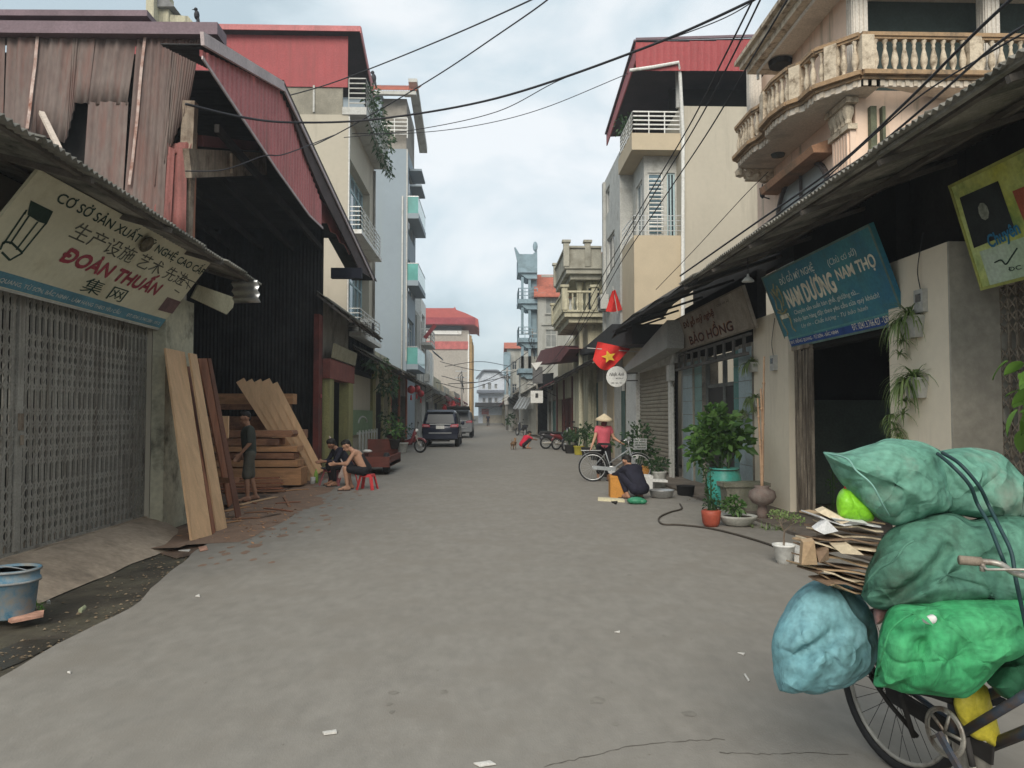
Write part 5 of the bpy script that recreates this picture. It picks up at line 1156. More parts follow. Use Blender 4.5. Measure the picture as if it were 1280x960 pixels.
# ================================================================== low shops along both sides
M_aw1 = M_tarp; M_aw2 = mat('dark_red_awning', (.16, .05, .05), var=.2); 
def shopfront(name, label, side, xf, y0, y1, h, wm, door=(.3, 2.6), dm=None, aw=None, awz=3.3, out=1.0, awm=M_tarp, pm=None, pil=2, leafm=None, sign=None):
    """low shop: wall with an opening, pilasters, recessed shutter or dark interior, and a lean-to awning"""
    s = -side; t = thing(name, label, 'shop', (xf, (y0+y1)/2, 0)); Wd = y1-y0
    mb = MB(); ops = [(door[0], Wd-door[0], .06, door[1])]
    if side < 0: wallgrid(mb, (xf, y0, 0), (0, 1, 0), Wd, h, ops, .35); 
    else: wallgrid(mb, (xf, y1, 0), (0, -1, 0), Wd, h, ops, .35)
    xb = xf+side*6; mb.poly([(xf, y0, 0), (xb, y0, 0), (xb, y0, h), (xf, y0, h)]); mb.poly([(xf, y1, 0), (xf, y1, h), (xb, y1, h), (xb, y1, 0)]); mb.poly([(xf, y0, h), (xb, y0, h), (xb, y1, h), (xf, y1, h)]); mb.build('wall', wm, t)
    d = dm or M_dark; x = xf+side*.3; b = MB(); b.box((x, y0+.2, 0), (x+side*.04, y1-.2, door[1]+.1)); sh = b.build('door', d, t)
    if dm is not None:
        n = max(2, int((Wd-2*door[0])/.8)); b = MB()
        for i in range(n+1): y = y0+door[0]+(Wd-2*door[0])*i/n; b.box((x-side*.03, y-.04, .06), (x, y+.04, door[1]))
        b.build('door_stile', d, sh)
    for i in range(pil):
        y = y0+.02+(Wd-.04)*i/max(1, pil-1); y = min(max(y, y0+.17), y1-.17)
        b = MB(); b.box((xf-side*.0, y-.15, 0), (xf-side*.09, y+.15, h-.3)); b.build('pilaster', pm or wm, t)
    if aw:
        if isinstance(aw, str) and aw == 'corr': awning(t, xf-side*out, xf, awz, awz+.5*out, y0+.05, y1-.05, awm, sheetw=1.1, pitch=.12, rafter=2)
        else:
            b = MB(); a = V((xf-side*out, y0+.05, awz)); c = V((xf-side*.02, y0+.05, awz+.55*out)); b.add([a, c, c+V((0, Wd-.1, 0)), a+V((0, Wd-.1, 0)), a+V((0, 0, .05)), c+V((0, 0, .05)), c+V((0, Wd-.1, .05)), a+V((0, Wd-.1, .05))], [(0,1,2,3),(7,6,5,4),(0,4,5,1),(1,5,6,2),(2,6,7,3),(3,7,4,0)]); b.add([a, a+V((0, Wd-.1, 0)), a+V((0, Wd-.1, -.2)), a+V((0, 0, -.2))], [(0, 1, 2, 3)])
            aa = b.build('awning', awm, t)
            b = MB(); b.bar(a, a+V((side*out, 0, -.6)), .04, .04); b.bar(a+V((0, Wd-.1, 0)), a+V((side*out, Wd-.1, -.6)), .04, .04); b.build('strut', M_darks, aa)
    return t
# left: between the shed and the blue house
YP = mat('yellow_green_plaster', (.30, .28, .12), var=.12, sc=1.5, dirt=(.18, .17, .09), damt=.4, dsc=1.5, streak=True)
t = thing('yellow_pillar_shop', 'small shop with yellow-green pillars and a red lintel next to the shed', 'shop', (-4.5, 23, 0))
for y0_, y1_ in ((21.5, 22.1), (24.4, 25.2)): b = MB(); b.box((-4.75, y0_, -.05), (-4.45, y1_, 2.6)); b.build('pillar', YP, t)
b = MB(); b.box((-4.78, 21.4, 2.6), (-4.42, 25.25, 3.15)); b.build('lintel', mat('brick_red_paint', (.23, .075, .06), var=.2), t)
b = MB(); b.prism([(-4.42, 21.5, 3.18), (-4.36, 21.5, 3.58), (-4.31, 21.5, 3.58), (-4.37, 21.5, 3.18)], (0, 3.6, 0)); b.build('signboard_blank', mat('cream_board', (.30, .27, .18), var=.2, sc=3), t)
b = MB(); b.box((-4.78, 21.4, 3.15), (-4.65, 31, 4.9)); b.build('wall', M_greyplas, t)
b = MB(); b.box((-6.5, 21.4, -.05), (-6.4, 25.3, 3)); b.box((-6.4, 25.2, -.05), (-4.7, 25.3, 3)); b.build('interior', M_dark, t)
b = MB(); b.box((-5.1, 22.1, .0), (-5.05, 23.3, 2.1)); b.build('door', mat('red_brown_door', (.16, .05, .035), var=.3), t)
awning(t, PX(445, 415, -3.7).x, -4.7, 4.2, 4.95, 20.9, 26.6, M_fibro, sheetw=1.1)
t = thing('green_panel_shop', 'dark shopfront with a green panel and white lattice fence behind the wooden cart', 'shop', (-4.6, 28, 0))
b = MB(); b.box((-4.8, 25.3, -.05), (-4.6, 25.9, 3.2)); b.box((-4.8, 30.4, -.05), (-4.6, 31, 3.2)); b.build('pilaster', YP, t)
b = MB(); b.box((-6.5, 25.3, 0), (-6.4, 31, 3.5)); b.box((-4.75, 25.3, 3.0), (-4.65, 31, 4.4)); b.build('interior', M_dark, t)
b = MB(); b.box((-4.7, 25.9, .9), (-4.6, 30.4, 1.75)); b.build('green_panel', mat('sage_panel', (.17, .24, .14), var=.15), t)
arcs = MB(); arcs.tube([(-4.59, 28+.9*math.cos(a), 1.3+.22*math.sin(a)) for a in [math.pi*k/12 for k in range(13)]], .03, 5); arcs.build('painted_arc', M_offw, t)
fb = MB(); fb.bar((-4.42, 25.9, .95), (-4.42, 30.2, .95), .05, .07); fb.bar((-4.42, 25.9, .3), (-4.42, 30.2, .3), .05, .07); fe = fb.build('lattice_fence', M_offw, t); p0 = None
p = MB(); p.box((-.02, -.07, 0), (.02, .07, .95))
for k in range(7):
    loc = V((-4.38, 26.1+k*.66, .1))-wt(fe)
    if p0 is None: p0 = p.build('picket', M_offw, fe, local=True); p0.location = loc
    else: inst(p0, loc)
awning(t, -3.55, -4.7, 3.35, 4.0, 26.2, 31.5, M_fibro, sheetw=1.2)
L = -4.7
shopfront('vine_shop', 'dark shop overgrown with vines under a brown awning, just beyond the cart', -1, L, 31, 36, 4.2, M_cream2, aw='corr', awz=3.3, out=1.3, awm=M_fibro, pil=3, pm=mat('patterned_yellow', (.36, .32, .18), var=.4, sc=4))
shopfront('salmon_shop', 'shop with a salmon pillar and red lanterns beside the parked dark car', -1, L, 36, 43.3, 4.0, M_greyplas, aw='corr', awz=3.2, out=1.2, awm=M_fibro, pil=3, pm=mat('salmon_paint', (.45, .16, .10), var=.12))
names = [('grey_shopfront', 'grey shop beyond the dark car with a blue canopy', M_greyw, M_tarp), ('white_shopfront', 'whitish two-storey shop with a cluttered roof left of the far road', M_white, M_fibrol), ('reddish_shopfront', 'low shop with red goods hung out, left side far down the street', M_cream2, M_aw2), ('cream_shopfront', 'cream low shop near the far end on the left', M_cream, M_tarp), ('dark_shopfront', 'last low dark shop on the left before the end house', M_greyplas, M_aw2)]
yy = [48.6, 56, 64, 74, 86, 103]
for k in range(5):
    hh = [8.2, 6.6, 4.8, 4.4, 4.2][k]
    shopfront(names[k][0], names[k][1], -1, [-4.7, -4.75, -4.7, -4.5, -4.0][k], yy[k], yy[k+1]-.1, hh, names[k][2], aw=True, awz=[3.2, 3.3, 3.0, 3.1, 3.0][k], out=1.1, awm=names[k][3], pil=3)
# details on the two-storey one
t = house('balcony_annex', 'narrow white building with messy balconies beyond the blue house', -1, -4.65, 52, 55.8, PX(533, 415, -4.7).z if False else 9.5, M_white, depth=5, front=[(1, 2, 6, 7.4, 2)], street=[(.6, 3, 4.4, 6.2, 2), (.6, 3, 7, 8.6, 2)])
rail(t, [(-4.65, 52.1, 6.5), (-4.0, 52.1, 6.5), (-4.0, 55.6, 6.5)], .9, M_white, nb=3, r=.04); b = MB(); b.box((-4.65, 52, 6.3), (-3.95, 55.8, 6.5)); b.build('balcony', M_offw, t)
b = MB(); p = PY(531, 430, 51.9); b.bar(p+V((0, 0, .4)), p+V((.7, 0, 1.3)), .25, .1, up=(0, 1, 0)); b.build('red_ornament', M_red, t)
mb = MB(); mb.corr(PX(540, 438, -4.2), PX(552, 448, -3.6)-PX(540, 438, -4.2), V((0, 2.5, .0)), .2, .04); tag(mb.build('blue_canopy', mat('blue_sheet', (.14, .2, .28)), None), 'tilted blue-grey sheet canopy over the far left shops', 'canopy')

# right: beyond the shutter shop
R_ = 4.6
M_beige = mat('beige_pillar', (.42, .35, .25), var=.08, dirt=(.3, .25, .18), damt=.3)
M_tealdk = mat('dark_teal_door', (.075, .12, .11), var=.15); M_brdoor = mat('red_brown_shutter', (.15, .045, .035), var=.25)
t = shopfront('teal_door_shop', 'shop with beige pillars and dark teal doors behind the woman with the bicycle', 1, R_+.02, 26.0, 42, 4.0, M_greyplas, dm=M_tealdk, aw='corr', awz=3.45, out=1.15, awm=M_darks, pil=0)
for k, (a, c_, m_, nm) in enumerate([(26.0, 28.0, M_tealdk, 'door_leaf'), (28.05, 29.6, M_beige, 'pillar'), (29.95, 32.0, M_beige, 'pillar'), (32.0, 34.6, M_tealdk, 'door_leaf'), (34.6, 37.8, M_shopwall, 'pillar'), (37.8, 42, M_brdoor, 'door_leaf')]):
    b = MB(); b.box((R_-(.06 if nm == 'pillar' else .0), a, 0), (R_+.02, c_, 2.95)); 
    if nm == 'door_leaf':
        for j in range(4): b.box((R_-.03, a+(c_-a)*j/4, 0), (R_, a+(c_-a)*j/4+.08, 2.9))
    else:
        for j in range(3): b.box((R_-.068, a, .9*j+.45), (R_-.06, c_, .9*j+.48))
    b.build(nm, m_, t)
shopfront('red_shutter_shop', 'shop with dark red-brown shutters and a red awning behind the parked motorbikes', 1, R_, 42, 52, 4.0, M_cream2, dm=M_brdoor, aw='corr', awz=3.3, out=1.3, awm=M_aw2, pil=3, pm=M_brdoor)
shopfront('green_door_shop', 'shop with pale teal doors left of the red-brown shutters', 1, R_, 52, 60, 4.2, M_greyplas, dm=mat('teal_door', (.13, .24, .21), var=.15), aw=True, awz=3.4, out=1.2, awm=M_tarp, pil=3, pm=M_offw)
shopfront('stained_shop', 'stained shop with a torn silver awning just beyond the utility pole', 1, 3.75, 60, 66, 4.4, M_greyplas, aw=True, awz=3.2, out=1.3, awm=M_fibro, pil=4)
shopfront('grey_shop_far', 'grey shop farther down on the right side beneath the grey block', 1, 3.2, 66, 74, 4.6, M_greyw, aw=True, awz=3.3, out=1.2, awm=M_fibrol, pil=4)
shopfront('dim_shop_far', 'dim low shop far down the right side', 1, 2.7, 74, 84, 4.2, M_greyplas, aw=True, awz=3.2, out=.9, awm=M_tarp, pil=4)
shopfront('last_shop_right', 'last low shop on the right before the end house', 1, 2.3, 94, 139, 4.4, M_cream2, aw=True, awz=3.2, out=.6, awm=M_aw2, pil=5)
# awning tails on the right: black sloping tarpaulin and the maroon one beneath it
b = MB(); b.prism([PX(u, v, 3.9) for u, v in [(718, 445), (765, 405), (790, 405), (790, 430), (740, 440)]], (.9, 0, 0)); tag(b.build('black_awning', mat('black_tarp', (.03, .028, .028)), None), 'black sloping awning sheet above the red flag', 'awning')
b = MB(); b.prism([PY(605+u, v, 43) for u, v in [(6, 0)]] if False else [PX(668, 456, 3.4), PX(676, 438, 3.4), PX(700, 432, 3.4), PX(712, 436, 3.4), PX(700, 452, 3.4)], (1.1, 0, 0)); tag(b.build('maroon_awning', M_aw2, None), 'small maroon awning above the hanging black cloth', 'awning')
b = MB(); b.prism([PX(u, v, 3.8) for u, v in [(673, 468), (691, 466), (690, 488), (682, 484)]], (.05, 0, 0)); tag(b.build('hanging_cloth', M_dark, None), 'black cloth hanging below the maroon awning', 'cloth')
mb = MB(); q = PY(646, 498, 58); mb.corr(PY(641, 511, 58), PY(658, 511, 58)-PY(641, 511, 58), PY(650, 496, 60)-PY(641, 511, 58), .25, .05); tag(mb.build('torn_awning', M_steel, None), 'torn silver sheet awning beyond the utility pole', 'awning')

# ================================================================== background: tower top behind the shed roof
t = thing('roof_tower', 'cream stair tower top showing above the purple ridge at the upper left', 'building', (-13, 32, 0))
p = PY(182, 30, 32); q = PY(193, -30, 32); b = MB(); b.box((p.x, 32, 5), (q.x, 34, q.z)); b.build('pier', M_cream2, t)
p = PY(193, 30, 32.5); q = PY(211, 6, 32.5); b = MB(); b.box((p.x, 32.5, 5), (q.x, 36, q.z)); b.build('wall', M_cream2, t)
b = MB(); p0 = PY(194, 8, 32.3); b.prism([PY(u, v, 32.3) for u, v in [(194, 8), (218, 8), (210, -2), (196, -2)]], (0, 3, 0)); b.build('cap', mat('grey_cap', (.2, .2, .2)), t)
b = MB(); b.prism([PY(u, v, 32.6) for u, v in [(210, 18), (235, 20), (245, 32), (210, 40)]], (0, 2, 0)); b.build('parapet', M_cream2, t)
b = MB(); p = PY(163, 30, 30); b.bar(p, PY(163, 16, 30), .03, .03, up=(0, 1, 0)); tag(b.build('antenna', M_cable, None), 'thin antenna rod above the purple ridge', 'antenna')
def bird(u, v, y, label):
    c = PY(u, v, y); k = y/22.; b = MB(); b.ball(c, .10*k, 8, 6, (.8, .9, 1.4)); b.ball(c+V((-.03*k, 0, .17*k)), .055*k, 8, 6); b.tube([c+V((-.07*k, 0, .17*k)), c+V((-.14*k, 0, .16*k))], [.02*k, .003], 5); b.tube([c+V((.03*k, 0, -.1*k)), c+V((.08*k, 0, -.26*k))], [.05*k, .02*k], 6)
    for s in (-1, 1): b.tube([c+V((.0, s*.03*k, -.1*k)), c+V((0, s*.03*k, -.22*k))], .008*k, 4)
    tag(b.build('bird', M_cable, None, smooth=True), label, 'bird')
bird(246, 19, 13.0, 'bird perched on the purple ridge at the upper left'); bird(467, 98, 43, 'bird perched on the tiled roof of the blue-grey house')

# ================================================================== cables
def cable(name, label, pts, r=.012, sag=0):
    P = [PY(u, v, y) for u, v, y in pts]; b = MB(); b.tube(curve_pts(P, 10), r, 6); return tag(b.build(name, M_cable, None, smooth=True), label, 'cable')
cable('cable', 'thick cable sagging across the street from the rusty shed to the top of the photo', [(232, 130, 10.4), (300, 146, 11.2), (365, 153, 12.5), (470, 149, 13), (620, 123, 12), (800, 62, 10.5), (945, -2, 9), (1050, -60, 8)], .018)
cable('cable', 'upper cable rising from the red rooftop screen to the top of the photo', [(340, 125, 22), (405, 107, 21), (470, 83, 20), (570, 42, 17), (672, -4, 14), (740, -40, 12)], .016)
cable('cable', 'second cable climbing past the tiled roof to the top centre of the photo', [(330, 205, 20), (400, 178, 20), (470, 140, 19), (550, 92, 17), (620, 45, 15), (684, 0, 13), (720, -35, 12)], .014)
cable('cable', 'thin cable running beneath the thick one to the right', [(430, 172, 25), (520, 162, 24), (620, 140, 22), (700, 100, 20), (800, 62, 18), (900, 25, 16), (960, -10, 14)], .012)
cable('cable', 'thin cable crossing low in front of the sky to the red-roofed beige house', [(440, 167, 26), (520, 166, 26), (600, 156, 25), (680, 135, 24.5), (785, 92, 23.3)], .012)
cable('cable', 'left one of the twin cables running down the street over the right-hand awnings', [(600, 515, 80), (660, 480, 60), (700, 440, 36), (745, 360, 26), (800, 262, 19), (860, 160, 14), (905, 72, 11), (945, -8, 9.5)], .014)
cable('cable', 'right one of the twin cables running down the street over the right-hand awnings', [(606, 515, 80), (664, 482, 58), (706, 440, 36), (752, 360, 26), (806, 262, 19), (868, 160, 14), (915, 72, 11), (956, -12, 9.5)], .014)
cable('cable', 'slack cable hanging beside the twin ones in front of the beige house', [(640, 490, 55), (690, 455, 40), (735, 400, 30), (775, 330, 24), (835, 240, 18), (885, 165, 14), (930, 90, 11.5), (990, -10, 9)], .014)
cable('cable', 'thick bundled cable along the edge of the right awning in front of the balustrade', [(850, 345, 13.2), (940, 282, 11), (1040, 212, 8.8), (1130, 130, 7.2), (1220, 40, 6), (1290, -25, 5.4)], .014)
cable('cable', 'second bundled cable along the right awning edge', [(930, 300, 11.3), (1010, 240, 9.3), (1080, 195, 8), (1160, 130, 6.9), (1240, 60, 5.8), (1300, 20, 5.2)], .012)
cable('cable', 'third looser cable along the right awning edge near the balustrade', [(990, 262, 9.8), (1080, 180, 8), (1150, 120, 7), (1230, 70, 6), (1300, 30, 5.3)], .008)
cable('cable', 'faint wire slanting across the beige house wall', [(820, 362, 20), (870, 310, 18), (930, 245, 16), (960, 215, 15)], .008)
for k, (p_) in enumerate([[(550, 452, 60), (590, 462, 62), (632, 466, 64)], [(552, 470, 55), (590, 478, 60), (640, 470, 64)], [(545, 478, 50), (590, 485, 60), (650, 462, 62)], [(556, 458, 60), (600, 452, 63), (638, 458, 66)], [(560, 480, 50), (610, 474, 55), (660, 440, 60)]]):
    cable('street_wire', ['highest', 'second', 'third', 'fourth', 'lowest'][k]+' of the thin wires crossing the far end of the street', p_, .025)['group'] = 'wires crossing the far end of the street'
# cable tangle on the shed post
cable('cable', 'loose wire looping off the weathered beam of the shed', [(232, 214, 11.9), (280, 212, 11.8), (330, 195, 12.2), (358, 192, 12.8), (420, 168, 15)], .01)

# utility pole with meter boxes
def pole(u, v, y, z, label, boxes=[], r=.14):
    p = PX(u, v, 0.1) if False else PY(u, v, y); t = thing('utility_pole', label, 'utility pole', (p.x, y, 0)); b = MB(); b.tube([(p.x, y, -.05), (p.x, y, z)], [r, r*.7], 10); b.build('shaft', mat('concrete_pole', (.30, .29, .27), var=.1, dirt=(.2, .19, .17)), t, smooth=True)
    for dz in (z-.4, z-1.0): b = MB(); b.box((p.x-.6, y-.05, dz), (p.x+.5, y+.05, dz+.1)); b.build('crossarm', M_steel, t)
    for (dx, z0_, z1_, wd) in boxes: b = MB(); b.box((p.x+dx, y-.35, z0_), (p.x+dx+wd, y-.12, z1_)); m_ = b.build('meter_box', M_offw, t)
    b = MB()
    for k in range(3): b.tube(curve_pts([(p.x+.1*k, y-.1, z-.4-.3*k), (p.x-.3+.2*k, y-1, z-1.0), (p.x+.2, y-.2, z-1.8-.3*k)], 6), .03, 5)
    o = b.build('wire_loops', M_cable, t); o['kind'] = 'stuff'
    return t
pole(665, 520, 61, 8.4, 'concrete utility pole with stacked white meter boxes on the right', [(-.35, 4.0, 5.0, .5), (-.35, 2.9, 3.9, .5), (.1, 3.3, 4.2, .45), (-.3, 2.0, 2.8, .4)])
pole(634, 520, 78, 6.4, 'farther utility pole at the right edge of the road', [(-.3, 2.6, 3.6, .5)])
pole(577, 520, 72, 6.0, 'thin utility pole on the left far down the street', [], r=.1)
b = MB(); c = PY(672, 469, 46); b.box((c.x-.3, 46, c.z-.5), (c.x+.3, 46.1, c.z+.5)); b.bar(c+V((0, .1, .9)), c+V((0, .1, .4)), .05, .05, up=(0, 1, 0)); tag(b.build('hanging_sign', mat('dark_grey_sign', (.12, .12, .12)), None), 'small dark sign hanging above the white triangular one', 'sign')
b = MB(); b.prism([PY(u, v, 45.9) for u, v in [(664, 454), (678, 452), (670, 463)]], (0, .08, 0)); tag(b.build('triangle_sign', M_white, None), 'white triangular shade sign near the utility pole', 'sign')
c = PY(671, 496, 44); b = MB(); b.box((c.x-.35, 44, c.z-.35), (c.x+.35, 44.15, c.z+.35)); sgn = tag(b.build('number_sign', M_white, None), 'small white sign with a dark figure on the wall left of the teal doors', 'sign')
b = MB(); b.box((c.x-.08, 43.98, c.z-.05), (c.x+.08, 44.0, c.z+.2)); b.build('figure', M_txk, sgn)
# ================================================================== things on the left
# bucket
bx, by = -3.62, 5.95; c = PZ(14, 770); t = thing('paint_bucket', 'scuffed blue plastic bucket at the left edge beside the ramp', 'bucket', c)
M_bkt = mat('scuffed_blue', (.09, .23, .34), var=.3, sc=7, bump=.05, rough=.6, dirt=(.25, .25, .23), damt=.75, dsc=7)
b = MB(); b.lathe([(.155, 0), (.16, .01), (.185, .27), (.20, .28), (.20, .30), (.188, .31), (.192, .36), (.203, .365), (.203, .38), (.18, .38), (.16, .03), (.01, .025)], c, 28); b.build('body', [M_bkt], t, smooth=True)
b = MB(); b.lathe([(.204, 0), (.206, .012), (.198, .02), (.196, 0)], c+V((0, 0, .275)), 28); b.lathe([(.204, 0), (.209, .01), (.2, .02), (.196, 0)], c+V((0, 0, .36)), 28); b.build('rim', mat('grey_plastic', (.26, .27, .27), var=.2, sc=8, dirt=(.15, .15, .14)), t, smooth=True)
b = MB(); b.tube([c+V((.2*math.cos(a), .2*math.sin(a), .33-.10*math.sin(a*1.0))) for a in [math.pi+.3+k*.2 for k in range(13)]], .004, 5); b.build('handle', M_steel, t)
def litter(name, label, cat, pts, m, z=.004, h=.012, crease=.015):
    mb = MB(); P = [PZ(u, v) for u, v in pts]; c = sum(P, V((0, 0, 0)))/len(P); n = len(P)
    top = [p+V((0, 0, z+h+rnd.uniform(0, crease))) for p in P]; cc = c+V((0, 0, z+h+crease)); low = [p+V((0, 0, z)) for p in P]
    vs = [cc]+top+low+[c+V((0, 0, z))]; fs = [(0, 1+i, 1+(i+1) % n) for i in range(n)]+[(1+i, 1+n+i, 1+n+(i+1) % n, 1+(i+1) % n) for i in range(n)]+[(1+2*n, 1+n+(i+1) % n, 1+n+i) for i in range(n)]
    mb.add(vs, fs); return tag(mb.build(name, m, None), label, cat)
M_paper = mat('litter_white', (.6, .58, .54), var=.15, sc=8, bump=.05); M_lpink = mat('litter_pinkish', (.45, .25, .18), var=.4, sc=10)
litter('litter', 'crumpled pinkish wrapper beside the blue bucket', 'litter', [(10, 778), (28, 770), (55, 767), (54, 772), (30, 777), (14, 780)], M_lpink)
litter('litter', 'small white scrap near the ramp corner behind the bucket', 'litter', [(58, 755), (62, 752), (63, 756)], M_paper)
litter('litter', 'pale leaf lying in the gutter beside the near road edge', 'leaf', [(98, 766), (106, 759), (108, 761), (102, 767)], mat('pale_leaf', (.3, .32, .2)))
for k, (pts, w_) in enumerate([([(403, 917), (420, 915), (421, 918), (405, 920)], 'white cigarette-sized scrap in the middle foreground of the road'), ([(244, 746), (249, 744), (250, 747)], 'tiny white scrap on the road left of centre near the gutter'), ([(768, 791), (775, 790), (775, 792)], 'tiny white scrap right of the road centre'), ([(930, 845), (932, 844), (937, 852), (935, 853)], 'pale sliver on the road left of the light blue sack'), ([(922, 817), (931, 818), (930, 820)], 'faint scrap on the road beside the light blue sack'), ([(84, 842), (88, 841), (88, 843)], 'speck of paper at the left road edge foreground'), ([(592, 956), (612, 953), (620, 957), (600, 960)], 'pale scrap at the very bottom of the photo'), ([(248, 685), (258, 683), (260, 688), (250, 690)], 'pink scrap on the dirt below the leaning boards'), ([(223, 689), (238, 688), (236, 690)], 'flat white scrap on the dirt below the leaning boards')]):
    litter('litter', w_, 'litter', pts, M_paper if k != 7 else M_lpink, h=.004, crease=.006)
for k in range(38):
    u = rnd.uniform(180, 330); v = rnd.uniform(640, 720); 
    if v < 700-.25*(u-180): pass
# leaning boards
def board4(name, label, tl, tr_, br, bl, xt, m, th=.028, cat='board', group=None, z0=0):
    A = PX(*tl, xt); B = PX(*tr_, xt); C_ = PZ(*br, z0); D = PZ(*bl, z0); n = (B-A).cross(D-A).normalized()
    if n.x < 0: n = -n
    mb = MB(); mb.prism([A, B, C_, D], -n*th); return tag(mb.build(name, m, None), label, cat, group)
board4('leaning_board', 'wide new pale board leaning on the cream pillar', (207, 435), (231, 440), (265, 669), (240, 676), -4.44, M_wood)
board4('leaning_board', 'narrow pale board leaning directly right of the wide one', (237, 441), (246, 443), (284, 660), (272, 664), -4.36, M_wood)
board4('leaning_board', 'thin pale lath between the wide and the narrow leaning boards', (234, 458), (237, 458), (270, 665), (266, 668), -4.47, M_wood2)
board4('leaning_board', 'dark reddish board leaning behind the pale ones', (248, 448), (263, 448), (292, 628), (286, 634), -4.45, M_wood2, th=.02)
board4('leaning_batten', 'thin brown batten leaning in front of the shed opening', (260, 448), (264, 448), (302, 645), (296, 648), -4.35, mat('brown_batten', (.16, .07, .045)), th=.02, cat='batten')
# fan of pale boards
tops = [(300, 475), (310, 476), (321, 476), (332, 475), (343, 479)]; bots = [(381, 600), (386, 600), (391, 599), (396, 594), (401, 590)]
words = ['leftmost', 'second', 'third', 'fourth', 'rightmost']
for k in range(5):
    T = PY(*tops[k], 17.75+.06*k); Bm = PY(*bots[k], 18.3-.05*k); Bm.z = max(.0, Bm.z); mb = MB(); mb.bar(T, Bm, .20 if k < 4 else .15, .022, up=(.2, -1, .1))
    tag(mb.build('fan_board', M_wood, None), words[k]+' pale board of the fan leaning over the timber stack', 'board', 'pale boards fanned over the timber stack')
mb = MB(); mb.bar(PY(350, 545, 17.9), PY(382, 590, 18), .16, .025, up=(.2, -1, .1)); tag(mb.build('short_board', M_timb2, None), 'short orange-brown board under the fan of pale boards', 'board')
# timber stack (beams lie square to the street)
rows = [(538, 547, 366, 0, M_timb), (548, 557, 348, 1, M_timb), (558, 565, 371, 2, M_timb2), (566, 574, 367, 3, M_timb), (575, 584, 372, 4, M_timb2), (585, 607, 376, 5, M_timb2)]
lab = ['topmost rounded timber of the stack behind the standing man', 'second timber from the top of the stack', 'third timber down, reaching farther out', 'fourth timber down in the stack', 'fifth timber down, above the thick lowest one', 'thick boxy timber at the bottom of the stack']
for v0, v1, ue, k, m in rows:
    a = PY(ue, v0, 17.0); b_ = PY(ue, v1, 17.0); mb = MB(); x1 = a.x; x0 = -7.2+.1*k; zb_, zt_ = b_.z+.008, a.z-.004
    n = 5; y1_ = 17.5+.06*(k % 3)
    if k == 0:
        pts = [(x0, 17.0, zb_), (x1-.04, 17.0, zb_), (x1, 17.0, (zb_+zt_)/2), (x1-.03, 17.0, zt_), (x0, 17.0, zt_)]
        mb.prism(pts, (0, .5, 0))
    else: mb.box((x0, 17.0+.02*(k % 2), max(zb_, .02)), (x1, y1_, zt_))
    tag(mb.build('timber', m, None), lab[k], 'timber', 'timbers stacked at the mouth of the shed')
for k, (u0, u1, v0, v1, y) in enumerate([(340, 366, 492, 505, 18.9), (362, 380, 537, 548, 18.6), (318, 342, 540, 549, 18.8), (345, 360, 505, 512, 18.9)]):
    a = PY(u0, v0, y); b_ = PY(u1, v1, y); mb = MB(); mb.box((a.x-1.5, y, b_.z), (b_.x, y+.4, a.z))
    tag(mb.build('timber', M_timb2 if k % 2 == 0 else M_timb, None), ['timber end high behind the fan of boards', 'timber end sticking out right of the fan of boards', 'timber lying behind the standing man', 'small timber end below the highest one'][k], 'timber', 'timbers on the rear stack in the shed')
b = MB(); b.box((-7.5, 18.6, 0), (-4.9, 19.3, 1.55)); tag(b.build('rear_stack', M_timb, None), 'dark rear stack of sawn timber under the fan boards', 'timber')
for k in range(6):
    a = PY(298+3*k, 606-2.6*k, 15.9+.1*k); mb = MB(); mb.bar(V((-6.0, a.y, .02+.045*k)), V((PY(352+rnd.uniform(-6, 4), 600, a.y).x, a.y+.1, .03+.045*k)), .14, .03)
    tag(mb.build('slat_plank', M_wood2 if k % 2 else M_timb, None), ['lowest', 'second', 'third', 'fourth', 'fifth', 'topmost'][k]+' thin dark plank of the low pile at the man\'s feet', 'plank', 'thin planks piled low before the timber stack')
mb = MB(); mb.box((-5.45, 14.9, 1.0), (-5.25, 14.95, 1.5)); 
mb = MB(); p = PY(278, 520, 13.2); q = PY(285, 548, 13.2); mb.box((p.x, 13.2, q.z), (q.x, 13.25, p.z)); tag(mb.build('pale_offcut', M_wood, None), 'small pale offcut standing behind the thin brown batten', 'board')
# stools / rough lumber left of the man
mb = MB(); 
for k in range(5): mb.bar(PZ(278+3*k, 600, .05+.1*k)+V((-1.2, 0, 0)), PZ(286+2*k, 600, .1+.1*k), .2, .09)
o = tag(mb.build('lumber_heap', M_timb, None), 'rough lumber heap in the shadow left of the standing man', 'lumber'); o['kind'] = 'stuff'; del o['category']; del o['label']
o['label'] = 'rough lumber heap in the shadow left of the standing man'
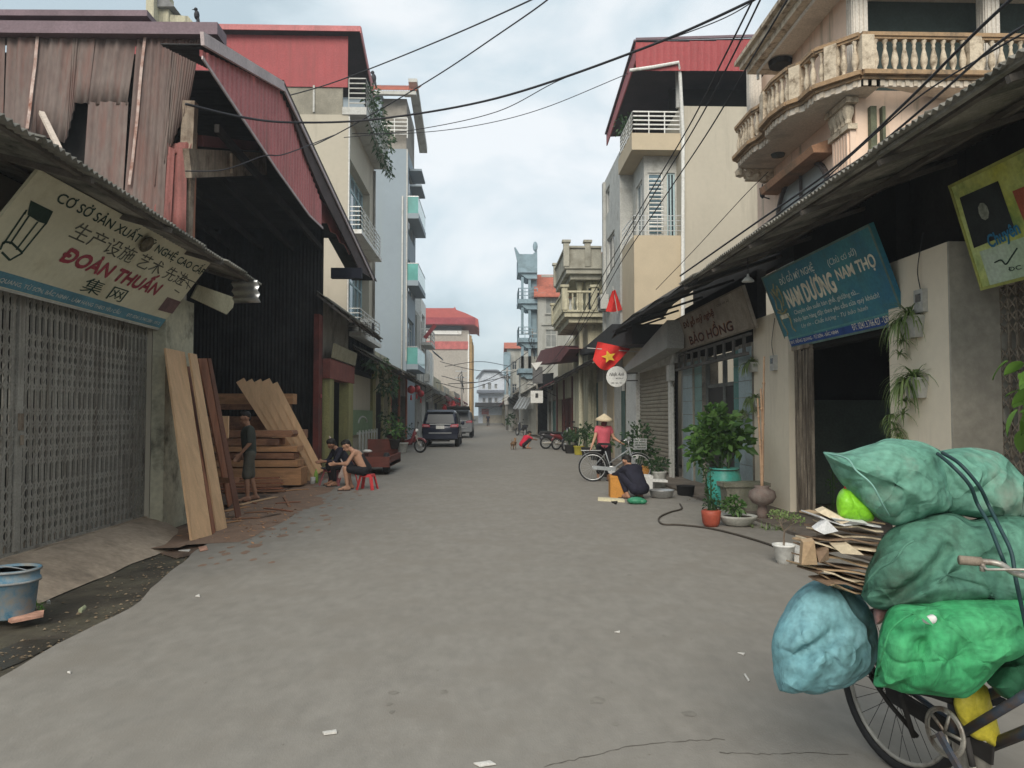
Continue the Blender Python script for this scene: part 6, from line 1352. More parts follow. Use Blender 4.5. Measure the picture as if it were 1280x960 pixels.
# scraps on the yard floor
sc_ = [((300, 632), (345, 622), .10, M_wood), ((281, 640), (310, 634), .10, M_timb2), ((305, 642), (345, 640), .06, M_timb), ((330, 636), (365, 640), .05, M_wood2), ((345, 630), (375, 628), .08, M_wood2), ((290, 650), (325, 648), .07, M_timb), ((350, 615), (385, 612), .07, M_timb2), ((325, 648), (350, 643), .06, M_dirt), ((318, 615), (360, 611), .06, M_timb), ((276, 656), (300, 652), .05, M_timb2), ((355, 622), (362, 634), .05, M_timb), ((296, 626), (320, 630), .05, M_wood2)]
for k, (a, b_, wd, m) in enumerate(sc_):
    mb = MB(); A = PZ(*a); B = PZ(*b_); mid = (A+B)/2+V((0, 0, .02)); pts = curve_pts([A+V((0, 0, .012)), mid, B+V((0, 0, .012))], 3)
    for p, q in zip(pts, pts[1:]): mb.bar(p, q, wd, .012)
    tag(mb.build('wood_scrap', m, None), ['long pale offcut nearest the standing man\'s feet', 'orange offcut at the foot of the thin brown batten', 'dark strip crossing below the standing man', 'thin reddish strip right of the crossing strips', 'reddish strip lying farther toward the seated men', 'dark strip nearest the road below the batten', 'orange offcut before the thick bottom timber', 'dust-coloured strip right of the batten foot', 'dark offcut under the low plank pile', 'orange offcut closest to the leaning boards', 'short dark offcut lying lengthwise to the street', 'reddish strip between the man\'s feet and the batten'][k], 'offcut', 'wood offcuts scattered on the dusty yard')
ch = MB()
for k in range(420):
    u = rnd.gauss(300, 45); v = rnd.gauss(638, 18)
    if not (220 < u < 440 and 606 < v < 690): continue
    p = PZ(u, v, .004); a = rnd.uniform(0, 6.3); L_ = rnd.uniform(.01, .05); d = V((math.cos(a), math.sin(a), 0))*L_; s_ = V((-d.y, d.x, 0))*.3; z = V((0, 0, rnd.uniform(.004, .02)))
    ch.add([p-d, p+s_, p+d+z, p-s_+z*.5], [(0, 1, 2), (0, 2, 3)])
o = ch.build('wood_chips', M_timb2, None); o['kind'] = 'stuff'; o['label'] = 'wood chips scattered over the dusty yard'
ch = MB()
for k in range(500):
    x = rnd.uniform(-4, 4.6); y = rnd.uniform(2.2, 20)
    p = V((x, y, .003)); a = rnd.uniform(0, 6.3); L_ = rnd.uniform(.002, .007); d = V((math.cos(a), math.sin(a), 0))*L_; s_ = V((-d.y, d.x, 0))*.6
    ch.add([p-d, p+s_, p+d, p-s_, p+V((0, 0, L_*.7))], [(0, 1, 4), (1, 2, 4), (2, 3, 4), (3, 0, 4)])
o = ch.build('road_grit', M_stain, None); o['kind'] = 'stuff'; o['label'] = 'fine grit and specks strewn over the concrete road'
# weeds by the gutter
mb = MB(); spider(mb, PZ(45, 756), 40, .09, w=.006, droop=.7); spider(mb, PZ(52, 760), 20, .06, w=.005); o = tag(mb.build('weed', M_leafb, None), 'small green weed tuft behind the blue bucket', 'weed')
mb = MB()
for k in range(9): spider(mb, PZ(rnd.uniform(8, 70), rnd.uniform(785, 795)), 6, .03, w=.004)

# red plastic stools, tray, bottle
M_redpl = mat('red_plastic', (.55, .045, .05), var=.06, bump=0, rough=.4, spec=.5); M_pinkpl = mat('faded_red_plastic', (.42, .13, .14), var=.1, bump=0, rough=.5)
def stool(label, loc, h, r, m, rz=0, tilt=0):
    t = thing('plastic_stool', label, 'stool', loc, rz); t.rotation_euler = (tilt, 0, rz)
    b = MB(); b.lathe([(.005, h-.03), (r*.72, h-.03), (r*.8, h-.06), (r*.86, h-.06), (r*.8, h), (.005, h)], (0, 0, 0), 4, squash=(1, 1)); b.build('seat', m, t, local=True)
    for k in range(4):
        a = math.pi/2*k; lg = MB(); c0 = V((r*.72*math.cos(a), r*.72*math.sin(a), h-.04)); c1 = V((r*1.1*math.cos(a), r*1.1*math.sin(a), 0)); lg.bar(c0, c1, .07, .02, up=(math.cos(a), math.sin(a), 0)); lg.build('leg', m, t, local=True)
    return t
p = PZ(417, 606); stool('faded red plastic stool used as a tea table', p, .36, .30, M_pinkpl, .5)
tr2 = thing('tea_tray', 'round tray with cups on the faded red stool', 'tray', p+V((0, 0, .36))); b = MB(); b.lathe([(.01, 0), (.26, 0), (.30, .03), (.29, .03), (.25, .01), (.01, .01)], p+V((0, 0, .362)), 20); b.build('dish', M_cable, tr2)
for k, (dx, dy, r_) in enumerate([(-.1, 0, .045), (.04, .05, .06), (.14, -.04, .04), (-.02, -.12, .035)]):
    b = MB(); b.lathe([(r_*.6, 0), (r_, .05), (r_*1.05, .08), (r_*.9, .08), (r_*.5, .01)], p+V((dx, dy, .373)), 10); tag(b.build('cup', M_white, None, smooth=True), ['leftmost white cup on the tea tray', 'white teapot-sized cup at the middle of the tea tray', 'rightmost white cup on the tea tray', 'front small cup on the tea tray'][k], 'cup')
p = PZ(395, 604); b = MB(); b.lathe([(.035, 0), (.05, .02), (.05, .2), (.03, .27), (.015, .3), (.015, .33)], p, 10); tag(b.build('green_bottle', mat('green_label', (.25, .42, .08), bump=0), None, smooth=True), 'yellow-green bottle standing by the foot of the boards', 'bottle')
p = PZ(391, 605); b = MB(); b.lathe([(.05, 0), (.06, .01), (.06, .16), (.05, .16), (.045, .02)], p, 10); tag(b.build('white_can', M_offw, None, smooth=True), 'white can standing left of the green bottle', 'can')
b = MB(); A = PY(412, 546, 18.2); B = PY(429, 580, 17.2); b.tube([A, B], .018, 6); b.prism([B, B+V((-.12, 0, -.3)), B+V((.18, 0, -.3))], (0, .05, 0)); tag(b.build('broom', mat('broom_handle', (.5, .4, .36)), None), 'long-handled broom leaning in the yellow pillar doorway', 'broom')

# wooden flat cart
cx = PZ(470, 595); t = thing('wooden_cart', 'reddish-brown wooden box cart on small tyres parked behind the seated men', 'cart', V((-3.1, 21.0, 0)))
M_cart = mat('cart_redwood', (.14, .045, .035), var=.3, sc=3, bump=.15, stretch=(1, 5, 5), dirt=(.08, .04, .03), damt=.4)
def cp_(u, v, y=20.3): return PY(u, v, y)
a = cp_(440, 571); b_ = cp_(487, 583)
b = MB(); b.box((a.x, 20.3, b_.z), (b_.x, 22.8, b_.z+.08)); b.build('bed', M_cart, t)
for (x0, y0, x1, y1) in ((a.x, 20.25, b_.x, 20.31), (a.x, 22.74, b_.x, 22.8), (a.x, 20.31, a.x+.05, 22.74), (b_.x-.05, 20.31, b_.x, 22.74)):
    b = MB(); b.box((x0, y0, b_.z-.02), (x1, y1, a.z)); b.build('side_board', M_cart, t)
a2 = cp_(440, 553); b = MB(); b.box((a.x, 22.9, b_.z), (b_.x-.1, 22.96, a2.z)); b.build('tall_end_board', M_cart, t)
for x in (a.x+.12, b_.x-.14):
    b = MB(); b.lathe([(.05, -.05), (.22, -.08), (.28, -.06), (.29, 0), (.28, .06), (.22, .08), (.05, .05)], (x, 20.75, .29), 20, ax=(1, 0, 0)); wl = b.build('wheel', M_black, t, smooth=True)
    b = MB(); b.lathe([(.01, -.06), (.14, -.06), (.16, 0), (.14, .06), (.01, .06)], (x, 20.75, .29), 14, ax=(1, 0, 0)); b.build('rim', M_gate, wl)
b = MB(); b.bar((a.x+.1, 20.75, .29), (b_.x-.1, 20.75, .29), .06, .06); b.bar((a.x+.2, 20.8, .34), (b_.x-.2, 21.3, .34), .1, .2); b.build('axle', M_darks, t)
p = cp_(459, 564, 22); mb = MB(); mb.ball(p, .1, 8, 5, (1.5, 1, .5)); tag(mb.build('sun_hat', M_white, None, smooth=True), 'small white cap lying on the wooden cart', 'cap')
def potplant(name, label, pc, prof, pm, crown, n, size, lm, cat='potted plant', stem=None, leafshape='leaf', droop=.3, clusters=None, seg=18, group=None):
    t = thing(name, label, cat, pc, group=group); b = MB(); b.lathe(prof, pc, seg); b.build('pot', pm, t, smooth=True)
    rt = max(r for r, z in prof); top = max(z for r, z in prof); b = MB(); b.lathe([(.005, 0), (rt*.86, 0), (rt*.86, .01), (.005, .02)], V(pc)+V((0, 0, top-.035)), seg); b.build('soil', mat('soil', (.05, .035, .025)), t)
    b = MB()
    for (c_, r_, n_) in (clusters or [(crown[0], crown[1], n)]): leaf_cluster(b, V(pc)+V(c_), r_, n_, size, droop, leafshape)
    o = b.build('foliage', lm, t); o['kind'] = 'stuff'
    b = MB()
    for (c_, r_, n_) in (clusters or [(crown[0], crown[1], n)]):
        for q in range(3): e = V(pc)+V(c_)+V((rnd.uniform(-.5, .5)*r_[0], rnd.uniform(-.5, .5)*r_[1], rnd.uniform(-.2, .5)*r_[2])); s0 = V(pc)+V((rnd.uniform(-.3, .3)*rt, rnd.uniform(-.3, .3)*rt, top-.02)); mdd = (s0+e)/2+V((rnd.uniform(-.05, .05), 0, 0)); b.tube(curve_pts([s0, mdd, e], 3), [.012]*4+[.008]*2+[.004], 5)
    b.build('stem', stem or M_leafd, t); return t
potP = [(.10, 0), (.11, .02), (.155, .24), (.17, .25), (.17, .29), (.15, .29), (.13, .2)]
potplant('potted_plant', 'leafy plant in a white pot in front of the dark motorbike', PZ(503, 566), [(r*1.5, z*1.5) for r, z in potP], M_offw, ((0, 0, .9), (.4, .4, .4)), 150, .16, M_leafd)
potplant('potted_plant', 'plant standing on the rear corner of the wooden cart', V((-2.75, 22.4, .6)), potP, M_darks, ((0, 0, .6), (.3, .3, .35)), 130, .12, M_leaf)
# vines hung over the vine shop
for k, (u0, v0, u1, v1, n) in enumerate([(476, 455, 492, 500, 260), (482, 500, 496, 545, 160), (462, 440, 480, 470, 160)]):
    a = PX(u0, v0, -3.9); b_ = PX(u1, v1, -3.9); mb = MB(); leaf_cluster(mb, (a+b_)/2, (.5, 1.6, abs(a.z-b_.z)/2), n, .18, .7); tag(mb.build('vine', M_leafd, None), ['large vine mass hanging under the left awnings', 'lower vine tail hanging to the height of the car', 'vine clump highest under the dark awning'][k], 'vine')
for k, (u, v) in enumerate([(514, 487), (521, 486), (526, 492)]):
    c_ = PX(u, v, -3.7); t = thing('red_lantern', ['left', 'middle', 'right'][k]+' one of the red lanterns hung above the salmon pillar', 'lantern', c_, group='red lanterns above the salmon pillar'); mb = MB(); mb.lathe([(.05, -.19), (.15, -.13), (.19, 0), (.15, .13), (.05, .19)], c_, 10); mb.build('shade', M_redpl, t, smooth=True)
    mb = MB(); mb.tube([c_-V((0, 0, .25)), c_-V((0, 0, .5))], [.03, .05], 6); mb.build('tassel', M_redpl, t)
for k, (u, v, s_) in enumerate([(563, 508, 1.), (572, 503, 1.2), (578, 511, .9), (556, 515, .8)]):
    c_ = PX(u, v, -3.6); mb = MB(); leaf_cluster(mb, c_, (.4*s_, 1.0*s_, .35*s_), 50, .5, .2); tag(mb.build('red_garland', M_redpl, None), ['red decorations above the far van', 'highest red decorations far down the left side', 'rightmost red decorations on the left side', 'small red decorations nearest the dark car'][k], 'decoration')

# ---- SUV seen from behind
def loft(mb, secs):
    n = len(secs[0]); vs = [p for s_ in secs for p in s_]; fs = []
    for i in range(len(secs)-1):
        for j in range(n): a = i*n+j; b = i*n+(j+1) % n; fs.append((a, a+n, b+n, b))
    fs.append(tuple(range(n))); fs.append(tuple(range((len(secs)-1)*n, len(secs)*n))[::-1]); return mb.add(vs, fs)
def suv(label, loc, rz, pm, open_tail=False, sc=1, name='parked_car'):
    t = thing(name, label, 'car', loc, rz); t.scale = (sc, sc, sc)
    def sec(y, w, z0, z1, zb=None):
        h = z1-z0; P = [(.0, z0), (w*.80, z0), (w*.97, z0+h*.14), (w, z0+h*.5), (w*.985, z0+h*.82), (w*.93, z1), (0, z1+.015)]
        return [V((x, y, z)) for x, z in P]+[V((-x, y, z)) for x, z in P[-2:0:-1]]
    b = MB(); loft(b, [sec(0.0, .80, .42, .98), sec(.06, .88, .36, 1.06), sec(.25, .915, .34, 1.10), sec(1.2, .92, .33, 1.08), sec(3.0, .92, .33, 1.06), sec(3.6, .91, .33, 1.04), sec(4.3, .86, .36, .95), sec(4.62, .74, .42, .80)]); b.build('body', pm, t, smooth=True, local=True)
    def csec(y, w0, w1, z0, z1): P = [(0, z0), (w0, z0), (w1+.02, z1-.12), (w1-.05, z1-.02), (0, z1)]; return [V((x, y, z)) for x, z in P]+[V((-x, y, z)) for x, z in P[-2:0:-1]]
    b = MB(); loft(b, [csec(.10, .84, .70, 1.05, 1.12), csec(.28, .86, .70, 1.05, 1.70), csec(.6, .87, .71, 1.05, 1.79), csec(1.8, .88, .72, 1.05, 1.81), csec(2.8, .88, .70, 1.04, 1.74), csec(3.55, .86, .66, 1.02, 1.10)]); b.build('cabin', pm, t, smooth=True, local=True)
    gm = glassmat('car_glass', (.03, .04, .05), .3); gm.node_tree.nodes['Principled BSDF'].inputs['Specular IOR Level'].default_value = .25
    b = MB(); b.prism([(-.70, .125, 1.16), (.70, .125, 1.16), (.60, .245, 1.60), (-.60, .245, 1.60)], (0, -.03, .006)); b.build('rear_window', gm, t, local=True)
    for s in (-1, 1):
        b = MB(); b.prism([(s*.885, .5, 1.12), (s*.885, 2.95, 1.12), (s*.77, 2.5, 1.66), (s*.77, .62, 1.66)], (s*.012, 0, 0)); b.build('side_window', gm, t, local=True)
        b = MB(); b.prism([(s*.50, -.02, .98), (s*.86, .04, .98), (s*.90, .10, 1.08), (s*.86, .06, 1.14), (s*.50, .0, 1.10)], (0, -.035, 0)); tl = b.build('tail_light', mat('tail_red', (.42, .06, .08), bump=0, rough=.2, spec=.7), t, local=True)
        b = MB(); b.box((s*.56, -.062, 1.02), (s*.80, -.05, 1.06)); b.build('clear_lens', mat('pinkish_lens', (.6, .4, .42), bump=0, rough=.2), tl, local=True)
        b = MB(); b.ball((s*1.0, 2.75, 1.16), .12, 10, 6, (.8, .6, 1)); b.bar((s*.88, 2.78, 1.12), (s*.98, 2.76, 1.14), .04, .05); b.build('mirror', pm, t, smooth=True, local=True)
        for y in (.85, 3.6):
            b = MB(); b.lathe([(.1, -.12), (.30, -.12), (.36, -.09), (.37, 0), (.36, .09), (.30, .12), (.1, .12)], (s*.80, y, .37), 22, ax=(1, 0, 0)); wl = b.build('wheel', M_black, t, smooth=True, local=True)
            b = MB(); b.lathe([(.01, 0), (.24, .0), (.25, .02), (.01, .03)], (s*.92-(.03 if s > 0 else 0), y, .37), 14, ax=(1, 0, 0)); b.build('rim', M_steel, wl, local=True)
    b = MB(); b.box((-.84, -.09, .42), (.84, .05, .60)); b.box((-.80, -.11, .56), (.80, -.02, .64)); b.build('bumper', pm, t, local=True)
    b = MB(); b.box((-.52, -.06, 1.10), (.52, -.03, 1.14)); b.box((-.55, -.118, .68), (.55, -.03, .715)); b.build('chrome_strip', M_steel, t, local=True)
    b = MB(); b.box((-.20, -.06, .90), (.20, -.035, 1.06)); pl = b.build('number_plate', M_white, t, local=True)
    b = MB(); b.prism([(-.66, .16, 1.70), (.66, .16, 1.70), (.64, .36, 1.80), (-.64, .36, 1.80)], (0, -.02, .03)); b.build('spoiler', pm, t, local=True)
    b = MB(); b.box((-.45, .0, .28), (.45, .5, .36)); b.tube([(-.35, -.05, .33), (-.35, .3, .33)], .035, 8); b.build('exhaust', M_darks, t, local=True)
    return t
M_navy = mat('car_navy', (.012, .016, .035), var=.1, bump=0, rough=.22, spec=.6, fine=0)
suv('dark navy off-roader seen from behind at the left kerb', V((-2.40, 37.5, 0)), 0, M_navy)
t = suv('grey van far beyond the dark car with its tailgate raised', V((-2.1, 52, 0)), 0, mat('car_grey', (.22, .23, .24), bump=0, rough=.3, fine=0), sc=1.05, name='parked_van')
b = MB(); b.prism([(-.75, .2, 1.78), (.75, .2, 1.78), (.72, -.95, 1.98), (-.72, -.95, 1.98)], (0, .02, .06)); b.build('raised_tailgate', M_darks, t, local=True)

# ---- motorbikes
def motorbike(label, loc, rz, bm, lean=.08, group=None):
    t = thing('motorbike', label, 'motorbike', loc, rz, group); t.rotation_euler = (lean, 0, rz)
    for x in (0, 1.24):
        b = MB(); ring = [(x+.25*math.cos(a), 0, .29+.25*math.sin(a)) for a in [2*math.pi*k/22 for k in range(23)]]; b.tube(ring, .042, 8, cap=False); wl = b.build('wheel', M_black, t, smooth=True, local=True)
        b = MB(); b.tube([(x+.205*math.cos(a), 0, .29+.205*math.sin(a)) for a in [2*math.pi*k/18 for k in range(19)]], .012, 5, cap=False)
        for k in range(10): a = 2*math.pi*k/10; b.tube([(x, 0, .29), (x+.2*math.cos(a), 0, .29+.2*math.sin(a))], .005, 4)
        b.lathe([(.01, -.05), (.06, -.05), (.06, .05), (.01, .05)], (x, 0, .29), 10, ax=(0, 1, 0)); b.build('rim', M_steel, wl, local=True)
        b = MB(); b.tube([(x+.31*math.cos(a), 0, .29+.31*math.sin(a)) for a in [math.pi*(.15+.7*k/8) for k in range(9)]], .05, 6, flat=1); b.build('mudguard', bm, t, smooth=True, local=True)
    b = MB(); b.tube([(1.24, .06, .29), (1.06, .06, .75)], .025, 6); b.tube([(1.24, -.06, .29), (1.06, -.06, .75)], .025, 6); b.tube([(0, .07, .29), (.5, .07, .4)], .025, 6); b.tube([(0, -.07, .29), (.5, -.07, .4)], .025, 6); b.build('fork', M_gate, t, local=True)
    b = MB(); loft(b, [[V((x, w*.5, z0)), V((x, w, (z0+z1)/2)), V((x, w*.6, z1)), V((x, -w*.6, z1)), V((x, -w, (z0+z1)/2)), V((x, -w*.5, z0))] for x, w, z0, z1 in [(-.35, .05, .66, .74), (-.1, .12, .56, .76), (.3, .13, .42, .74), (.6, .10, .30, .52), (.85, .10, .34, .60), (1.0, .12, .55, .95), (1.08, .07, .8, 1.0)]]); b.build('bodywork', bm, t, smooth=True, local=True)
    b = MB(); loft(b, [[V((x, w, z0)), V((x, w, z0+.05)), V((x, w*.6, z1)), V((x, -w*.6, z1)), V((x, -w, z0+.05)), V((x, -w, z0))] for x, w, z0, z1 in [(-.3, .08, .74, .83), (0, .13, .74, .84), (.35, .12, .72, .80), (.5, .06, .70, .76)]]); b.build('seat', M_black, t, smooth=True, local=True)
    b = MB(); b.tube(curve_pts([(.98, .32, .98), (1.02, .2, 1.02), (1.03, 0, .98), (1.02, -.2, 1.02), (.98, -.32, .98)], 4), .016, 6); hb = b.build('handlebar', M_black, t, local=True)
    for s in (-1, 1): b = MB(); b.tube([(1.0, s*.24, 1.02), (1.02, s*.3, 1.2)], .008, 5); b.ball((1.02, s*.3, 1.24), .06, 8, 6, (.3, 1, .7)); b.build('mirror', M_black, hb, local=True)
    b = MB(); b.ball((1.1, 0, .93), .09, 10, 7, (.8, 1, .9)); b.build('headlight', M_white, t, smooth=True, local=True)
    b = MB(); b.lathe([(.02, 0), (.04, .05), (.045, .5), (.02, .52)], (-.2, -.13, .3), 8, ax=(1, 0, 0)); b.lathe([(.1, -.1), (.12, 0), (.1, .1)], (.5, 0, .32), 10, ax=(0, 1, 0)); b.build('engine', M_gate, t, local=True)
    return t
M_mred = mat('bike_maroon', (.16, .03, .035), bump=0, rough=.3, spec=.6, fine=0); M_mblk = mat('bike_black', (.025, .025, .03), bump=0, rough=.3, spec=.6, fine=0)
motorbike('maroon motorbike parked beside the dark car on the left', V((-4.05, 32.6, 0)), -.35, M_mred, .05)
motorbike('black motorbike on the right, closest to the child in red', V((2.6, 35.6, 0)), .2, M_mblk, .1, 'motorbikes parked before the red-brown shutters')
motorbike('maroon motorbike between the other two before the red-brown shutters', V((3.0, 34.6, 0)), .5, M_mred, .1, 'motorbikes parked before the red-brown shutters')
motorbike('dark motorbike closest to the potted plants on the right', V((3.25, 33.2, 0)), .9, M_mblk, .1, 'motorbikes parked before the red-brown shutters')
motorbike('dark motorbike under the far left awnings', V((-3.6, 62, 0)), .2, M_mblk, .1)
motorbike('dark motorbike leaning under the far right awnings', V((2.6, 57, 0)), 2.0, M_mblk, .1)

# ================================================================== things on the right
# flags
def flag(label, pts, star, y0, pole):
    t = thing('flag', label, 'flag', PY(*pole[0])); b = MB(); b.tube([PY(*pole[0]), PY(*pole[1])], .014, 6); b.build('pole', M_offw, t)
    n, m_ = 18, 12; (tl, tr_, br, bl) = pts; vs = []
    for i in range(n+1):
        for j in range(m_+1):
            s, q = i/n, j/m_; u = (tl[0]*(1-s)+tr_[0]*s)*(1-q)+(bl[0]*(1-s)+br[0]*s)*q; v = (tl[1]*(1-s)+tr_[1]*s)*(1-q)+(bl[1]*(1-s)+br[1]*s)*q+9*q*math.sin(math.pi*s)*(1 if star else .2)
            vs.append(PY(u, v, y0+.07*math.sin(s*9+q*2)+.05*q))
    fs = [(i*(m_+1)+j, i*(m_+1)+j+1, (i+1)*(m_+1)+j+1, (i+1)*(m_+1)+j) for i in range(n) for j in range(m_)]
    k = len(vs); b = MB(); b.add(vs+[v+V((0, .006, 0)) for v in vs], fs+[tuple(x+k for x in f)[::-1] for f in fs]); cl = b.build('cloth', mat('flag_red', (.62, .035, .03), var=.08, sc=3, bump=.05, rough=.8), t, smooth=True)
    if star:
        c = star; P = []
        for q in range(10): a = math.pi/2+q*math.pi/5+.25; r_ = 9.5 if q % 2 == 0 else 4.2; P.append(PY(c[0]+r_*math.cos(a), c[1]-r_*.85*math.sin(a), y0-.09))
        cc = PY(c[0], c[1], y0-.09); b = MB(); b.add([cc]+P+[p+V((0, .004, 0)) for p in P], [(0, 1+q, 1+(q+1) % 10) for q in range(10)]+[(1+q, 11+q, 11+(q+1) % 10, 1+(q+1) % 10) for q in range(10)]); b.build('star', mat('flag_yellow', (.75, .48, .05), bump=0), t)
    return t
flag('red flag with a yellow star hanging over the street beside the round sign', [(747, 427), (788, 436), (768, 457), (741, 450)], (761, 446), 23.0, [(734, 435, 23.1), (812, 441, 23.0)])
flag('small folded red flag on a thin staff above the awnings', [(765, 364), (769, 362), (778, 387), (757, 389)], None, 26.5, [(766, 358, 26.5), (772, 392, 26.5)])
# bulb lamp under the awning
c = PX(935, 349, 3.9); t = thing('hanging_lamp', 'white enamel lamp shade hanging between the brown and the blue signs', 'lamp', c); b = MB(); b.lathe([(.09, -.04), (.088, -.02), (.05, .02), (.02, .04), (.015, .08), (.005, .08)], c, 18); b.build('shade', M_white, t, smooth=True); b = MB(); b.tube([c+V((0, 0, .08)), c+V((0, 0, .32))], .006, 5); b.build('cord', M_cable, t)
# wall planters
def planter(label, u, v, x, ln, n, sz=.13, m=None, hang=0):
    sz *= 1.25; ln *= 1.15; n = int(n*1.3)
    c = PX(u, v, x); t = thing('wall_planter', label, 'planter', c); b = MB(); b.prism([c+V((-.14, -sz, sz*.7)), c+V((-.14, sz, sz*.7)), c+V((-.09, sz*.7, -sz*.7)), c+V((-.09, -sz*.7, -sz*.7))], (.14, 0, 0)); b.build('box', m or M_offw, t)
    b = MB(); spider(b, c+V((-.08, 0, sz*.7)), n, ln, w=.015); spider(b, c+V((-.13, .1, sz*.5)), n//2, ln*1.2, droop=1.8, w=.015)
    for k in range(hang): spider(b, c+V((-.1, .15+rnd.uniform(-.1, .1), -.15-.15*k)), 26, ln*.6, w=.012)
    o = b.build('leaves', M_leafs, t); o['kind'] = 'stuff'; return t
planter('upper white wall planter with a spider plant on the cream pillar', 1146, 409, 4.9, .34, 90, .14, hang=2)
planter('lower white wall planter with arching leaves on the cream pillar', 1151, 485, 4.9, .36, 90, .13, hang=2)
planter('small white planter with ferny leaves high on the narrow pillar', 945, 459, 4.9, .22, 80, .10)
planter('small planter with drooping leaves lower on the narrow pillar', 949, 503, 4.9, .24, 80, .09, hang=1)
planter('green plant hanging from the tiled pillar by the door', 933, 520, 4.84, .2, 80, .06, hang=1)
b = MB(); c = PX(1122, 520, 4.86)
for k in range(4): spider(b, c+V((-.05, rnd.uniform(-.1, .1), -.08*k)), 24, .24, droop=1.4)
tag(b.build('hanging_plant', M_leafs, None), 'loose spider plant tuft hanging below the lower white planter', 'plant')
# big bush in teal jar
pc = PZ(905, 634); jar = [(.15, 0), (.2, .03), (.29, .2), (.31, .38), (.28, .56), (.24, .64), (.255, .68), (.22, .68), (.2, .6)]
M_jar = mat('teal_glaze', (.05, .30, .25), var=.12, sc=2, bump=.05, rough=.4, dirt=(.10, .25, .2), damt=.3)
potplant('jar_bush', 'large leafy bush in a teal jar before the tiled shop door', pc, jar, M_jar, None, 0, .17, M_leaf, clusters=[((-.05, .1, 1.28), (.55, .5, .36), 520), ((-.38, .05, .95), (.3, .3, .4), 220), ((.25, .1, 1.15), (.35, .35, .32), 240), ((-.1, 0, 1.6), (.3, .3, .18), 110)])
pc = PZ(889, 658); potplant('potted_sapling', 'thin dark sapling in a small terracotta pot', pc, [(.09, 0), (.12, .05), (.135, .16), (.14, .22), (.11, .24), (.1, .2)], mat('terracotta', (.34, .075, .045), var=.15, rough=.5), None, 0, .06, M_leafd, clusters=[((0, 0, .42), (.13, .13, .25), 120), ((-.05, 0, .75), (.1, .1, .2), 70), ((.05, 0, .3), (.15, .12, .1), 70)])
pc = PZ(922, 657); potplant('bowl_plant', 'green plant in a low white stone bowl', pc, [(.14, 0), (.2, .03), (.27, .12), (.28, .15), (.24, .15), (.2, .1)], mat('stone_white', (.42, .42, .38), var=.2, dirt=(.2, .2, .17), damt=.5), None, 0, .08, M_leaf, clusters=[((-.05, 0, .3), (.2, .15, .14), 220)])
# stone trough
c = PZ(934, 641); b = MB(); b.prism([(c.x-.25, c.y+.15, 0), (c.x+.35, c.y+.15, 0), (c.x+.4, c.y+.15, .42), (c.x-.3, c.y+.15, .42)], (0, .4, 0)); b.box((c.x-.34, c.y+.12, .40), (c.x+.44, c.y+.6, .47)); tag(b.build('stone_trough', mat('old_stone', (.22, .21, .17), var=.35, sc=4, bump=.4, dirt=(.1, .11, .07), damt=.6), None), 'weathered stone trough between the teal jar and the stone jar', 'trough')
# jar on pedestal with tall sticks
c = PZ(953, 648); t = thing('stick_jar', 'round stone jar on a foot holding tall bare bamboo sticks', 'jar', c); b = MB(); b.lathe([(.09, 0), (.08, .12), (.06, .2), (.15, .24), (.21, .33), (.19, .42), (.1, .47), (.12, .5), (.08, .5)], c, 18); b.build('jar', mat('brown_grey_glaze', (.20, .15, .13), var=.3, sc=4, dirt=(.3, .28, .25), damt=.4), t, smooth=True)
for k, (dx, dz, bend) in enumerate([(-.05, 1.45, .03), (.06, 2.1, -.03), (.0, 1.6, .02)]):
    b = MB(); pts = curve_pts([c+V((0, 0, .4)), c+V((dx+bend, 0, .4+dz*.5)), c+V((dx, 0, .4+dz))], 5); b.tube(pts, [.022-.0008*i for i in range(len(pts))], 6)
    for q in range(2, len(pts), 3): b.ball(pts[q], .026, 6, 4)
    b.build('stick', mat('bamboo_pink', (.46, .30, .19), var=.2), t, smooth=True)
# white pot with bare bonsai
pc = PZ(980, 704); t = thing('bonsai_pot', 'small bare-branched bonsai in a white plastic pot on the pavement edge', 'potted plant', pc); b = MB(); b.lathe([(.07, 0), (.075, .03), (.085, .035), (.11, .18), (.122, .185), (.122, .205), (.1, .205), (.09, .16)], pc, 20); b.build('pot', M_white, t, smooth=True)
b = MB(); br = MB()
def branch(p, d, L_, r, k):
    q = p+d*L_; br.tube([p, (p+q)/2+V((rnd.uniform(-1, 1), rnd.uniform(-1, 1), 0))*L_*.08, q], [r, r*.85, r*.65], 5, cap=False)
    if k == 0: leaf_cluster(b, q, (.05, .05, .05), 8, .028, .1); return
    for _ in range(3 if k > 1 else 2): branch(q, (d+V((rnd.uniform(-.9, .9), rnd.uniform(-.9, .9), rnd.uniform(-.2, .6)))).normalized(), L_*.62, r*.6, k-1)
branch(pc+V((0, 0, .18)), V((.05, 0, 1)).normalized(), .16, .012, 4)
br.build('branches', M_oldwood, t); o = b.build('leaves', M_leafs, t); o['kind'] = 'stuff'
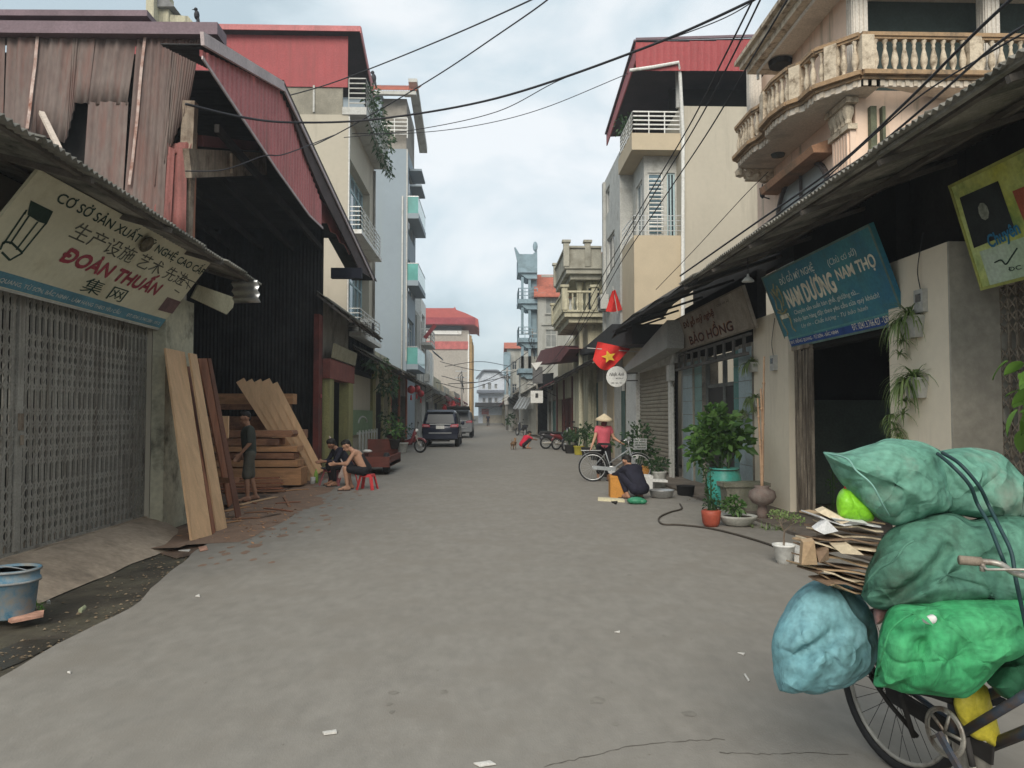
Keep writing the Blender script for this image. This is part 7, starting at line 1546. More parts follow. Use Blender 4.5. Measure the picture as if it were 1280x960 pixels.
# extra weeds & dry plants in front of the pillars
for k, (u, v, n, ln, m, w_) in enumerate([(968, 662, 60, .18, M_leafs, 'dry grassy plants at the foot of the narrow pillar'), (1022, 625, 50, .3, M_leafs, 'tall weedy stems growing before the open doorway'), (1040, 640, 40, .28, M_leaf, 'second weedy stem before the open doorway nearest the sacks'), (948, 660, 40, .15, M_leafs, 'low dry tuft beside the stone jar')]):
    b = MB(); c = PZ(u, v); 
    for q in range(3): spider(b, c+V((rnd.uniform(-.15, .15), rnd.uniform(-.1, .1), 0)), n//3, ln, w=.006, droop=.6)
    if k in (1, 2):
        for q in range(3): x = rnd.uniform(-.12, .12); b.tube([c+V((x, 0, 0)), c+V((x*1.3, 0, .55+.1*q))], .006, 4); leaf_cluster(b, c+V((x*1.2, 0, .42+.08*q)), (.08, .08, .22), 30, .05)
    tag(b.build('weeds', m, None), w_, 'plant')
# hose
b = MB(); P = [PZ(u, v, .015) for u, v in [(850, 630), (852, 636), (838, 640), (824, 647), (828, 655), (850, 656), (885, 660), (920, 668), (960, 680), (978, 688)]]; P = [p+V((0, 0, .0)) for p in P]; b.tube(curve_pts(P, 6), .014, 6); tag(b.build('garden_hose', mat('hose_dark', (.06, .05, .04)), None, smooth=True), 'dark garden hose snaking over the pavement edge', 'hose')
litter('paper_scrap', 'white paper scrap on the pavement beside the bonsai pot', 'paper', [(994, 690), (1004, 686), (1004, 703), (993, 704)], M_paper, h=.05, crease=.04)
# pots near the shutter
potW = [(.13, 0), (.135, .02), (.16, .3), (.175, .32), (.175, .35), (.15, .35), (.13, .2)]
potplant('potted_plant', 'bushy plant in a white bucket beside the crouching man', PZ(824, 609), potW, M_offw, None, 0, .1, M_leafd, clusters=[((-.05, 0, .5), (.3, .25, .18), 240)])
potplant('potted_tree', 'tall fine-leaved plant in front of the roller shutter', V((3.75, 19.3, 0)), potW, M_darks, None, 0, .13, M_leafd, clusters=[((0, 0, .95), (.5, .4, .55), 420), ((.2, 0, .6), (.4, .3, .3), 150)])
potplant('potted_plant', 'airy plant beside the bicycle basket before the white post', V((3.0, 19.8, 0)), potW, M_darks, None, 0, .14, M_leaf, clusters=[((0, 0, .95), (.35, .3, .4), 130)])
for k, (x, y, h_, lm, w_) in enumerate([(3.55, 30.5, .8, M_leafd, 'dark shrub in a yellow pot before the teal doors'), (3.3, 31.6, .7, M_leafd, 'dark shrub nearest the motorbikes before the teal doors'), (3.7, 29.2, 1.1, M_leafd, 'taller upright shrub before the teal doors'), (3.75, 27.0, .8, M_leaf, 'yellowish shrub behind the woman with the bicycle')]):
    potplant('potted_shrub', w_, V((x, y, 0)), [(r*1.3, z) for r, z in potW], mat('yellow_pot', (.42, .36, .05)) if k == 0 else M_darks, None, 0, .14, lm, clusters=[((0, 0, .45+h_*.4), (.35, .35, h_*.45), 170)])
for k, (x, y, w_) in enumerate([(-3.7, 58, 'shrub in a pot far down the left side'), (-3.5, 68, 'second shrub in a pot far down the left side'), (2.0, 72, 'potted shrub far down the right side')]):
    potplant('potted_shrub', w_, V((x, y, 0)), [(r*1.6, z*1.4) for r, z in potW], M_offw, None, 0, .3, M_leafd, clusters=[((0, 0, 1.1), (.5, .6, .6), 120)])
# basins, boxes near the crouching man
c = PZ(827, 622); b = MB(); b.lathe([(.14, 0), (.2, .02), (.24, .14), (.25, .15), (.23, .15), (.18, .04)], c, 18); tag(b.build('metal_basin', M_steel, None, smooth=True), 'metal basin under the white bucket plant', 'basin')
c = PZ(857, 619); b = MB(); b.lathe([(.14, 0), (.16, .02), (.18, .18), (.19, .19), (.17, .19), (.14, .03)], c, 16); tag(b.build('black_tub', M_black, None, smooth=True), 'black tub on the pavement near the tiled pillar', 'tub')
def crate(name, label, pts, z0, h, m, dep=.35, cat='box'):
    A = PZ(*pts[0]); B = PZ(*pts[1]); b = MB(); b.prism([A+V((0, 0, z0)), B+V((0, 0, z0)), B+V((0, 0, z0+h)), A+V((0, 0, z0+h))], (0.02, dep, 0)); b.prism([A+V((-.01, -.008, z0+h-.05)), B+V((.01, -.008, z0+h-.05)), B+V((.01, -.008, z0+h)), A+V((-.01, -.008, z0+h))], (0, .008, 0)); return tag(b.build(name, m, None), label, cat)
M_orab = mat('orange_box', (.50, .23, .05), var=.15, sc=3)
crate('orange_box', 'orange box in front of the crouching man', [(763, 622), (781, 623)], 0, .42, M_orab)
crate('foam_board', 'flat cream foam board on the road before the crouching man', [(748, 626), (780, 628)], 0, .05, mat('cream_foam', (.60, .55, .38), var=.08), .2, 'board')
crate('foam_box', 'white foam box behind the crouching man', [(806, 613), (816, 614)], 0, .32, M_white)
crate('foam_slab', 'white foam slab lying on the metal basin', [(816, 611), (834, 612)], .16, .04, M_white, .25, 'board')
b = MB(); b.lathe([(.10, 0), (.14, .03), (.16, .2), (.1, .32), (.03, .36)], PZ(805, 600), 12); tag(b.build('orange_jug', M_orab, None, smooth=True), 'orange jug standing behind the crouching man', 'jug')
b = MB(); c = PZ(795, 630); b.ball(c+V((0, 0, .06)), .14, 10, 6, (1.2, .9, .5)); b.ball(c+V((.1, -.05, .05)), .08, 8, 5, (1.2, .9, .6)); tag(b.build('green_bag', mat('green_plastic_bag', (.04, .22, .12), bump=.4, rough=.35), None, smooth=True), 'crumpled green plastic bag at the crouching man\'s feet', 'bag')
litter('litter', 'dark scrap on the road beside the foam board', 'litter', [(764, 628), (772, 628), (770, 631)], M_darks, h=.01)
# plant reaching in at the right edge, with separate big leaves
pc = V((4.95, 6.3, 0)); t = thing('broad_leaf_plant', 'bright broad-leaved shrub reaching in at the right edge of the photo', 'plant', pc)
b = MB(); b.lathe([(.2, 0), (.22, .03), (.28, .45), (.3, .5), (.26, .5), (.22, .3)], pc, 18); b.build('pot', mat('terracotta', (.34, .075, .045)), t, smooth=True)
b = MB(); lc = []
for k in range(7):
    e = pc+V((-.45+.12*k-.05, -.25+.12*k, 1.75+.12*math.sin(k*2))); b.tube(curve_pts([pc+V((0, 0, .45)), pc+V((rnd.uniform(-.1, .1), 0, 1.1)), e], 4), [.02]*3+[.012]*5+[.006], 6)
    for q in range(13): lc.append(e+V((rnd.uniform(-.22, .22), rnd.uniform(-.22, .22), rnd.uniform(-.42, .32))))
b.build('stems', M_leafd, t)
lf = MB(); n = 6; vs = []
for i in range(n+1):
    s = i/n; w_ = .062*math.sin(math.pi*min(1, s*.92+.08))**.8; z = -.09*s*s; vs += [(s*.19, w_, z+.012), (s*.19, 0, z), (s*.19, -w_, z+.012)]
lf.add(vs, [(3*i+j, 3*i+j+1, 3*i+j+4, 3*i+j+3) for i in range(n) for j in range(2)]); l0 = None
for p in lc:
    loc = p-pc; r_ = (rnd.uniform(-.5, .5), rnd.uniform(-.2, 1.0), rnd.uniform(0, 6.3))
    if l0 is None: l0 = lf.build('leaf', M_leafb, t, smooth=True, local=True); l0.location = loc; l0.rotation_euler = r_
    else: inst(l0, loc, rot=r_, scale=[rnd.uniform(.7, 1.25)]*3)
# ================================================================== people
M_skin = mat('skin_tan', (.36, .19, .12), var=.08, sc=6, bump=.03, rough=.6); M_skin2 = mat('skin_pale', (.48, .27, .18), var=.08, sc=6, bump=.03, rough=.6)
M_hair = mat('hair_black', (.012, .010, .009), var=.2, bump=.2, rough=.6)
def blob(caps, vox=.010, smooth=4, ells=()):
    """one continuous surface grown over tapered limbs: (a, b, ra, rb)"""
    b = MB()
    for a, c, ra, rb in caps:
        a = V(a); c = V(c); d = c-a; L_ = d.length
        if L_ < 1e-5: b.ball(a, ra, 12, 8); continue
        prof = []; n = 5
        for i in range(n+1): t = math.pi/2*i/n; prof.append((max(ra*math.sin(t), .0004), -ra*math.cos(t)))
        for i in range(n+1): t = math.pi/2*i/n; prof.append((max(rb*math.cos(t), .0004), L_+rb*math.sin(t)))
        b.lathe(prof, a, 12, ax=d)
    for c, r, sq, *_ in ells: b.ball(c, r, 14, 10, sq)
    me = bpy.data.meshes.new('tmp'); me.from_pydata(b.v, [], b.f); o = bpy.data.objects.new('tmp', me); col.objects.link(o)
    m = o.modifiers.new('r', 'REMESH'); m.mode = 'VOXEL'; m.voxel_size = vox
    s_ = o.modifiers.new('s', 'SMOOTH'); s_.iterations = smooth; s_.factor = .5
    bpy.context.view_layer.update(); dg = bpy.context.evaluated_depsgraph_get()
    r = bpy.data.meshes.new_from_object(o.evaluated_get(dg)); bpy.data.objects.remove(o); return r
def addmesh(me, name, m, parent):
    me.name = name; me.materials.clear(); me.materials.append(m); me.polygons.foreach_set('use_smooth', [True]*len(me.polygons)); o = bpy.data.objects.new(name, me); col.objects.link(o); o.parent = parent; return o
def person(label, loc, rz, J, skin=None, shirt=None, sleeve=.6, pants=None, pantlen=1.0, hair=True, hat=None, shoes=None, s=1.0, longhair=False, tank=False, mask=None, look=(1, 0, 0), wide=1.0, vox=.010):
    """J: joints in the local frame, +x forward, +y to the person's left. One body mesh; hair and clothing are children"""
    skin = skin or M_skin; t = thing('person', label, 'person', loc, rz); t.scale = (s, s, s)
    J = {k: V(v) for k, v in J.items()}; caps = []; W_ = wide
    pel, ch, nk, hd = J['pelvis'], J['chest'], J['neck'], J['head']
    for q in 'LR': caps += [(J['sh'+q], J['el'+q], .046*W_, .037), (J['el'+q], J['wr'+q], .037, .025), (J['hip'+q], J['kn'+q], .080*W_, .054), (J['kn'+q], J['an'+q], .054, .035)]
    torso = [(J['hipL'], J['hipR'], .095*W_, .095*W_), (pel, ch, .115*W_, .125*W_), (J['shL'].lerp(ch, .25), J['shR'].lerp(ch, .25), .075, .075), (ch+(J['shL']-ch)*.45, pel+(J['hipL']-pel)*.5, .10*W_, .095*W_), (ch+(J['shR']-ch)*.45, pel+(J['hipR']-pel)*.5, .10*W_, .095*W_)]
    caps += torso+[(J['shL'], ch, .05, .08), (J['shR'], ch, .05, .08), (nk.lerp(ch, .3), hd-(hd-nk)*.3, .055, .05)]
    lk = V(look).normalized(); upv = (hd-nk).normalized(); upv = (upv-lk*upv.dot(lk)*.6).normalized(); sd = upv.cross(lk).normalized(); lk = sd.cross(upv).normalized()
    ells = [(hd+upv*.025-lk*.008, .088, (1.05, .95, 1.1))]
    caps += [(hd+upv*.01, hd+lk*.045-upv*.06, .07, .045), (hd+lk*.075-upv*.005, hd+lk*.103-upv*.028, .013, .012), (hd+lk*.07+upv*.025+sd*.03, hd+lk*.07+upv*.025-sd*.03, .020, .020), (hd+lk*.072-upv*.055-sd*.014, hd+lk*.072-upv*.055+sd*.014, .012, .012)]
    for q in (-1, 1): caps.append((hd+sd*.084*q-upv*.015, hd+sd*.088*q+upv*.02, .012, .015))
    # hands with separate fingers, feet
    for q, sg_ in (('L', 1), ('R', -1)):
        wr = J['wr'+q]; d = (wr-J['el'+q]).normalized()
        if 'hd'+q in J: d = (J['hd'+q]-wr).normalized()
        th = J.get('th'+q, V((1, 0, 0))); sdh = (th-d*th.dot(d)); sdh = sdh.normalized() if sdh.length > .05 else d.cross(V((0, 1, 0))).normalized(); nr = d.cross(sdh).normalized()*sg_
        curl = J.get('curl'+q, V((.35, 0, 0))).x; pm = wr+d*.055
        caps += [(wr+sdh*.012, wr+d*.085+sdh*.026, .018, .013), (wr-sdh*.012, wr+d*.08-sdh*.028, .018, .012), (wr, wr+d*.08, .02, .014)]
        for i, (o_, ln) in enumerate([(.031, .068), (.011, .078), (-.010, .072), (-.031, .056)]):
            p0 = wr+d*.085+sdh*o_; d1 = (d+nr*-curl*.6).normalized(); p1 = p0+d1*ln*.5; d2 = (d+nr*-curl*1.8).normalized(); caps += [(p0, p1, .0095, .0085), (p1, p1+d2*ln*.5, .0085, .0068)]
        p0 = wr+d*.02+sdh*.024; p1 = p0+(d*.6+sdh*.8).normalized()*.04; caps += [(p0, p1, .013, .010), (p1, p1+(d*.9+sdh*.3-nr*.3*curl).normalized()*.032, .010, .008)]
        an = J['an'+q]; toe = J.get('to'+q, an+V((.17, 0, -.06))); he = an+(an-toe).normalized()*.04; he.z = toe.z
        caps += [(an, he+V((0, 0, .012)), .036, .032), (he+V((0, 0, .012)), toe, .032, .026), (an, toe.lerp(an, .4), .035, .03)]
    addmesh(blob(caps, vox, 4, ells), 'body', skin, t)
    def seg(a, b_, f): return a.lerp(b_, f)
    if shirt:
        c2 = [(a, b_, ra+.012, rb+.012) for a, b_, ra, rb in torso]+[(nk.lerp(ch, .55), ch, .065, .09)]
        if not tank:
            for q in 'LR':
                c2.append((J['sh'+q], ch, .062, .09))
                if sleeve <= 1: c2.append((J['sh'+q], seg(J['sh'+q], J['el'+q], sleeve), .062*W_, .058))
                else: c2 += [(J['sh'+q], J['el'+q], .060*W_, .050), (J['el'+q], seg(J['el'+q], J['wr'+q], sleeve-1), .050, .040)]
        else:
            c2 = [(pel, ch-(ch-pel)*.25, .13*W_, .135*W_), (J['hipL'], J['hipR'], .105*W_, .105*W_)]
            for q in 'LR': c2 += [(J['sh'+q].lerp(ch, .55)+V((.07, 0, -.0)), ch-(ch-pel)*.3+V((.05, 0, 0)), .035, .06), (J['sh'+q].lerp(ch, .55)+V((.07, 0, 0)), J['sh'+q].lerp(ch, .5)+V((-.04, 0, .06)), .03, .022)]
        addmesh(blob(c2, .014, 3), 'shirt', shirt, t)
    if pants:
        c2 = [(J['hipL'], J['hipR'], .108*W_, .108*W_), (pel, pel.lerp(ch, .22), .118*W_, .12*W_)]
        for q in 'LR':
            if pantlen <= 1: c2.append((J['hip'+q], seg(J['hip'+q], J['kn'+q], pantlen), .100*W_, .088))
            else: c2 += [(J['hip'+q], J['kn'+q], .097*W_, .068), (J['kn'+q], seg(J['kn'+q], J['an'+q], pantlen-1), .068, .056)]
        addmesh(blob(c2, .014, 3), 'trousers', pants, t)
    if hair:
        c2 = [(hd+upv*.05-lk*.02, hd+upv*.045-lk*.03, .088, .088), (hd+upv*.085+lk*.02, hd+upv*.08-lk*.03, .06, .062), (hd-lk*.045, hd-lk*.05-upv*.03, .062, .05)]
        if longhair: c2 += [(hd-lk*.05, nk-lk*.06, .06, .035)]
        addmesh(blob(c2, .012, 3), 'hair', M_hair, t)
    for q in (-1, 1):
        b = MB(); b.ball(hd+lk*.080+upv*.012+sd*.030*q, .009, 8, 6); b.build('eye', M_cable, t, smooth=True, local=True)
    b = MB(); b.tube([hd+lk*.083-upv*.056-sd*.02, hd+lk*.088-upv*.055, hd+lk*.083-upv*.056+sd*.02], .004, 5); b.build('mouth', mat('lip', (.25, .09, .08), bump=0), t, smooth=True, local=True)
    if mask: addmesh(blob([(hd+lk*.055-upv*.035, hd+lk*.05-upv*.07, .056, .045), (hd-lk*.0-upv*.07, hd+lk*.02-upv*.05, .075, .07)], .012, 3), 'face_scarf', mask, t)
    if hat:
        b = MB(); o = hd+upv*.03; b.lathe([(.23, -.0), (.15, .055), (.08, .105), (.012, .15), (.004, .15), (.07, .09), (.14, .045), (.222, -.008)], o, 24, ax=upv); b.build('conical_hat', hat, t, smooth=True, local=True)
    if shoes:
        for q in 'LR':
            an = J['an'+q]; toe = J.get('to'+q, an+V((.17, 0, -.06))); he = an+(an-toe).normalized()*.05; he.z = toe.z
            b = MB(); b.bar(V((he.x, he.y, toe.z-.025)), toe+(toe-he).normalized()*.03-V((0, 0, .025)), .10, .022); m_ = toe.lerp(he, .35); sdv = (toe-he).cross(V((0, 0, 1))).normalized(); b.tube(curve_pts([m_+sdv*.045-V((0, 0, .02)), m_+V((0, 0, .035)), m_-sdv*.045-V((0, 0, .02))], 4), .008, 5); b.build('sandal', shoes, t, local=True)
    return t
M_olive = mat('olive_shirt', (.055, .06, .05), var=.15, sc=6, bump=.3, bs=14); M_kh = mat('khaki_shorts', (.10, .095, .075), var=.15, sc=6, bump=.3, bs=14)
M_blkcl = mat('black_cloth', (.015, .014, .017), var=.2, sc=6, bump=.3, bs=14); M_pinkcl = mat('pink_shirt', (.52, .10, .13), var=.12, sc=6, bump=.3, bs=14)
M_navcl = mat('dark_navy_cloth', (.016, .016, .028), var=.3, sc=8, bump=.35, bs=14); M_redcl = mat('red_shirt', (.50, .02, .05), var=.1, sc=6, bump=.3, bs=14); M_sand = mat('sandal_dark', (.06, .045, .04), bump=0)
M_straw = mat('palm_straw', (.62, .52, .36), var=.12, sc=4, bump=.25, bs=30)
# standing man before the timber
P_ = PZ(311, 626); P_.z = 0
STAND = dict(pelvis=(0, 0, .90), chest=(.03, 0, 1.24), neck=(.03, 0, 1.40), head=(.08, 0, 1.53), shL=(.02, .17, 1.34), shR=(.02, -.17, 1.34), elL=(.03, .23, 1.07), elR=(-.0, -.22, 1.07), wrL=(.20, .20, .86), wrR=(.12, -.20, .84), hipL=(0, .085, .86), hipR=(0, -.085, .86), knL=(.06, .11, .47), knR=(-.04, -.10, .47), anL=(.04, .13, .08), anR=(-.14, -.10, .08), toL=(.20, .15, .03), toR=(.02, -.12, .03))
person('man in dark olive T-shirt and shorts standing before the timber stack, looking down', P_, math.radians(205), STAND, shirt=M_olive, sleeve=.85, pants=M_kh, pantlen=.98, shoes=M_sand, look=(1, .05, -.35))
# seated man on red stools
P_ = PZ(449, 612); P_.z = 0
SIT = dict(pelvis=(-.14, 0, .44), chest=(.06, 0, .72), neck=(.17, 0, .86), head=(.27, 0, .93), shL=(.12, .17, .80), shR=(.12, -.17, .80), elL=(.27, .22, .56), elR=(.25, -.22, .56), wrL=(.50, .07, .56), wrR=(.49, -.05, .54), hipL=(-.08, .10, .40), hipR=(-.08, -.10, .40), knL=(.30, .17, .46), knR=(.26, -.19, .46), anL=(.25, .15, .08), anR=(.16, -.19, .08), toL=(.42, .17, .03), toR=(.33, -.20, .03), hdL=(.6, .02, .55), hdR=(.59, -.0, .54), thL=(0, 0, 1), thR=(0, 0, 1), curlL=(.9, 0, 0), curlR=(.9, 0, 0))
person('man in a black tank top sitting hunched on a red stool by the roadside', P_, math.radians(192), SIT, skin=M_skin2, shirt=M_blkcl, tank=True, pants=M_blkcl, pantlen=.8, shoes=M_sand, look=(1, .1, -.45))
ca, sa = math.cos(math.radians(192)), math.sin(math.radians(192))
def rel(x, y, z=0): return V((P_.x+x*ca-y*sa, P_.y+x*sa+y*ca, z))
stool('bright red plastic stool under the man in the black tank top', rel(-.17, 0), .33, .22, M_redpl, .6)
P2 = rel(.38, -.75)
SIT2 = dict(SIT); person('second person in dark clothes sitting behind the man in the tank top', V((P2.x-.02, P2.y+.35, 0)), math.radians(215), SIT2, skin=M_skin, shirt=M_navcl, sleeve=1.6, pants=M_blkcl, pantlen=1.8, shoes=M_sand, look=(1, -.3, -.3))
stool('red plastic stool hidden behind the tank top man', V((P2.x-.02+.14*.82, P2.y+.35+.1, 0)), .33, .2, M_redpl, .3)
# woman with bicycle: walking beside it, facing the camera and to the right
BKY = 18.45; b0_ = PZ(741, 602); bikeloc = V((b0_.x, b0_.y, 0))
def bicycle(label, loc, rz, fm, tyre=M_black, basket=False, lean=0, R_=.34, fender=M_steel, WB=1.06, rack=True, heavy=False, group=None, bar=True, steer=0):
    """local frame: rear hub at x = 0, front hub at x = WB"""
    t = thing('bicycle', label, 'bicycle', loc, rz, group); t.rotation_euler = (lean, 0, rz); w_ = .018 if not heavy else .022
    for x in (0, WB):
        b = MB(); b.tube([(x+(R_-w_)*math.cos(a), 0, R_+(R_-w_)*math.sin(a)) for a in [2*math.pi*k/40 for k in range(41)]], w_, 8, cap=False); wl = b.build('wheel', tyre, t, smooth=True, local=True)
        b = MB(); rr = R_-w_*2-.008; b.tube([(x+rr*math.cos(a), 0, R_+rr*math.sin(a)) for a in [2*math.pi*k/40 for k in range(41)]], .011, 6, cap=False); b.lathe([(.012, -.05), (.03, -.045), (.03, -.03), (.016, -.02), (.016, .02), (.03, .03), (.03, .045), (.012, .05)], (x, 0, R_), 12, ax=(0, 1, 0)); b.build('rim', M_steel if not heavy else M_gate, wl, smooth=True, local=True)
        b = MB()
        for k in range(28): a = 2*math.pi*k/28; a2 = a+(.5 if k % 2 else -.5); b.tube([(x+.028*math.cos(a2), (.035 if k % 4 < 2 else -.035), R_+.028*math.sin(a2)), (x+rr*math.cos(a), 0, R_+rr*math.sin(a))], .0013 if not heavy else .0016, 3, cap=False)
        o = b.build('spokes', M_steel if not heavy else M_darks, wl, local=True); o['kind'] = 'stuff'
        if fender is not None:
            b = MB(); f0, f1 = ((-.1, 2.9) if x == 0 else (.6, 2.7)); n = 16; vs = []
            for k in range(n+1): a = f0+(f1-f0)*k/n; rf = R_+.022; vs += [(x+(rf+(0 if q else -.012))*math.cos(a), y, R_+(rf+(0 if q else -.012))*math.sin(a)) for y, q in ((-.028, 0), (0, 1), (.028, 0))]
            b.add(vs, [(3*k+j, 3*k+j+1, 3*k+j+4, 3*k+j+3) for k in range(n) for j in range(2)]); b.build('fender', fender, t, smooth=True, local=True)
    bb = V((.44, 0, .28)); st_ = V((.30, 0, .72)); hd0 = V((.90, 0, .62)); hd1 = V((.86, 0, .82)); r_ = .016 if not heavy else .02
    b = MB(); b.tube([bb, st_], r_, 8); b.tube([bb, hd0], r_*1.15, 8); b.tube([bb+V((-.04, 0, .17)), hd1-V((0, 0, .05))], r_, 8); b.tube([hd0-V((-.012, 0, .06)), hd1], r_*1.2, 8)
    for y in (-.05, .05): b.tube([bb+V((0, y*.4, 0)), (0, y, R_)], r_*.6, 6); b.tube([st_-V((0, 0, .06)), (0, y, R_)], r_*.5, 6)
    b.lathe([(.01, -.035), (.024, -.03), (.024, .03), (.01, .035)], bb, 10, ax=(0, 1, 0)); b.build('frame', fm, t, smooth=True, local=True)
    b = MB()
    for y in (-.05, .05): b.tube([(WB, y, R_), (.915, y*.9, .64), (.91, 0, .66)], r_*.7, 6)
    b.build('fork', fm, t, smooth=True, local=True)
    b = MB(); b.tube([hd1, hd1+V((-.02, 0, .16))], .012, 8); q = hd1+V((-.02, 0, .16))
    if bar: b.tube(curve_pts([q+V((-.16, .27, -.01)), q+V((-.02, .26, .03)), q+V((.04, .12, .03)), q+V((.02, 0, 0)), q+V((.04, -.12, .03)), q+V((-.02, -.26, .03)), q+V((-.16, -.27, -.01))], 5), .011, 7)
    hb = b.build('handlebar', M_steel, t, smooth=True, local=True)
    if bar:
        for s_ in (-1, 1): b = MB(); b.tube([q+V((-.17, .27*s_, -.012)), q+V((-.06, .265*s_, .015))], .016, 8); b.build('grip', M_black, hb, smooth=True, local=True)
    b = MB(); b.tube([st_, st_+V((-.02, 0, .12))], .012, 6); b.prism([(.44, -.02, .86), (.44, .02, .86), (.30, .05, .87), (.14, .10, .87), (.12, .0, .87), (.14, -.10, .87), (.30, -.05, .87)], (0, 0, .05)); b.build('saddle', M_black if not heavy else M_darks, t, local=True)
    b = MB(); b.lathe([(.02, -.06), (.085, -.062), (.092, -.06), (.092, -.056), (.02, -.054)], bb, 24, ax=(0, 1, 0)); b.bar(bb+V((0, -.07, 0)), bb+V((.06, -.08, -.16)), .014, .022); b.bar(bb+V((0, .05, 0)), bb+V((-.06, .06, .16)), .014, .022); cr_ = b.build('crank', M_steel if not heavy else M_gate, t, local=True)
    for e_, y in ((V((.06, 0, -.16)), -.12), (V((-.06, 0, .16)), .10)): b = MB(); c = bb+e_+V((0, y, 0)); b.box(c-V((.04, .045, .01)), c+V((.04, .045, .012))); b.build('pedal', M_black, cr_, local=True)
    b = MB(); b.bar(bb+V((.1, -.06, .02)), V((0, -.06, R_)), .012, .09 if not heavy else .07); b.build('chain_guard', fm if not heavy else M_darks, t, local=True)
    if rack: b = MB(); b.box((-.28, -.07, .735), (.2, .07, .75)); b.tube([(-.22, .06, .74), (0, .06, R_)], .006, 5); b.tube([(-.22, -.06, .74), (0, -.06, R_)], .006, 5); b.build('rack', M_steel if not heavy else M_darks, t, local=True)
    if basket:
        b = MB(); x0, x1, z0, z1 = .98, 1.26, .78, 1.02
        for k in range(5):
            z = z0+(z1-z0)*k/4; g_ = .02*k/4; P = [(x0-g_, -.14-g_, z), (x1+g_, -.14-g_, z), (x1+g_, .14+g_, z), (x0-g_, .14+g_, z), (x0-g_, -.14-g_, z)]
            for p, q2 in zip(P, P[1:]): b.bar(p, q2, .006, .006)
        for k in range(9):
            y = -.14+.28*k/8
            for x in (x0, x1): b.bar((x, y, z0), (x, y, z1), .004, .004, up=(0, 1, 0))
            b.bar((x0, y, z0), (x1, y, z0), .004, .004)
        for k in range(1, 8):
            x = x0+(x1-x0)*k/8
            for y in (-.14, .14): b.bar((x, y, z0), (x, y, z1), .004, .004, up=(1, 0, 0))
        b.build('basket', M_steel, t, local=True)
    return t
bicycle('white-grey city bicycle with a wire basket pushed by the woman in the conical hat', bikeloc, math.radians(-8), mat('bike_white', (.30, .32, .33), bump=0, rough=.35), basket=True, fender=M_steel)
P_ = PZ(755, 604); P_ = V((bikeloc.x+.30, bikeloc.y+.26, 0))
WOM = dict(pelvis=(0, 0, .86), chest=(.02, 0, 1.17), neck=(.03, 0, 1.32), head=(.06, 0, 1.44), shL=(.0, .155, 1.27), shR=(.0, -.155, 1.27), elL=(-.02, .26, 1.03), elR=(.10, -.24, 1.04), wrL=(.20, .36, .93), wrR=(.20, -.34, .84), hipL=(0, .085, .82), hipR=(0, -.085, .82), knL=(.12, .09, .46), knR=(.0, -.10, .45), anL=(.06, .10, .08), anR=(-.16, -.10, .10), toL=(.22, .11, .03), toR=(-.0, -.12, .03))
person('woman in a conical hat, face scarf and pink shirt pushing a bicycle', P_, math.radians(-84), WOM, skin=M_skin2, shirt=M_pinkcl, sleeve=.4, pants=M_blkcl, pantlen=1.7, shoes=M_sand, hat=M_straw, mask=mat('scarf_maroon', (.12, .03, .035)), look=(1, 0, -.1), longhair=True)
# crouching man at the box
SQ = dict(pelvis=(-.12, 0, .22), chest=(.12, 0, .50), neck=(.20, 0, .62), head=(.29, 0, .69), shL=(.14, .18, .56), shR=(.14, -.18, .56), elL=(.35, .22, .44), elR=(.34, -.24, .46), wrL=(.56, .14, .42), wrR=(.56, -.12, .42), hipL=(-.08, .10, .20), hipR=(-.08, -.10, .20), knL=(.24, .2, .46), knR=(.24, -.2, .46), anL=(.08, .16, .08), anR=(.08, -.16, .08), toL=(.26, .19, .03), toR=(.26, -.19, .03))
P_ = PZ(797, 624); person('man in dark clothes crouching with his back turned over an orange box', V((P_.x, P_.y+.1, 0)), math.radians(118), SQ, shirt=M_navcl, sleeve=1.75, pants=M_navcl, pantlen=1.8, shoes=M_sand, wide=1.12, look=(1, .1, -.5))
# child in red, squatting; dog; far walker
P_ = PZ(655, 561); person('child in a red shirt squatting at the roadside beside the motorbikes', P_, math.radians(30), SQ, shirt=M_redcl, sleeve=.7, pants=M_blkcl, pantlen=.9, s=1.0, look=(1, 0, -.3), vox=.014)
P_ = V((PY(610, 525, 100).x, 100, 0)); person('distant person walking in the middle of the far street', P_, math.radians(-90), STAND, shirt=M_navcl, sleeve=.8, pants=M_blkcl, pantlen=1.8, vox=.02, look=(1, 0, 0))
P_ = PZ(642, 562); t = thing('dog', 'small brown dog standing near the child in red', 'dog', P_, math.radians(75))
dc = [((-.2, 0, .30), (.18, 0, .31), .075, .10), ((.2, 0, .34), (.32, 0, .46), .07, .05), ((.32, 0, .47), (.37, 0, .46), .055, .045), ((.38, 0, .45), (.45, 0, .43), .03, .022), ((-.26, 0, .33), (-.38, 0, .48), .02, .012)]
for y in (-.06, .06):
    dc += [((.17, y, .28), (.16, y, .15), .035, .022), ((.16, y, .15), (.18, y, .02), .020, .018), ((.18, y, .02), (.21, y, .015), .018, .014), ((-.2, y, .27), (-.13, y, .18), .05, .03), ((-.13, y, .18), (-.25, y, .12), .026, .018), ((-.25, y, .12), (-.22, y, .02), .018, .016), ((-.22, y, .02), (-.18, y, .015), .016, .014), ((.33, y*.6, .51), (.32, y*.9, .56), .018, .006)]
addmesh(blob(dc, .014, 3), 'body', mat('dog_brown', (.22, .13, .07), var=.25, sc=5, bump=.3), t)
b = MB(); b.ball((.455, 0, .44), .014, 6, 5); b.build('nose', M_cable, t, local=True)
for s_ in (-1, 1): b = MB(); b.ball((.395, .03*s_, .485), .008, 6, 5); b.build('eye', M_cable, t, local=True)
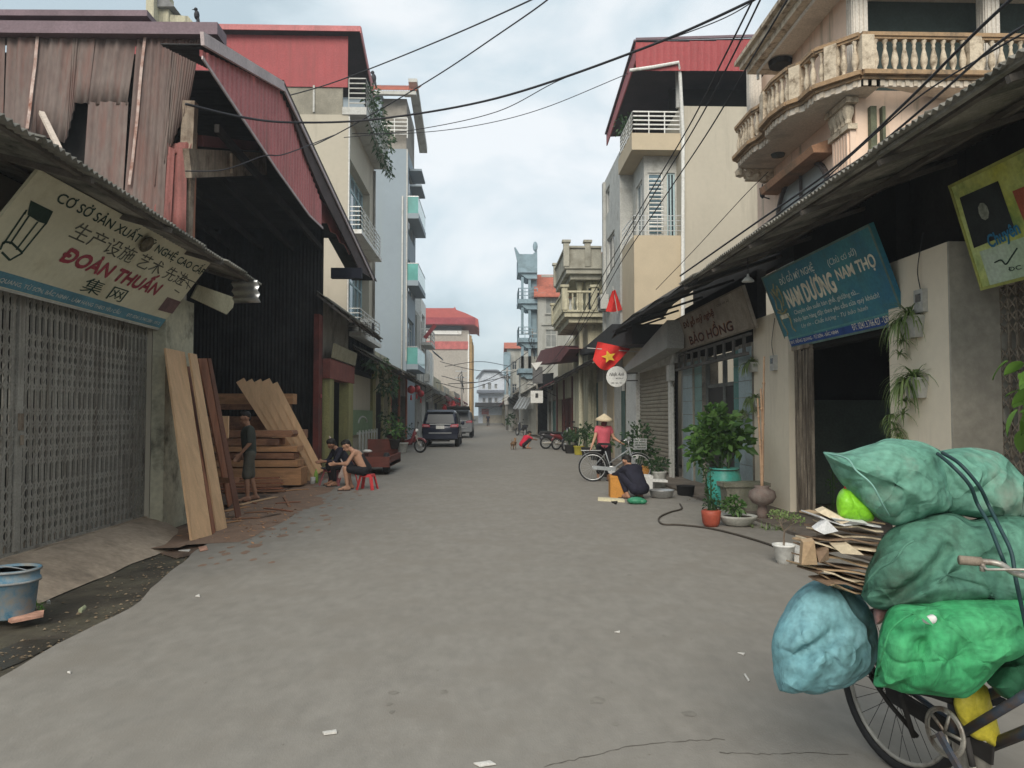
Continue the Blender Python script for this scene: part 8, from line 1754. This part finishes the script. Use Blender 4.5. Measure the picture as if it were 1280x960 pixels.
# ================================================================== foreground: the loaded bicycle
HX, HY_ = PZ(1110, 956).x, PZ(1110, 956).y
BA = math.atan2(-.97, .25)
M_rusty = mat('old_bike_blue', (.05, .075, .11), var=.3, sc=8, bump=.1, rough=.55, dirt=(.09, .06, .045), damt=.75, dsc=14)
hub = V((1.84, 3.46, 0)); Rw = .36
fb_ = bicycle('old dark bicycle in the right foreground buried under bulging recycling sacks', hub, BA, M_rusty, heavy=True, R_=Rw, fender=None, rack=True, bar=False)
# iron carrier frames welded to the rack
t = fb_
b = MB()
for s_ in (-1, 1):
    b.tube([(-.30, .10*s_, .78), (.10, .10*s_, .80), (.35, .2*s_, .80)], .012, 6); b.tube([(-.25, .10*s_, .78), (-.02, .07*s_, .36)], .010, 6); b.tube([(-.30, .10*s_, .78), (-.30, .28*s_, .55), (.25, .28*s_, .5)], .010, 6)
b.build('carrier', M_darks, t, smooth=True, local=True)
# handlebar, placed where its grip shows against the sack
A = PY(1200, 701, 2.62); Bp = PY(1246, 704, 2.60); Cc = PY(1268, 716, 2.55); D = PY(1300, 722, 2.5); E_ = PY(1345, 712, 2.52)
hbm = MB(); hbm.tube(curve_pts([A, Bp, Cc, D, E_], 5), .011, 8)
M_wornst = mat('worn_chrome', (.36, .34, .30), var=.25, sc=12, bump=.05, metal=.5, rough=.45, dirt=(.16, .11, .08), damt=.5, dsc=14)
o = hbm.build('handlebar', M_wornst, None, smooth=True); o.parent = t; o.matrix_parent_inverse = (Matrix.Translation(t.location) @ t.rotation_euler.to_matrix().to_4x4()).inverted()
def wpart(mb, name, m, parent, smooth=False):
    o = mb.build(name, m, None, smooth=smooth); o.parent = parent; o.matrix_parent_inverse = (Matrix.Translation(parent.location) @ parent.rotation_euler.to_matrix().to_4x4()).inverted(); return o
g_ = MB(); g_.tube([PY(1199, 700, 2.62), PY(1226, 702, 2.61)], .016, 10); wpart(g_, 'grip', mat('worn_grip', (.22, .18, .14), var=.3, sc=12), t, True)
g_ = MB(); g_.tube([PY(1226, 706, 2.6), PY(1234, 712, 2.58), PY(1275, 712, 2.52), PY(1300, 713, 2.5)], .005, 6); g_.tube([PY(1228, 704, 2.6), PY(1228, 714, 2.6)], .010, 6); wpart(g_, 'brake_lever', M_wornst, t, True)
g_ = MB(); g_.tube([PY(1290, 722, 2.52), PY(1310, 850, 2.55)], .016, 8); wpart(g_, 'stem', M_wornst, t, True)

def sackmat(name, c, c2, dirt, rough=.55):
    m = mat(name, c, var=.12, sc=2.5, bump=0, c2=c2, dirt=dirt, damt=.35, dsc=3, rough=rough+.15, fine=.16, spec=.25); nt = m.node_tree; N = nt.nodes; L = nt.links; b = N['Principled BSDF']
    tc = [n for n in N if n.type == 'TEX_COORD'][0]; w1 = N.new('ShaderNodeTexWave'); w1.inputs['Scale'].default_value = 85; w1.bands_direction = 'X'; w2 = N.new('ShaderNodeTexWave'); w2.inputs['Scale'].default_value = 85; w2.bands_direction = 'Z'
    for w_ in (w1, w2): L.new(tc.outputs['Object'], w_.inputs[0]); w_.inputs['Distortion'].default_value = 2
    ad = N.new('ShaderNodeMath'); L.new(w1.outputs['Fac'], ad.inputs[0]); L.new(w2.outputs['Fac'], ad.inputs[1])
    n3 = N.new('ShaderNodeTexNoise'); n3.noise_type = 'RIDGED_MULTIFRACTAL'; n3.inputs['Scale'].default_value = 4.5; n3.inputs['Detail'].default_value = 3; n3.inputs['Distortion'].default_value = .8; n3.inputs['Offset'].default_value = .8; L.new(tc.outputs['Object'], n3.inputs[0])
    b1 = N.new('ShaderNodeBump'); b1.inputs['Strength'].default_value = .35; b1.inputs['Distance'].default_value = .003; L.new(ad.outputs[0], b1.inputs['Height'])
    b2 = N.new('ShaderNodeBump'); b2.inputs['Strength'].default_value = 1.0; b2.inputs['Distance'].default_value = .03; L.new(n3.outputs[0], b2.inputs['Height']); n5 = N.new('ShaderNodeTexNoise'); n5.noise_type = 'RIDGED_MULTIFRACTAL'; n5.inputs['Scale'].default_value = 13; n5.inputs['Detail'].default_value = 4; n5.inputs['Distortion'].default_value = 1.2; L.new(tc.outputs['Object'], n5.inputs[0]); b3 = N.new('ShaderNodeBump'); b3.inputs['Strength'].default_value = .6; b3.inputs['Distance'].default_value = .010; L.new(n5.outputs[0], b3.inputs['Height']); L.new(b1.outputs[0], b3.inputs['Normal']); L.new(b3.outputs[0], b2.inputs['Normal']); L.new(b2.outputs[0], b.inputs['Normal']); return m
def sack(name, label, outline, y0, thick, m, seed=0, dy=0, creases=(), cat='sack', wr=.017):
    """bulging sack: an uneven ring outline at its own distance, swollen toward and away from the viewer, with pulled creases"""
    P = curve_pts([PY(u, v, y0+dy*(u-outline[0][0])/100) for u, v in outline]+[PY(*outline[0], y0)], 12)[:-1]; n = len(P); c = sum(P, V((0, 0, 0)))/n; fw = V((c.x, c.y, 0)).normalized(); K = 26
    vs = []; fs = []
    for side in (-1, 1):
        for k in range(K+1):
            th = math.pi/2*k/K
            for i, p in enumerate(P):
                s_ = math.cos(th)**.75 if k < K else .0; q = c.lerp(p, s_); d = thick*math.sin(th)**.85*(1+.12*noise.noise(V((p.x*2+seed, p.z*2, side))))
                q = q+fw*side*d; a = noise.noise(q*4.2+V((seed, 0, 0))); a2 = noise.noise(V((q.x*11+seed, q.y*11, q.z*9))); rg = (1-abs(noise.noise(V((q.x*3.1+seed*2, q.z*6.5, q.y*3)))))**9+.6*(1-abs(noise.noise(V((q.x*9+q.z*4+seed, q.z*5-q.x*3, q.y*5)))))**10
                q = q+(q-c).normalized()*(a*wr*1.3+a2*wr*.35-rg*wr*.9)*(math.sin(th)*.8+.25)
                for (u1, v1, u2, v2, amp) in creases:
                    # crease line pulled in, in the plane of the outline
                    A_ = PY(u1, v1, y0); B_ = PY(u2, v2, y0); ab = V((B_.x-A_.x, 0, B_.z-A_.z)); ap_ = V((q.x-A_.x, 0, q.z-A_.z)); tt = max(0, min(1, ap_.dot(ab)/ab.dot(ab))); dd = (ap_-ab*tt).length
                    if side < 0: q = q+fw*amp*math.exp(-(dd/.03)**2)
                vs.append(q)
        base = 0 if side < 0 else (K+1)*n
        for k in range(K):
            for i in range(n):
                a = base+k*n+i; b_ = base+k*n+(i+1) % n; f = (a, a+n, b_+n, b_); fs.append(f if side > 0 else f[::-1])
    # weld front and back rims
    mp_ = {}
    for i in range(n): mp_[(K+1)*n+i] = i
    fs = [tuple(mp_.get(x, x) for x in f) for f in fs]
    mb = MB(); mb.add(vs, fs); o = mb.build(name, m, None, smooth=True); return tag(o, label, cat)
M_s1 = sackmat('sack_sea_green', (.10, .27, .20), (.17, .37, .28), (.22, .30, .24)); M_s3 = sackmat('sack_deep_green', (.06, .18, .125), (.13, .30, .22), (.04, .08, .055))
M_s4 = sackmat('sack_bright_green', (.035, .30, .11), (.09, .43, .19), (.03, .20, .08)); M_s5 = sackmat('sack_light_blue', (.15, .34, .38), (.22, .42, .46), (.11, .26, .31), rough=.45); M_s6 = sackmat('sack_dark_green', (.02, .10, .05), (.03, .14, .07), (.02, .06, .03))
S1 = sack('recycling_sack', 'pale sea-green mesh sack on top of the load with a pulled pointed corner', [(1029, 565), (1052, 566), (1085, 556), (1112, 548), (1150, 551), (1176, 562), (1190, 582), (1196, 610), (1192, 635), (1165, 642), (1138, 652), (1116, 655), (1090, 642), (1066, 623), (1044, 594)], 3.05, .26, M_s1, 1, creases=[(1090, 600, 1120, 655, .03), (1120, 590, 1185, 570, .03), (1045, 572, 1100, 610, -.03), (1140, 640, 1165, 600, .02)])
S2 = sack('recycling_sack', 'rounded sea-green sack on top at the right edge of the photo', [(1168, 566), (1200, 559), (1228, 560), (1252, 568), (1272, 588), (1292, 612), (1296, 636), (1270, 648), (1236, 650), (1205, 644), (1180, 640), (1166, 615), (1162, 590)], 3.12, .26, M_s1, 7, creases=[(1180, 575, 1215, 565, .03), (1230, 640, 1280, 600, .03)])
S3 = sack('recycling_sack', 'wide deep green sack in the middle of the load behind the handlebar', [(1076, 742), (1080, 722), (1088, 700), (1102, 672), (1124, 655), (1160, 645), (1190, 641), (1215, 650), (1245, 645), (1290, 650), (1340, 690), (1340, 740), (1290, 752), (1240, 748), (1190, 750), (1140, 752), (1100, 756), (1084, 752)], 2.98, .28, M_s3, 3, creases=[(1078, 735, 1142, 676, .06), (1090, 720, 1130, 680, -.03), (1150, 650, 1205, 720, .025)])
S4 = sack('recycling_sack', 'bright green sack low on the load with a knotted tear', [(1092, 850), (1096, 825), (1098, 795), (1104, 770), (1120, 753), (1150, 748), (1190, 745), (1230, 745), (1285, 750), (1300, 780), (1284, 806), (1255, 820), (1235, 840), (1218, 858), (1200, 866), (1160, 860), (1120, 856)], 2.82, .25, M_s4, 5, creases=[(1094, 845, 1112, 790, .04), (1112, 790, 1145, 762, .04), (1160, 790, 1260, 775, .02), (1180, 808, 1250, 790, -.02)])
S5 = sack('recycling_sack', 'light blue plastic sack hanging off the rear of the bicycle', [(974, 855), (966, 825), (965, 795), (975, 770), (992, 745), (1012, 730), (1036, 725), (1058, 730), (1078, 748), (1092, 768), (1098, 795), (1096, 822), (1080, 840), (1056, 856), (1022, 863), (996, 858)], 3.15, .22, M_s5, 9, creases=[(980, 800, 1020, 778, .03), (1000, 740, 1050, 800, .02), (976, 850, 1000, 800, -.02), (1045, 735, 1085, 790, .02)])
S6 = sack('recycling_sack', 'dark green sack at the lower right edge behind the frame', [(1232, 848), (1250, 828), (1280, 812), (1320, 800), (1340, 840), (1310, 868), (1278, 872), (1252, 866)], 2.86, .18, M_s6, 12)
S7 = sack('recycling_bag', 'lime green plastic bag with a red corner stuffed between cardboard and the top sack', [(1048, 646), (1046, 630), (1050, 616), (1060, 610), (1072, 618), (1088, 632), (1092, 650), (1070, 653)], 3.0, .10, mat('lime_plastic', (.22, .55, .03), var=.2, sc=5, bump=.3, rough=.35), 4, cat='bag', wr=.012)
b = MB(); b.ball(PY(1060, 611, 2.98), .02, 8, 6, (.8, .8, 1.5)); b.build('red_corner', M_redpl, None, smooth=True); o = bpy.data.objects[-1] if False else None
for o in bpy.data.objects:
    if o.name.startswith('red_corner'): o.parent = S7; break
S8 = sack('recycling_bag', 'yellow bag hanging behind the frame tube near the pedal', [(1196, 862), (1222, 855), (1236, 862), (1240, 880), (1248, 905), (1251, 933), (1232, 926), (1214, 918), (1200, 900), (1192, 880)], 3.0, .07, mat('yellow_plastic', (.55, .47, .05), var=.15, sc=5, bump=.25, rough=.45), 6, cat='bag', wr=.01)
S9 = sack('recycling_bag', 'pinkish clear bag squeezed between the green sacks and the blue one', [(1094, 780), (1092, 762), (1102, 752), (1118, 752), (1112, 766), (1102, 778)], 2.95, .06, mat('pinkish_plastic', (.30, .16, .15), var=.4, sc=8, bump=.3, rough=.35), 8, cat='bag', wr=.01)
# seam on sacks: stitched edges
def tube3(name, pts, r, m, parent, y=None):
    b = MB(); b.tube(curve_pts([PY(*p) for p in pts], 6), r, 6); o = b.build(name, m, None, smooth=True); o.parent = parent; return o
M_seam = mat('seam_pale', (.22, .42, .36), bump=0)
tube3('seam', [(1030, 566, 3.03), (1058, 573, 2.84), (1070, 588, 2.80), (1090, 606, 2.78), (1104, 632, 2.82), (1118, 655, 2.98)], .0035, M_seam, S1)
tube3('seam', [(1078, 742, 2.95), (1084, 728, 2.80), (1098, 712, 2.74), (1118, 700, 2.70), (1130, 684, 2.70), (1142, 676, 2.70)], .004, M_s3, S3)
tube3('seam', [(1094, 848, 2.78), (1104, 815, 2.62), (1112, 790, 2.58), (1128, 774, 2.57), (1144, 766, 2.57)], .0035, M_s4, S4)
# torn knot on the bright sack
kb = MB(); kc = PY(1152, 768, 2.56)
for k in range(9):
    a = rnd.uniform(0, 6.28); d = V((math.cos(a), -.25, math.sin(a)*.7)); s_ = V((-d.z, 0, d.x))*.012; L_ = rnd.uniform(.025, .06); kb.add([kc-s_, kc+s_, kc+d*L_+s_*.3, kc+d*L_-s_*.3], [(0, 1, 2, 3)])
o = kb.build('knot', M_s4, None); o.parent = S4; kb = MB(); kb.ball(PY(1162, 774, 2.57), .022, 8, 6, (1.2, .6, .8)); o = kb.build('white_stuffing', M_white, None, smooth=True); o.parent = S4
# black rubber rope strapped over the load
b = MB()
b.tube(curve_pts([PY(1172, 567, 2.90), PY(1190, 582, 2.80), PY(1212, 606, 2.77), (PY(1222, 630, 2.80)), PY(1236, 655, 2.74), PY(1250, 690, 2.66), PY(1256, 705, 2.66)], 6), .007, 7)
b.tube(curve_pts([PY(1178, 566, 2.92), PY(1200, 580, 2.80), PY(1224, 608, 2.77), PY(1236, 632, 2.79), PY(1250, 660, 2.72), PY(1264, 690, 2.66), PY(1270, 725, 2.62), PY(1284, 790, 2.60)], 6), .007, 7)
tag(b.build('strap_rope', mat('rubber_strap', (.02, .05, .055), bump=0, rough=.5), None, smooth=True), 'doubled dark rubber rope strapped over the green sacks', 'rope')
# cardboard stack, sheet by sheet
M_card = [mat('cardboard', (.40, .28, .17), var=.15, sc=5, bump=.1, rough=.8), mat('cardboard_dark', (.22, .15, .10), var=.2, sc=5, bump=.1), mat('cardboard_pale', (.55, .46, .33), var=.12, sc=5, bump=.1), mat('paper_pale', (.60, .60, .60), var=.12, sc=9, bump=.05)]
cat_l = ['flattened cardboard sheet in the sheaf strapped behind the sacks']
for k in range(17):
    v = 646+k*5.2; u0 = rnd.uniform(1004, 1030) if k > 5 else rnd.uniform(1016, 1040); tilt = 22 if k > 8 else 9
    if k > 12: u0 = 1016+2.5*(k-8)
    y = 2.95+rnd.uniform(-.04, .04); A = PY(u0, v-(2 if k < 9 else -2), y); B = PY(1104, v+tilt*.8, y+.02); n = 6; vs = []; w_ = rnd.uniform(.10, .16); u0 += 8
    for i in range(n+1):
        p = A.lerp(B, i/n); z = .012*math.sin(i*1.3+k*2)*(1-i/n); j = rnd.uniform(-.02, .02); vs += [p+V((0, j, z)), p+V((-.02, w_, z+.01*math.sin(k)))]
    m_ = len(vs); th = .006; vs += [q-V((0, 0, th)) for q in vs]
    fs = [(2*i, 2*i+2, 2*i+3, 2*i+1) for i in range(n)]+[(2*i+m_, 2*i+1+m_, 2*i+3+m_, 2*i+2+m_) for i in range(n)]+[(2*i, 2*i+m_, 2*i+2+m_, 2*i+2) for i in range(n)]+[(0, 1, 1+m_, m_)]
    b = MB(); b.add(vs, fs); tag(b.build('cardboard_sheet', M_card[[0, 3, 2, 1, 2, 1, 0, 2, 1, 0, 1, 0, 1, 2, 0, 1, 0][k]], None), ['topmost', 'second', 'third', 'fourth', 'fifth', 'sixth', 'seventh', 'eighth', 'ninth', 'tenth', 'eleventh', 'twelfth', 'thirteenth', 'fourteenth', 'fifteenth', 'sixteenth', 'lowest'][k]+' flattened cardboard sheet counted down the sheaf behind the green sacks', 'cardboard', 'flattened cardboard strapped behind the sacks')
for k, (pts, m, w_) in enumerate([([(1022, 640), (1032, 636), (1062, 652), (1052, 655)], 2, 'cream cardboard flap jutting out at the top of the sheaf'), ([(1040, 648), (1078, 650), (1086, 655), (1050, 657)], 3, 'white folded paper on top of the cardboard sheaf'), ([(1018, 662), (1034, 650), (1048, 664), (1030, 668)], 3, 'lilac-white crumpled paper at the sheaf\'s upper left'), ([(1004, 678), (1018, 676), (1022, 706), (1002, 706)], 0, 'torn brown flap hanging at the left end of the sheaf'), ([(1040, 682), (1060, 680), (1080, 694), (1052, 692)], 2, 'curled pale cardboard end in the middle of the sheaf'), ([(1020, 690), (1036, 686), (1036, 700), (1024, 704)], 1, 'small dark folded flap in the middle of the sheaf')]):
    y = 2.9; P = [PY(u, v, y+rnd.uniform(-.02, .04)) for u, v in pts]; b = MB(); b.prism(P, (.01, .05, .004)); tag(b.build('cardboard_flap' if m != 3 else 'paper', M_card[m], None), w_, 'cardboard' if m != 3 else 'paper')
o = MB(); p = PY(1027, 657, 2.88); o.ball(p, .012, 6, 5, (1.5, 1, .7))
# extra tubes of the bicycle that show below the load
b = MB(); b.tube([PY(1205, 915, 2.98), PY(1250, 888, 2.80), PY(1310, 852, 2.62)], .018, 9); wpart(b, 'down_tube', M_rusty, t, True)
b = MB(); b.tube([PY(1189, 858, 3.05), PY(1192, 915, 3.05)], .018, 8); b.tube([PY(1205, 862, 3.05), PY(1228, 885, 2.98)], .018, 8); wpart(b, 'seat_tube', M_rusty, t, True)
b = MB(); b.tube([PY(1088, 845, 3.2), PY(1112, 880, 3.2), PY(1146, 920, 3.25)], .010, 6); b.tube([PY(1092, 838, 3.15), PY(1130, 860, 3.1), PY(1165, 868, 3.05), PY(1200, 880, 3.0)], .013, 6); b.tube([PY(1125, 866, 3.1), PY(1142, 920, 3.2)], .012, 6); wpart(b, 'stay', M_darks, t, True)
b = MB(); b.tube([PY(1208, 922, 2.92), PY(1216, 958, 2.9)], .012, 7); wpart(b, 'kickstand', M_darks, t, True)
b = MB(); cc = PY(1181, 915, 2.95); ax_ = V((-.97, -.25, 0)); b.lathe([(.083, -.004), (.094, -.004), (.094, .004), (.083, .004)], cc, 28, ax=ax_, cap=False); b.lathe([(.075, -.003), (.083, -.003), (.083, .003), (.075, .003)], cc, 28, ax=ax_, cap=False)
for k in range(5): a = 2*math.pi*k/5; b.bar(cc, cc+V((.25*math.cos(a), -.97*math.cos(a), math.sin(a)))*.08, .012, .006, up=ax_)
wpart(b, 'chainring', M_wornst, t, True)
b = MB(); b.bar(cc+ax_*.03, cc+ax_*.04+V((.03, -.10, -.10)), .016, .024); b.obox(cc+ax_*.08+V((.03, -.10, -.11)), ax_*.045, (.02, -.035, 0), (0, 0, .010)); wpart(b, 'pedal', M_rusty, t)
# ================================================================== weathering things fixed to the walls, grime along the edges
def box_unit(name, label, x, y, z, sx, sy, sz, m, cat, face=1):
    t = thing(name, label, cat, (x, y, z)); b = MB(); b.box((x-sx/2, y-sy/2, z), (x+sx/2, y+sy/2, z+sz)); b.build('casing', m, t)
    b = MB(); b.lathe([(.01, 0), (sz*.4, 0), (sz*.42, .015), (.01, .015)], (x+face*sx/2, y, z+sz/2), 12, ax=(face, 0, 0)); b.build('fan', M_darks, t)
    for d in (-1, 1): b = MB(); b.bar((x-sx*.6*face, y+d*sy*.35, z-.03), (x+sx*.5*face, y+d*sy*.35, z-.03), .03, .03); b.build('bracket', M_gate, t)
    return t
box_unit('air_conditioner', 'air conditioner unit on the beige house street face above the awnings', BX-.22, 29.2, 5.6, .3, .8, .55, M_offw, 'air conditioner', -1)
box_unit('air_conditioner', 'air conditioner unit on the white annex beyond the blue-grey house', -4.4, 54, 3.9, .3, .8, .55, M_offw, 'air conditioner', 1)
box_unit('air_conditioner', 'air conditioner unit over the teal-door shop awning on the right', 4.4, 36.5, 4.3, .3, .8, .55, M_offw, 'air conditioner', -1)
def pipe(label, pts, r=.035, m=None):
    b = MB(); b.tube(pts, r, 7); tag(b.build('drain_pipe', m or M_offw, None, smooth=True), label, 'pipe')
pipe('thin white drain pipe running down the blue-grey house flank', [(-4.95, 43.33, .1), (-4.95, 43.33, 14)], .05)
pipe('grey drain pipe down the front of the cream house beside its windows', [(-4.64, 30.75, 3.6), (-4.64, 30.75, 11.4)], .05, M_gate)
# small electric boxes and loose wires on the right-hand pillars
for k, (x, y, z, w_) in enumerate([(4.83, 13.0, 2.35, 'small meter box on the narrow cream pillar below the lamp'), (4.84, 8.5, 2.75, 'small switch box high on the wide cream pillar'), (4.5, 26.0, 2.4, 'grey meter box on the white post beside the round sign')]):
    t = thing('meter_box', w_, 'meter box', (x, y, z)); b = MB(); b.box((x, y-.09, z), (x+.08, y+.09, z+.26)); b.build('case', M_offw, t); b = MB(); b.box((x-.006, y-.05, z+.12), (x, y+.05, z+.21)); b.build('window', M_glass, t)
    b = MB(); b.tube(curve_pts([(x+.03, y, z+.26), (x+.02, y+.03, z+.5), (x+.05, y-.04, z+.9)], 5), .006, 5); b.build('wire', M_cable, t)
# grime gathered along the foot of the right-hand walls and the gutter, leaf litter
g_ = MB()
for k in range(900):
    side = rnd.random() < .55
    if side: y = rnd.uniform(6, 34); x = interp(REd, y)+rnd.gauss(.15, .22); z = .014 if x > interp(REd, y) else .003
    else: y = rnd.uniform(4.6, 12); x = interp(LE, y)-abs(rnd.gauss(0, .3)); z = -.05
    if side and x > 4.7: continue
    p = V((x, y, z)); a = rnd.uniform(0, 6.3); L_ = rnd.uniform(.006, .026); d = V((math.cos(a), math.sin(a), 0))*L_; s_ = V((-d.y, d.x, 0))*rnd.uniform(.3, .8)
    g_.add([p-d, p+s_, p+d, p-s_, p+V((0, 0, L_*rnd.uniform(.2, .6)))], [(0, 1, 4), (1, 2, 4), (2, 3, 4), (3, 0, 4)])
o = g_.build('edge_debris', mat('debris_brown', (.12, .09, .06), var=.5, sc=9, bump=0, c2=(.26, .20, .13)), None); o['kind'] = 'stuff'; o['label'] = 'dry leaves and grit gathered along the road edges'
# dark damp marks along the gutter and below the ramp
for k, (pts) in ((1, x) for x in [[(0, 838), (0, 812), (30, 800), (78, 798), (60, 810), (25, 828)]]):
    b = MB(); b.poly([PZ(u, v, -.052 if k == 1 else .0035) for u, v in pts]); o = b.build('damp_patch', mat('damp_mud', (.04, .036, .028), rough=.3, bump=.2, spec=.5), bpy.data.objects['road'])
# ================================================================== thin humid air
hz = MB(); hz.box((-26, -9, -1.1), (26, 152, 19.5)); hz_ = hz.build('haze', [], None); hz_['kind'] = 'stuff'
hm = bpy.data.materials.new('haze_air'); hm.use_nodes = True; nn = hm.node_tree.nodes; nn.remove(nn['Principled BSDF']); pv = nn.new('ShaderNodeVolumePrincipled')
pv.inputs['Color'].default_value = (.90, .95, 1, 1); pv.inputs['Density'].default_value = .0015; pv.inputs['Anisotropy'].default_value = .2
hm.node_tree.links.new(pv.outputs[0], nn['Material Output'].inputs['Volume']); hz_.data.materials.clear(); hz_.data.materials.append(hm); hz_['label'] = 'pale humid air that fades the far end of the street'
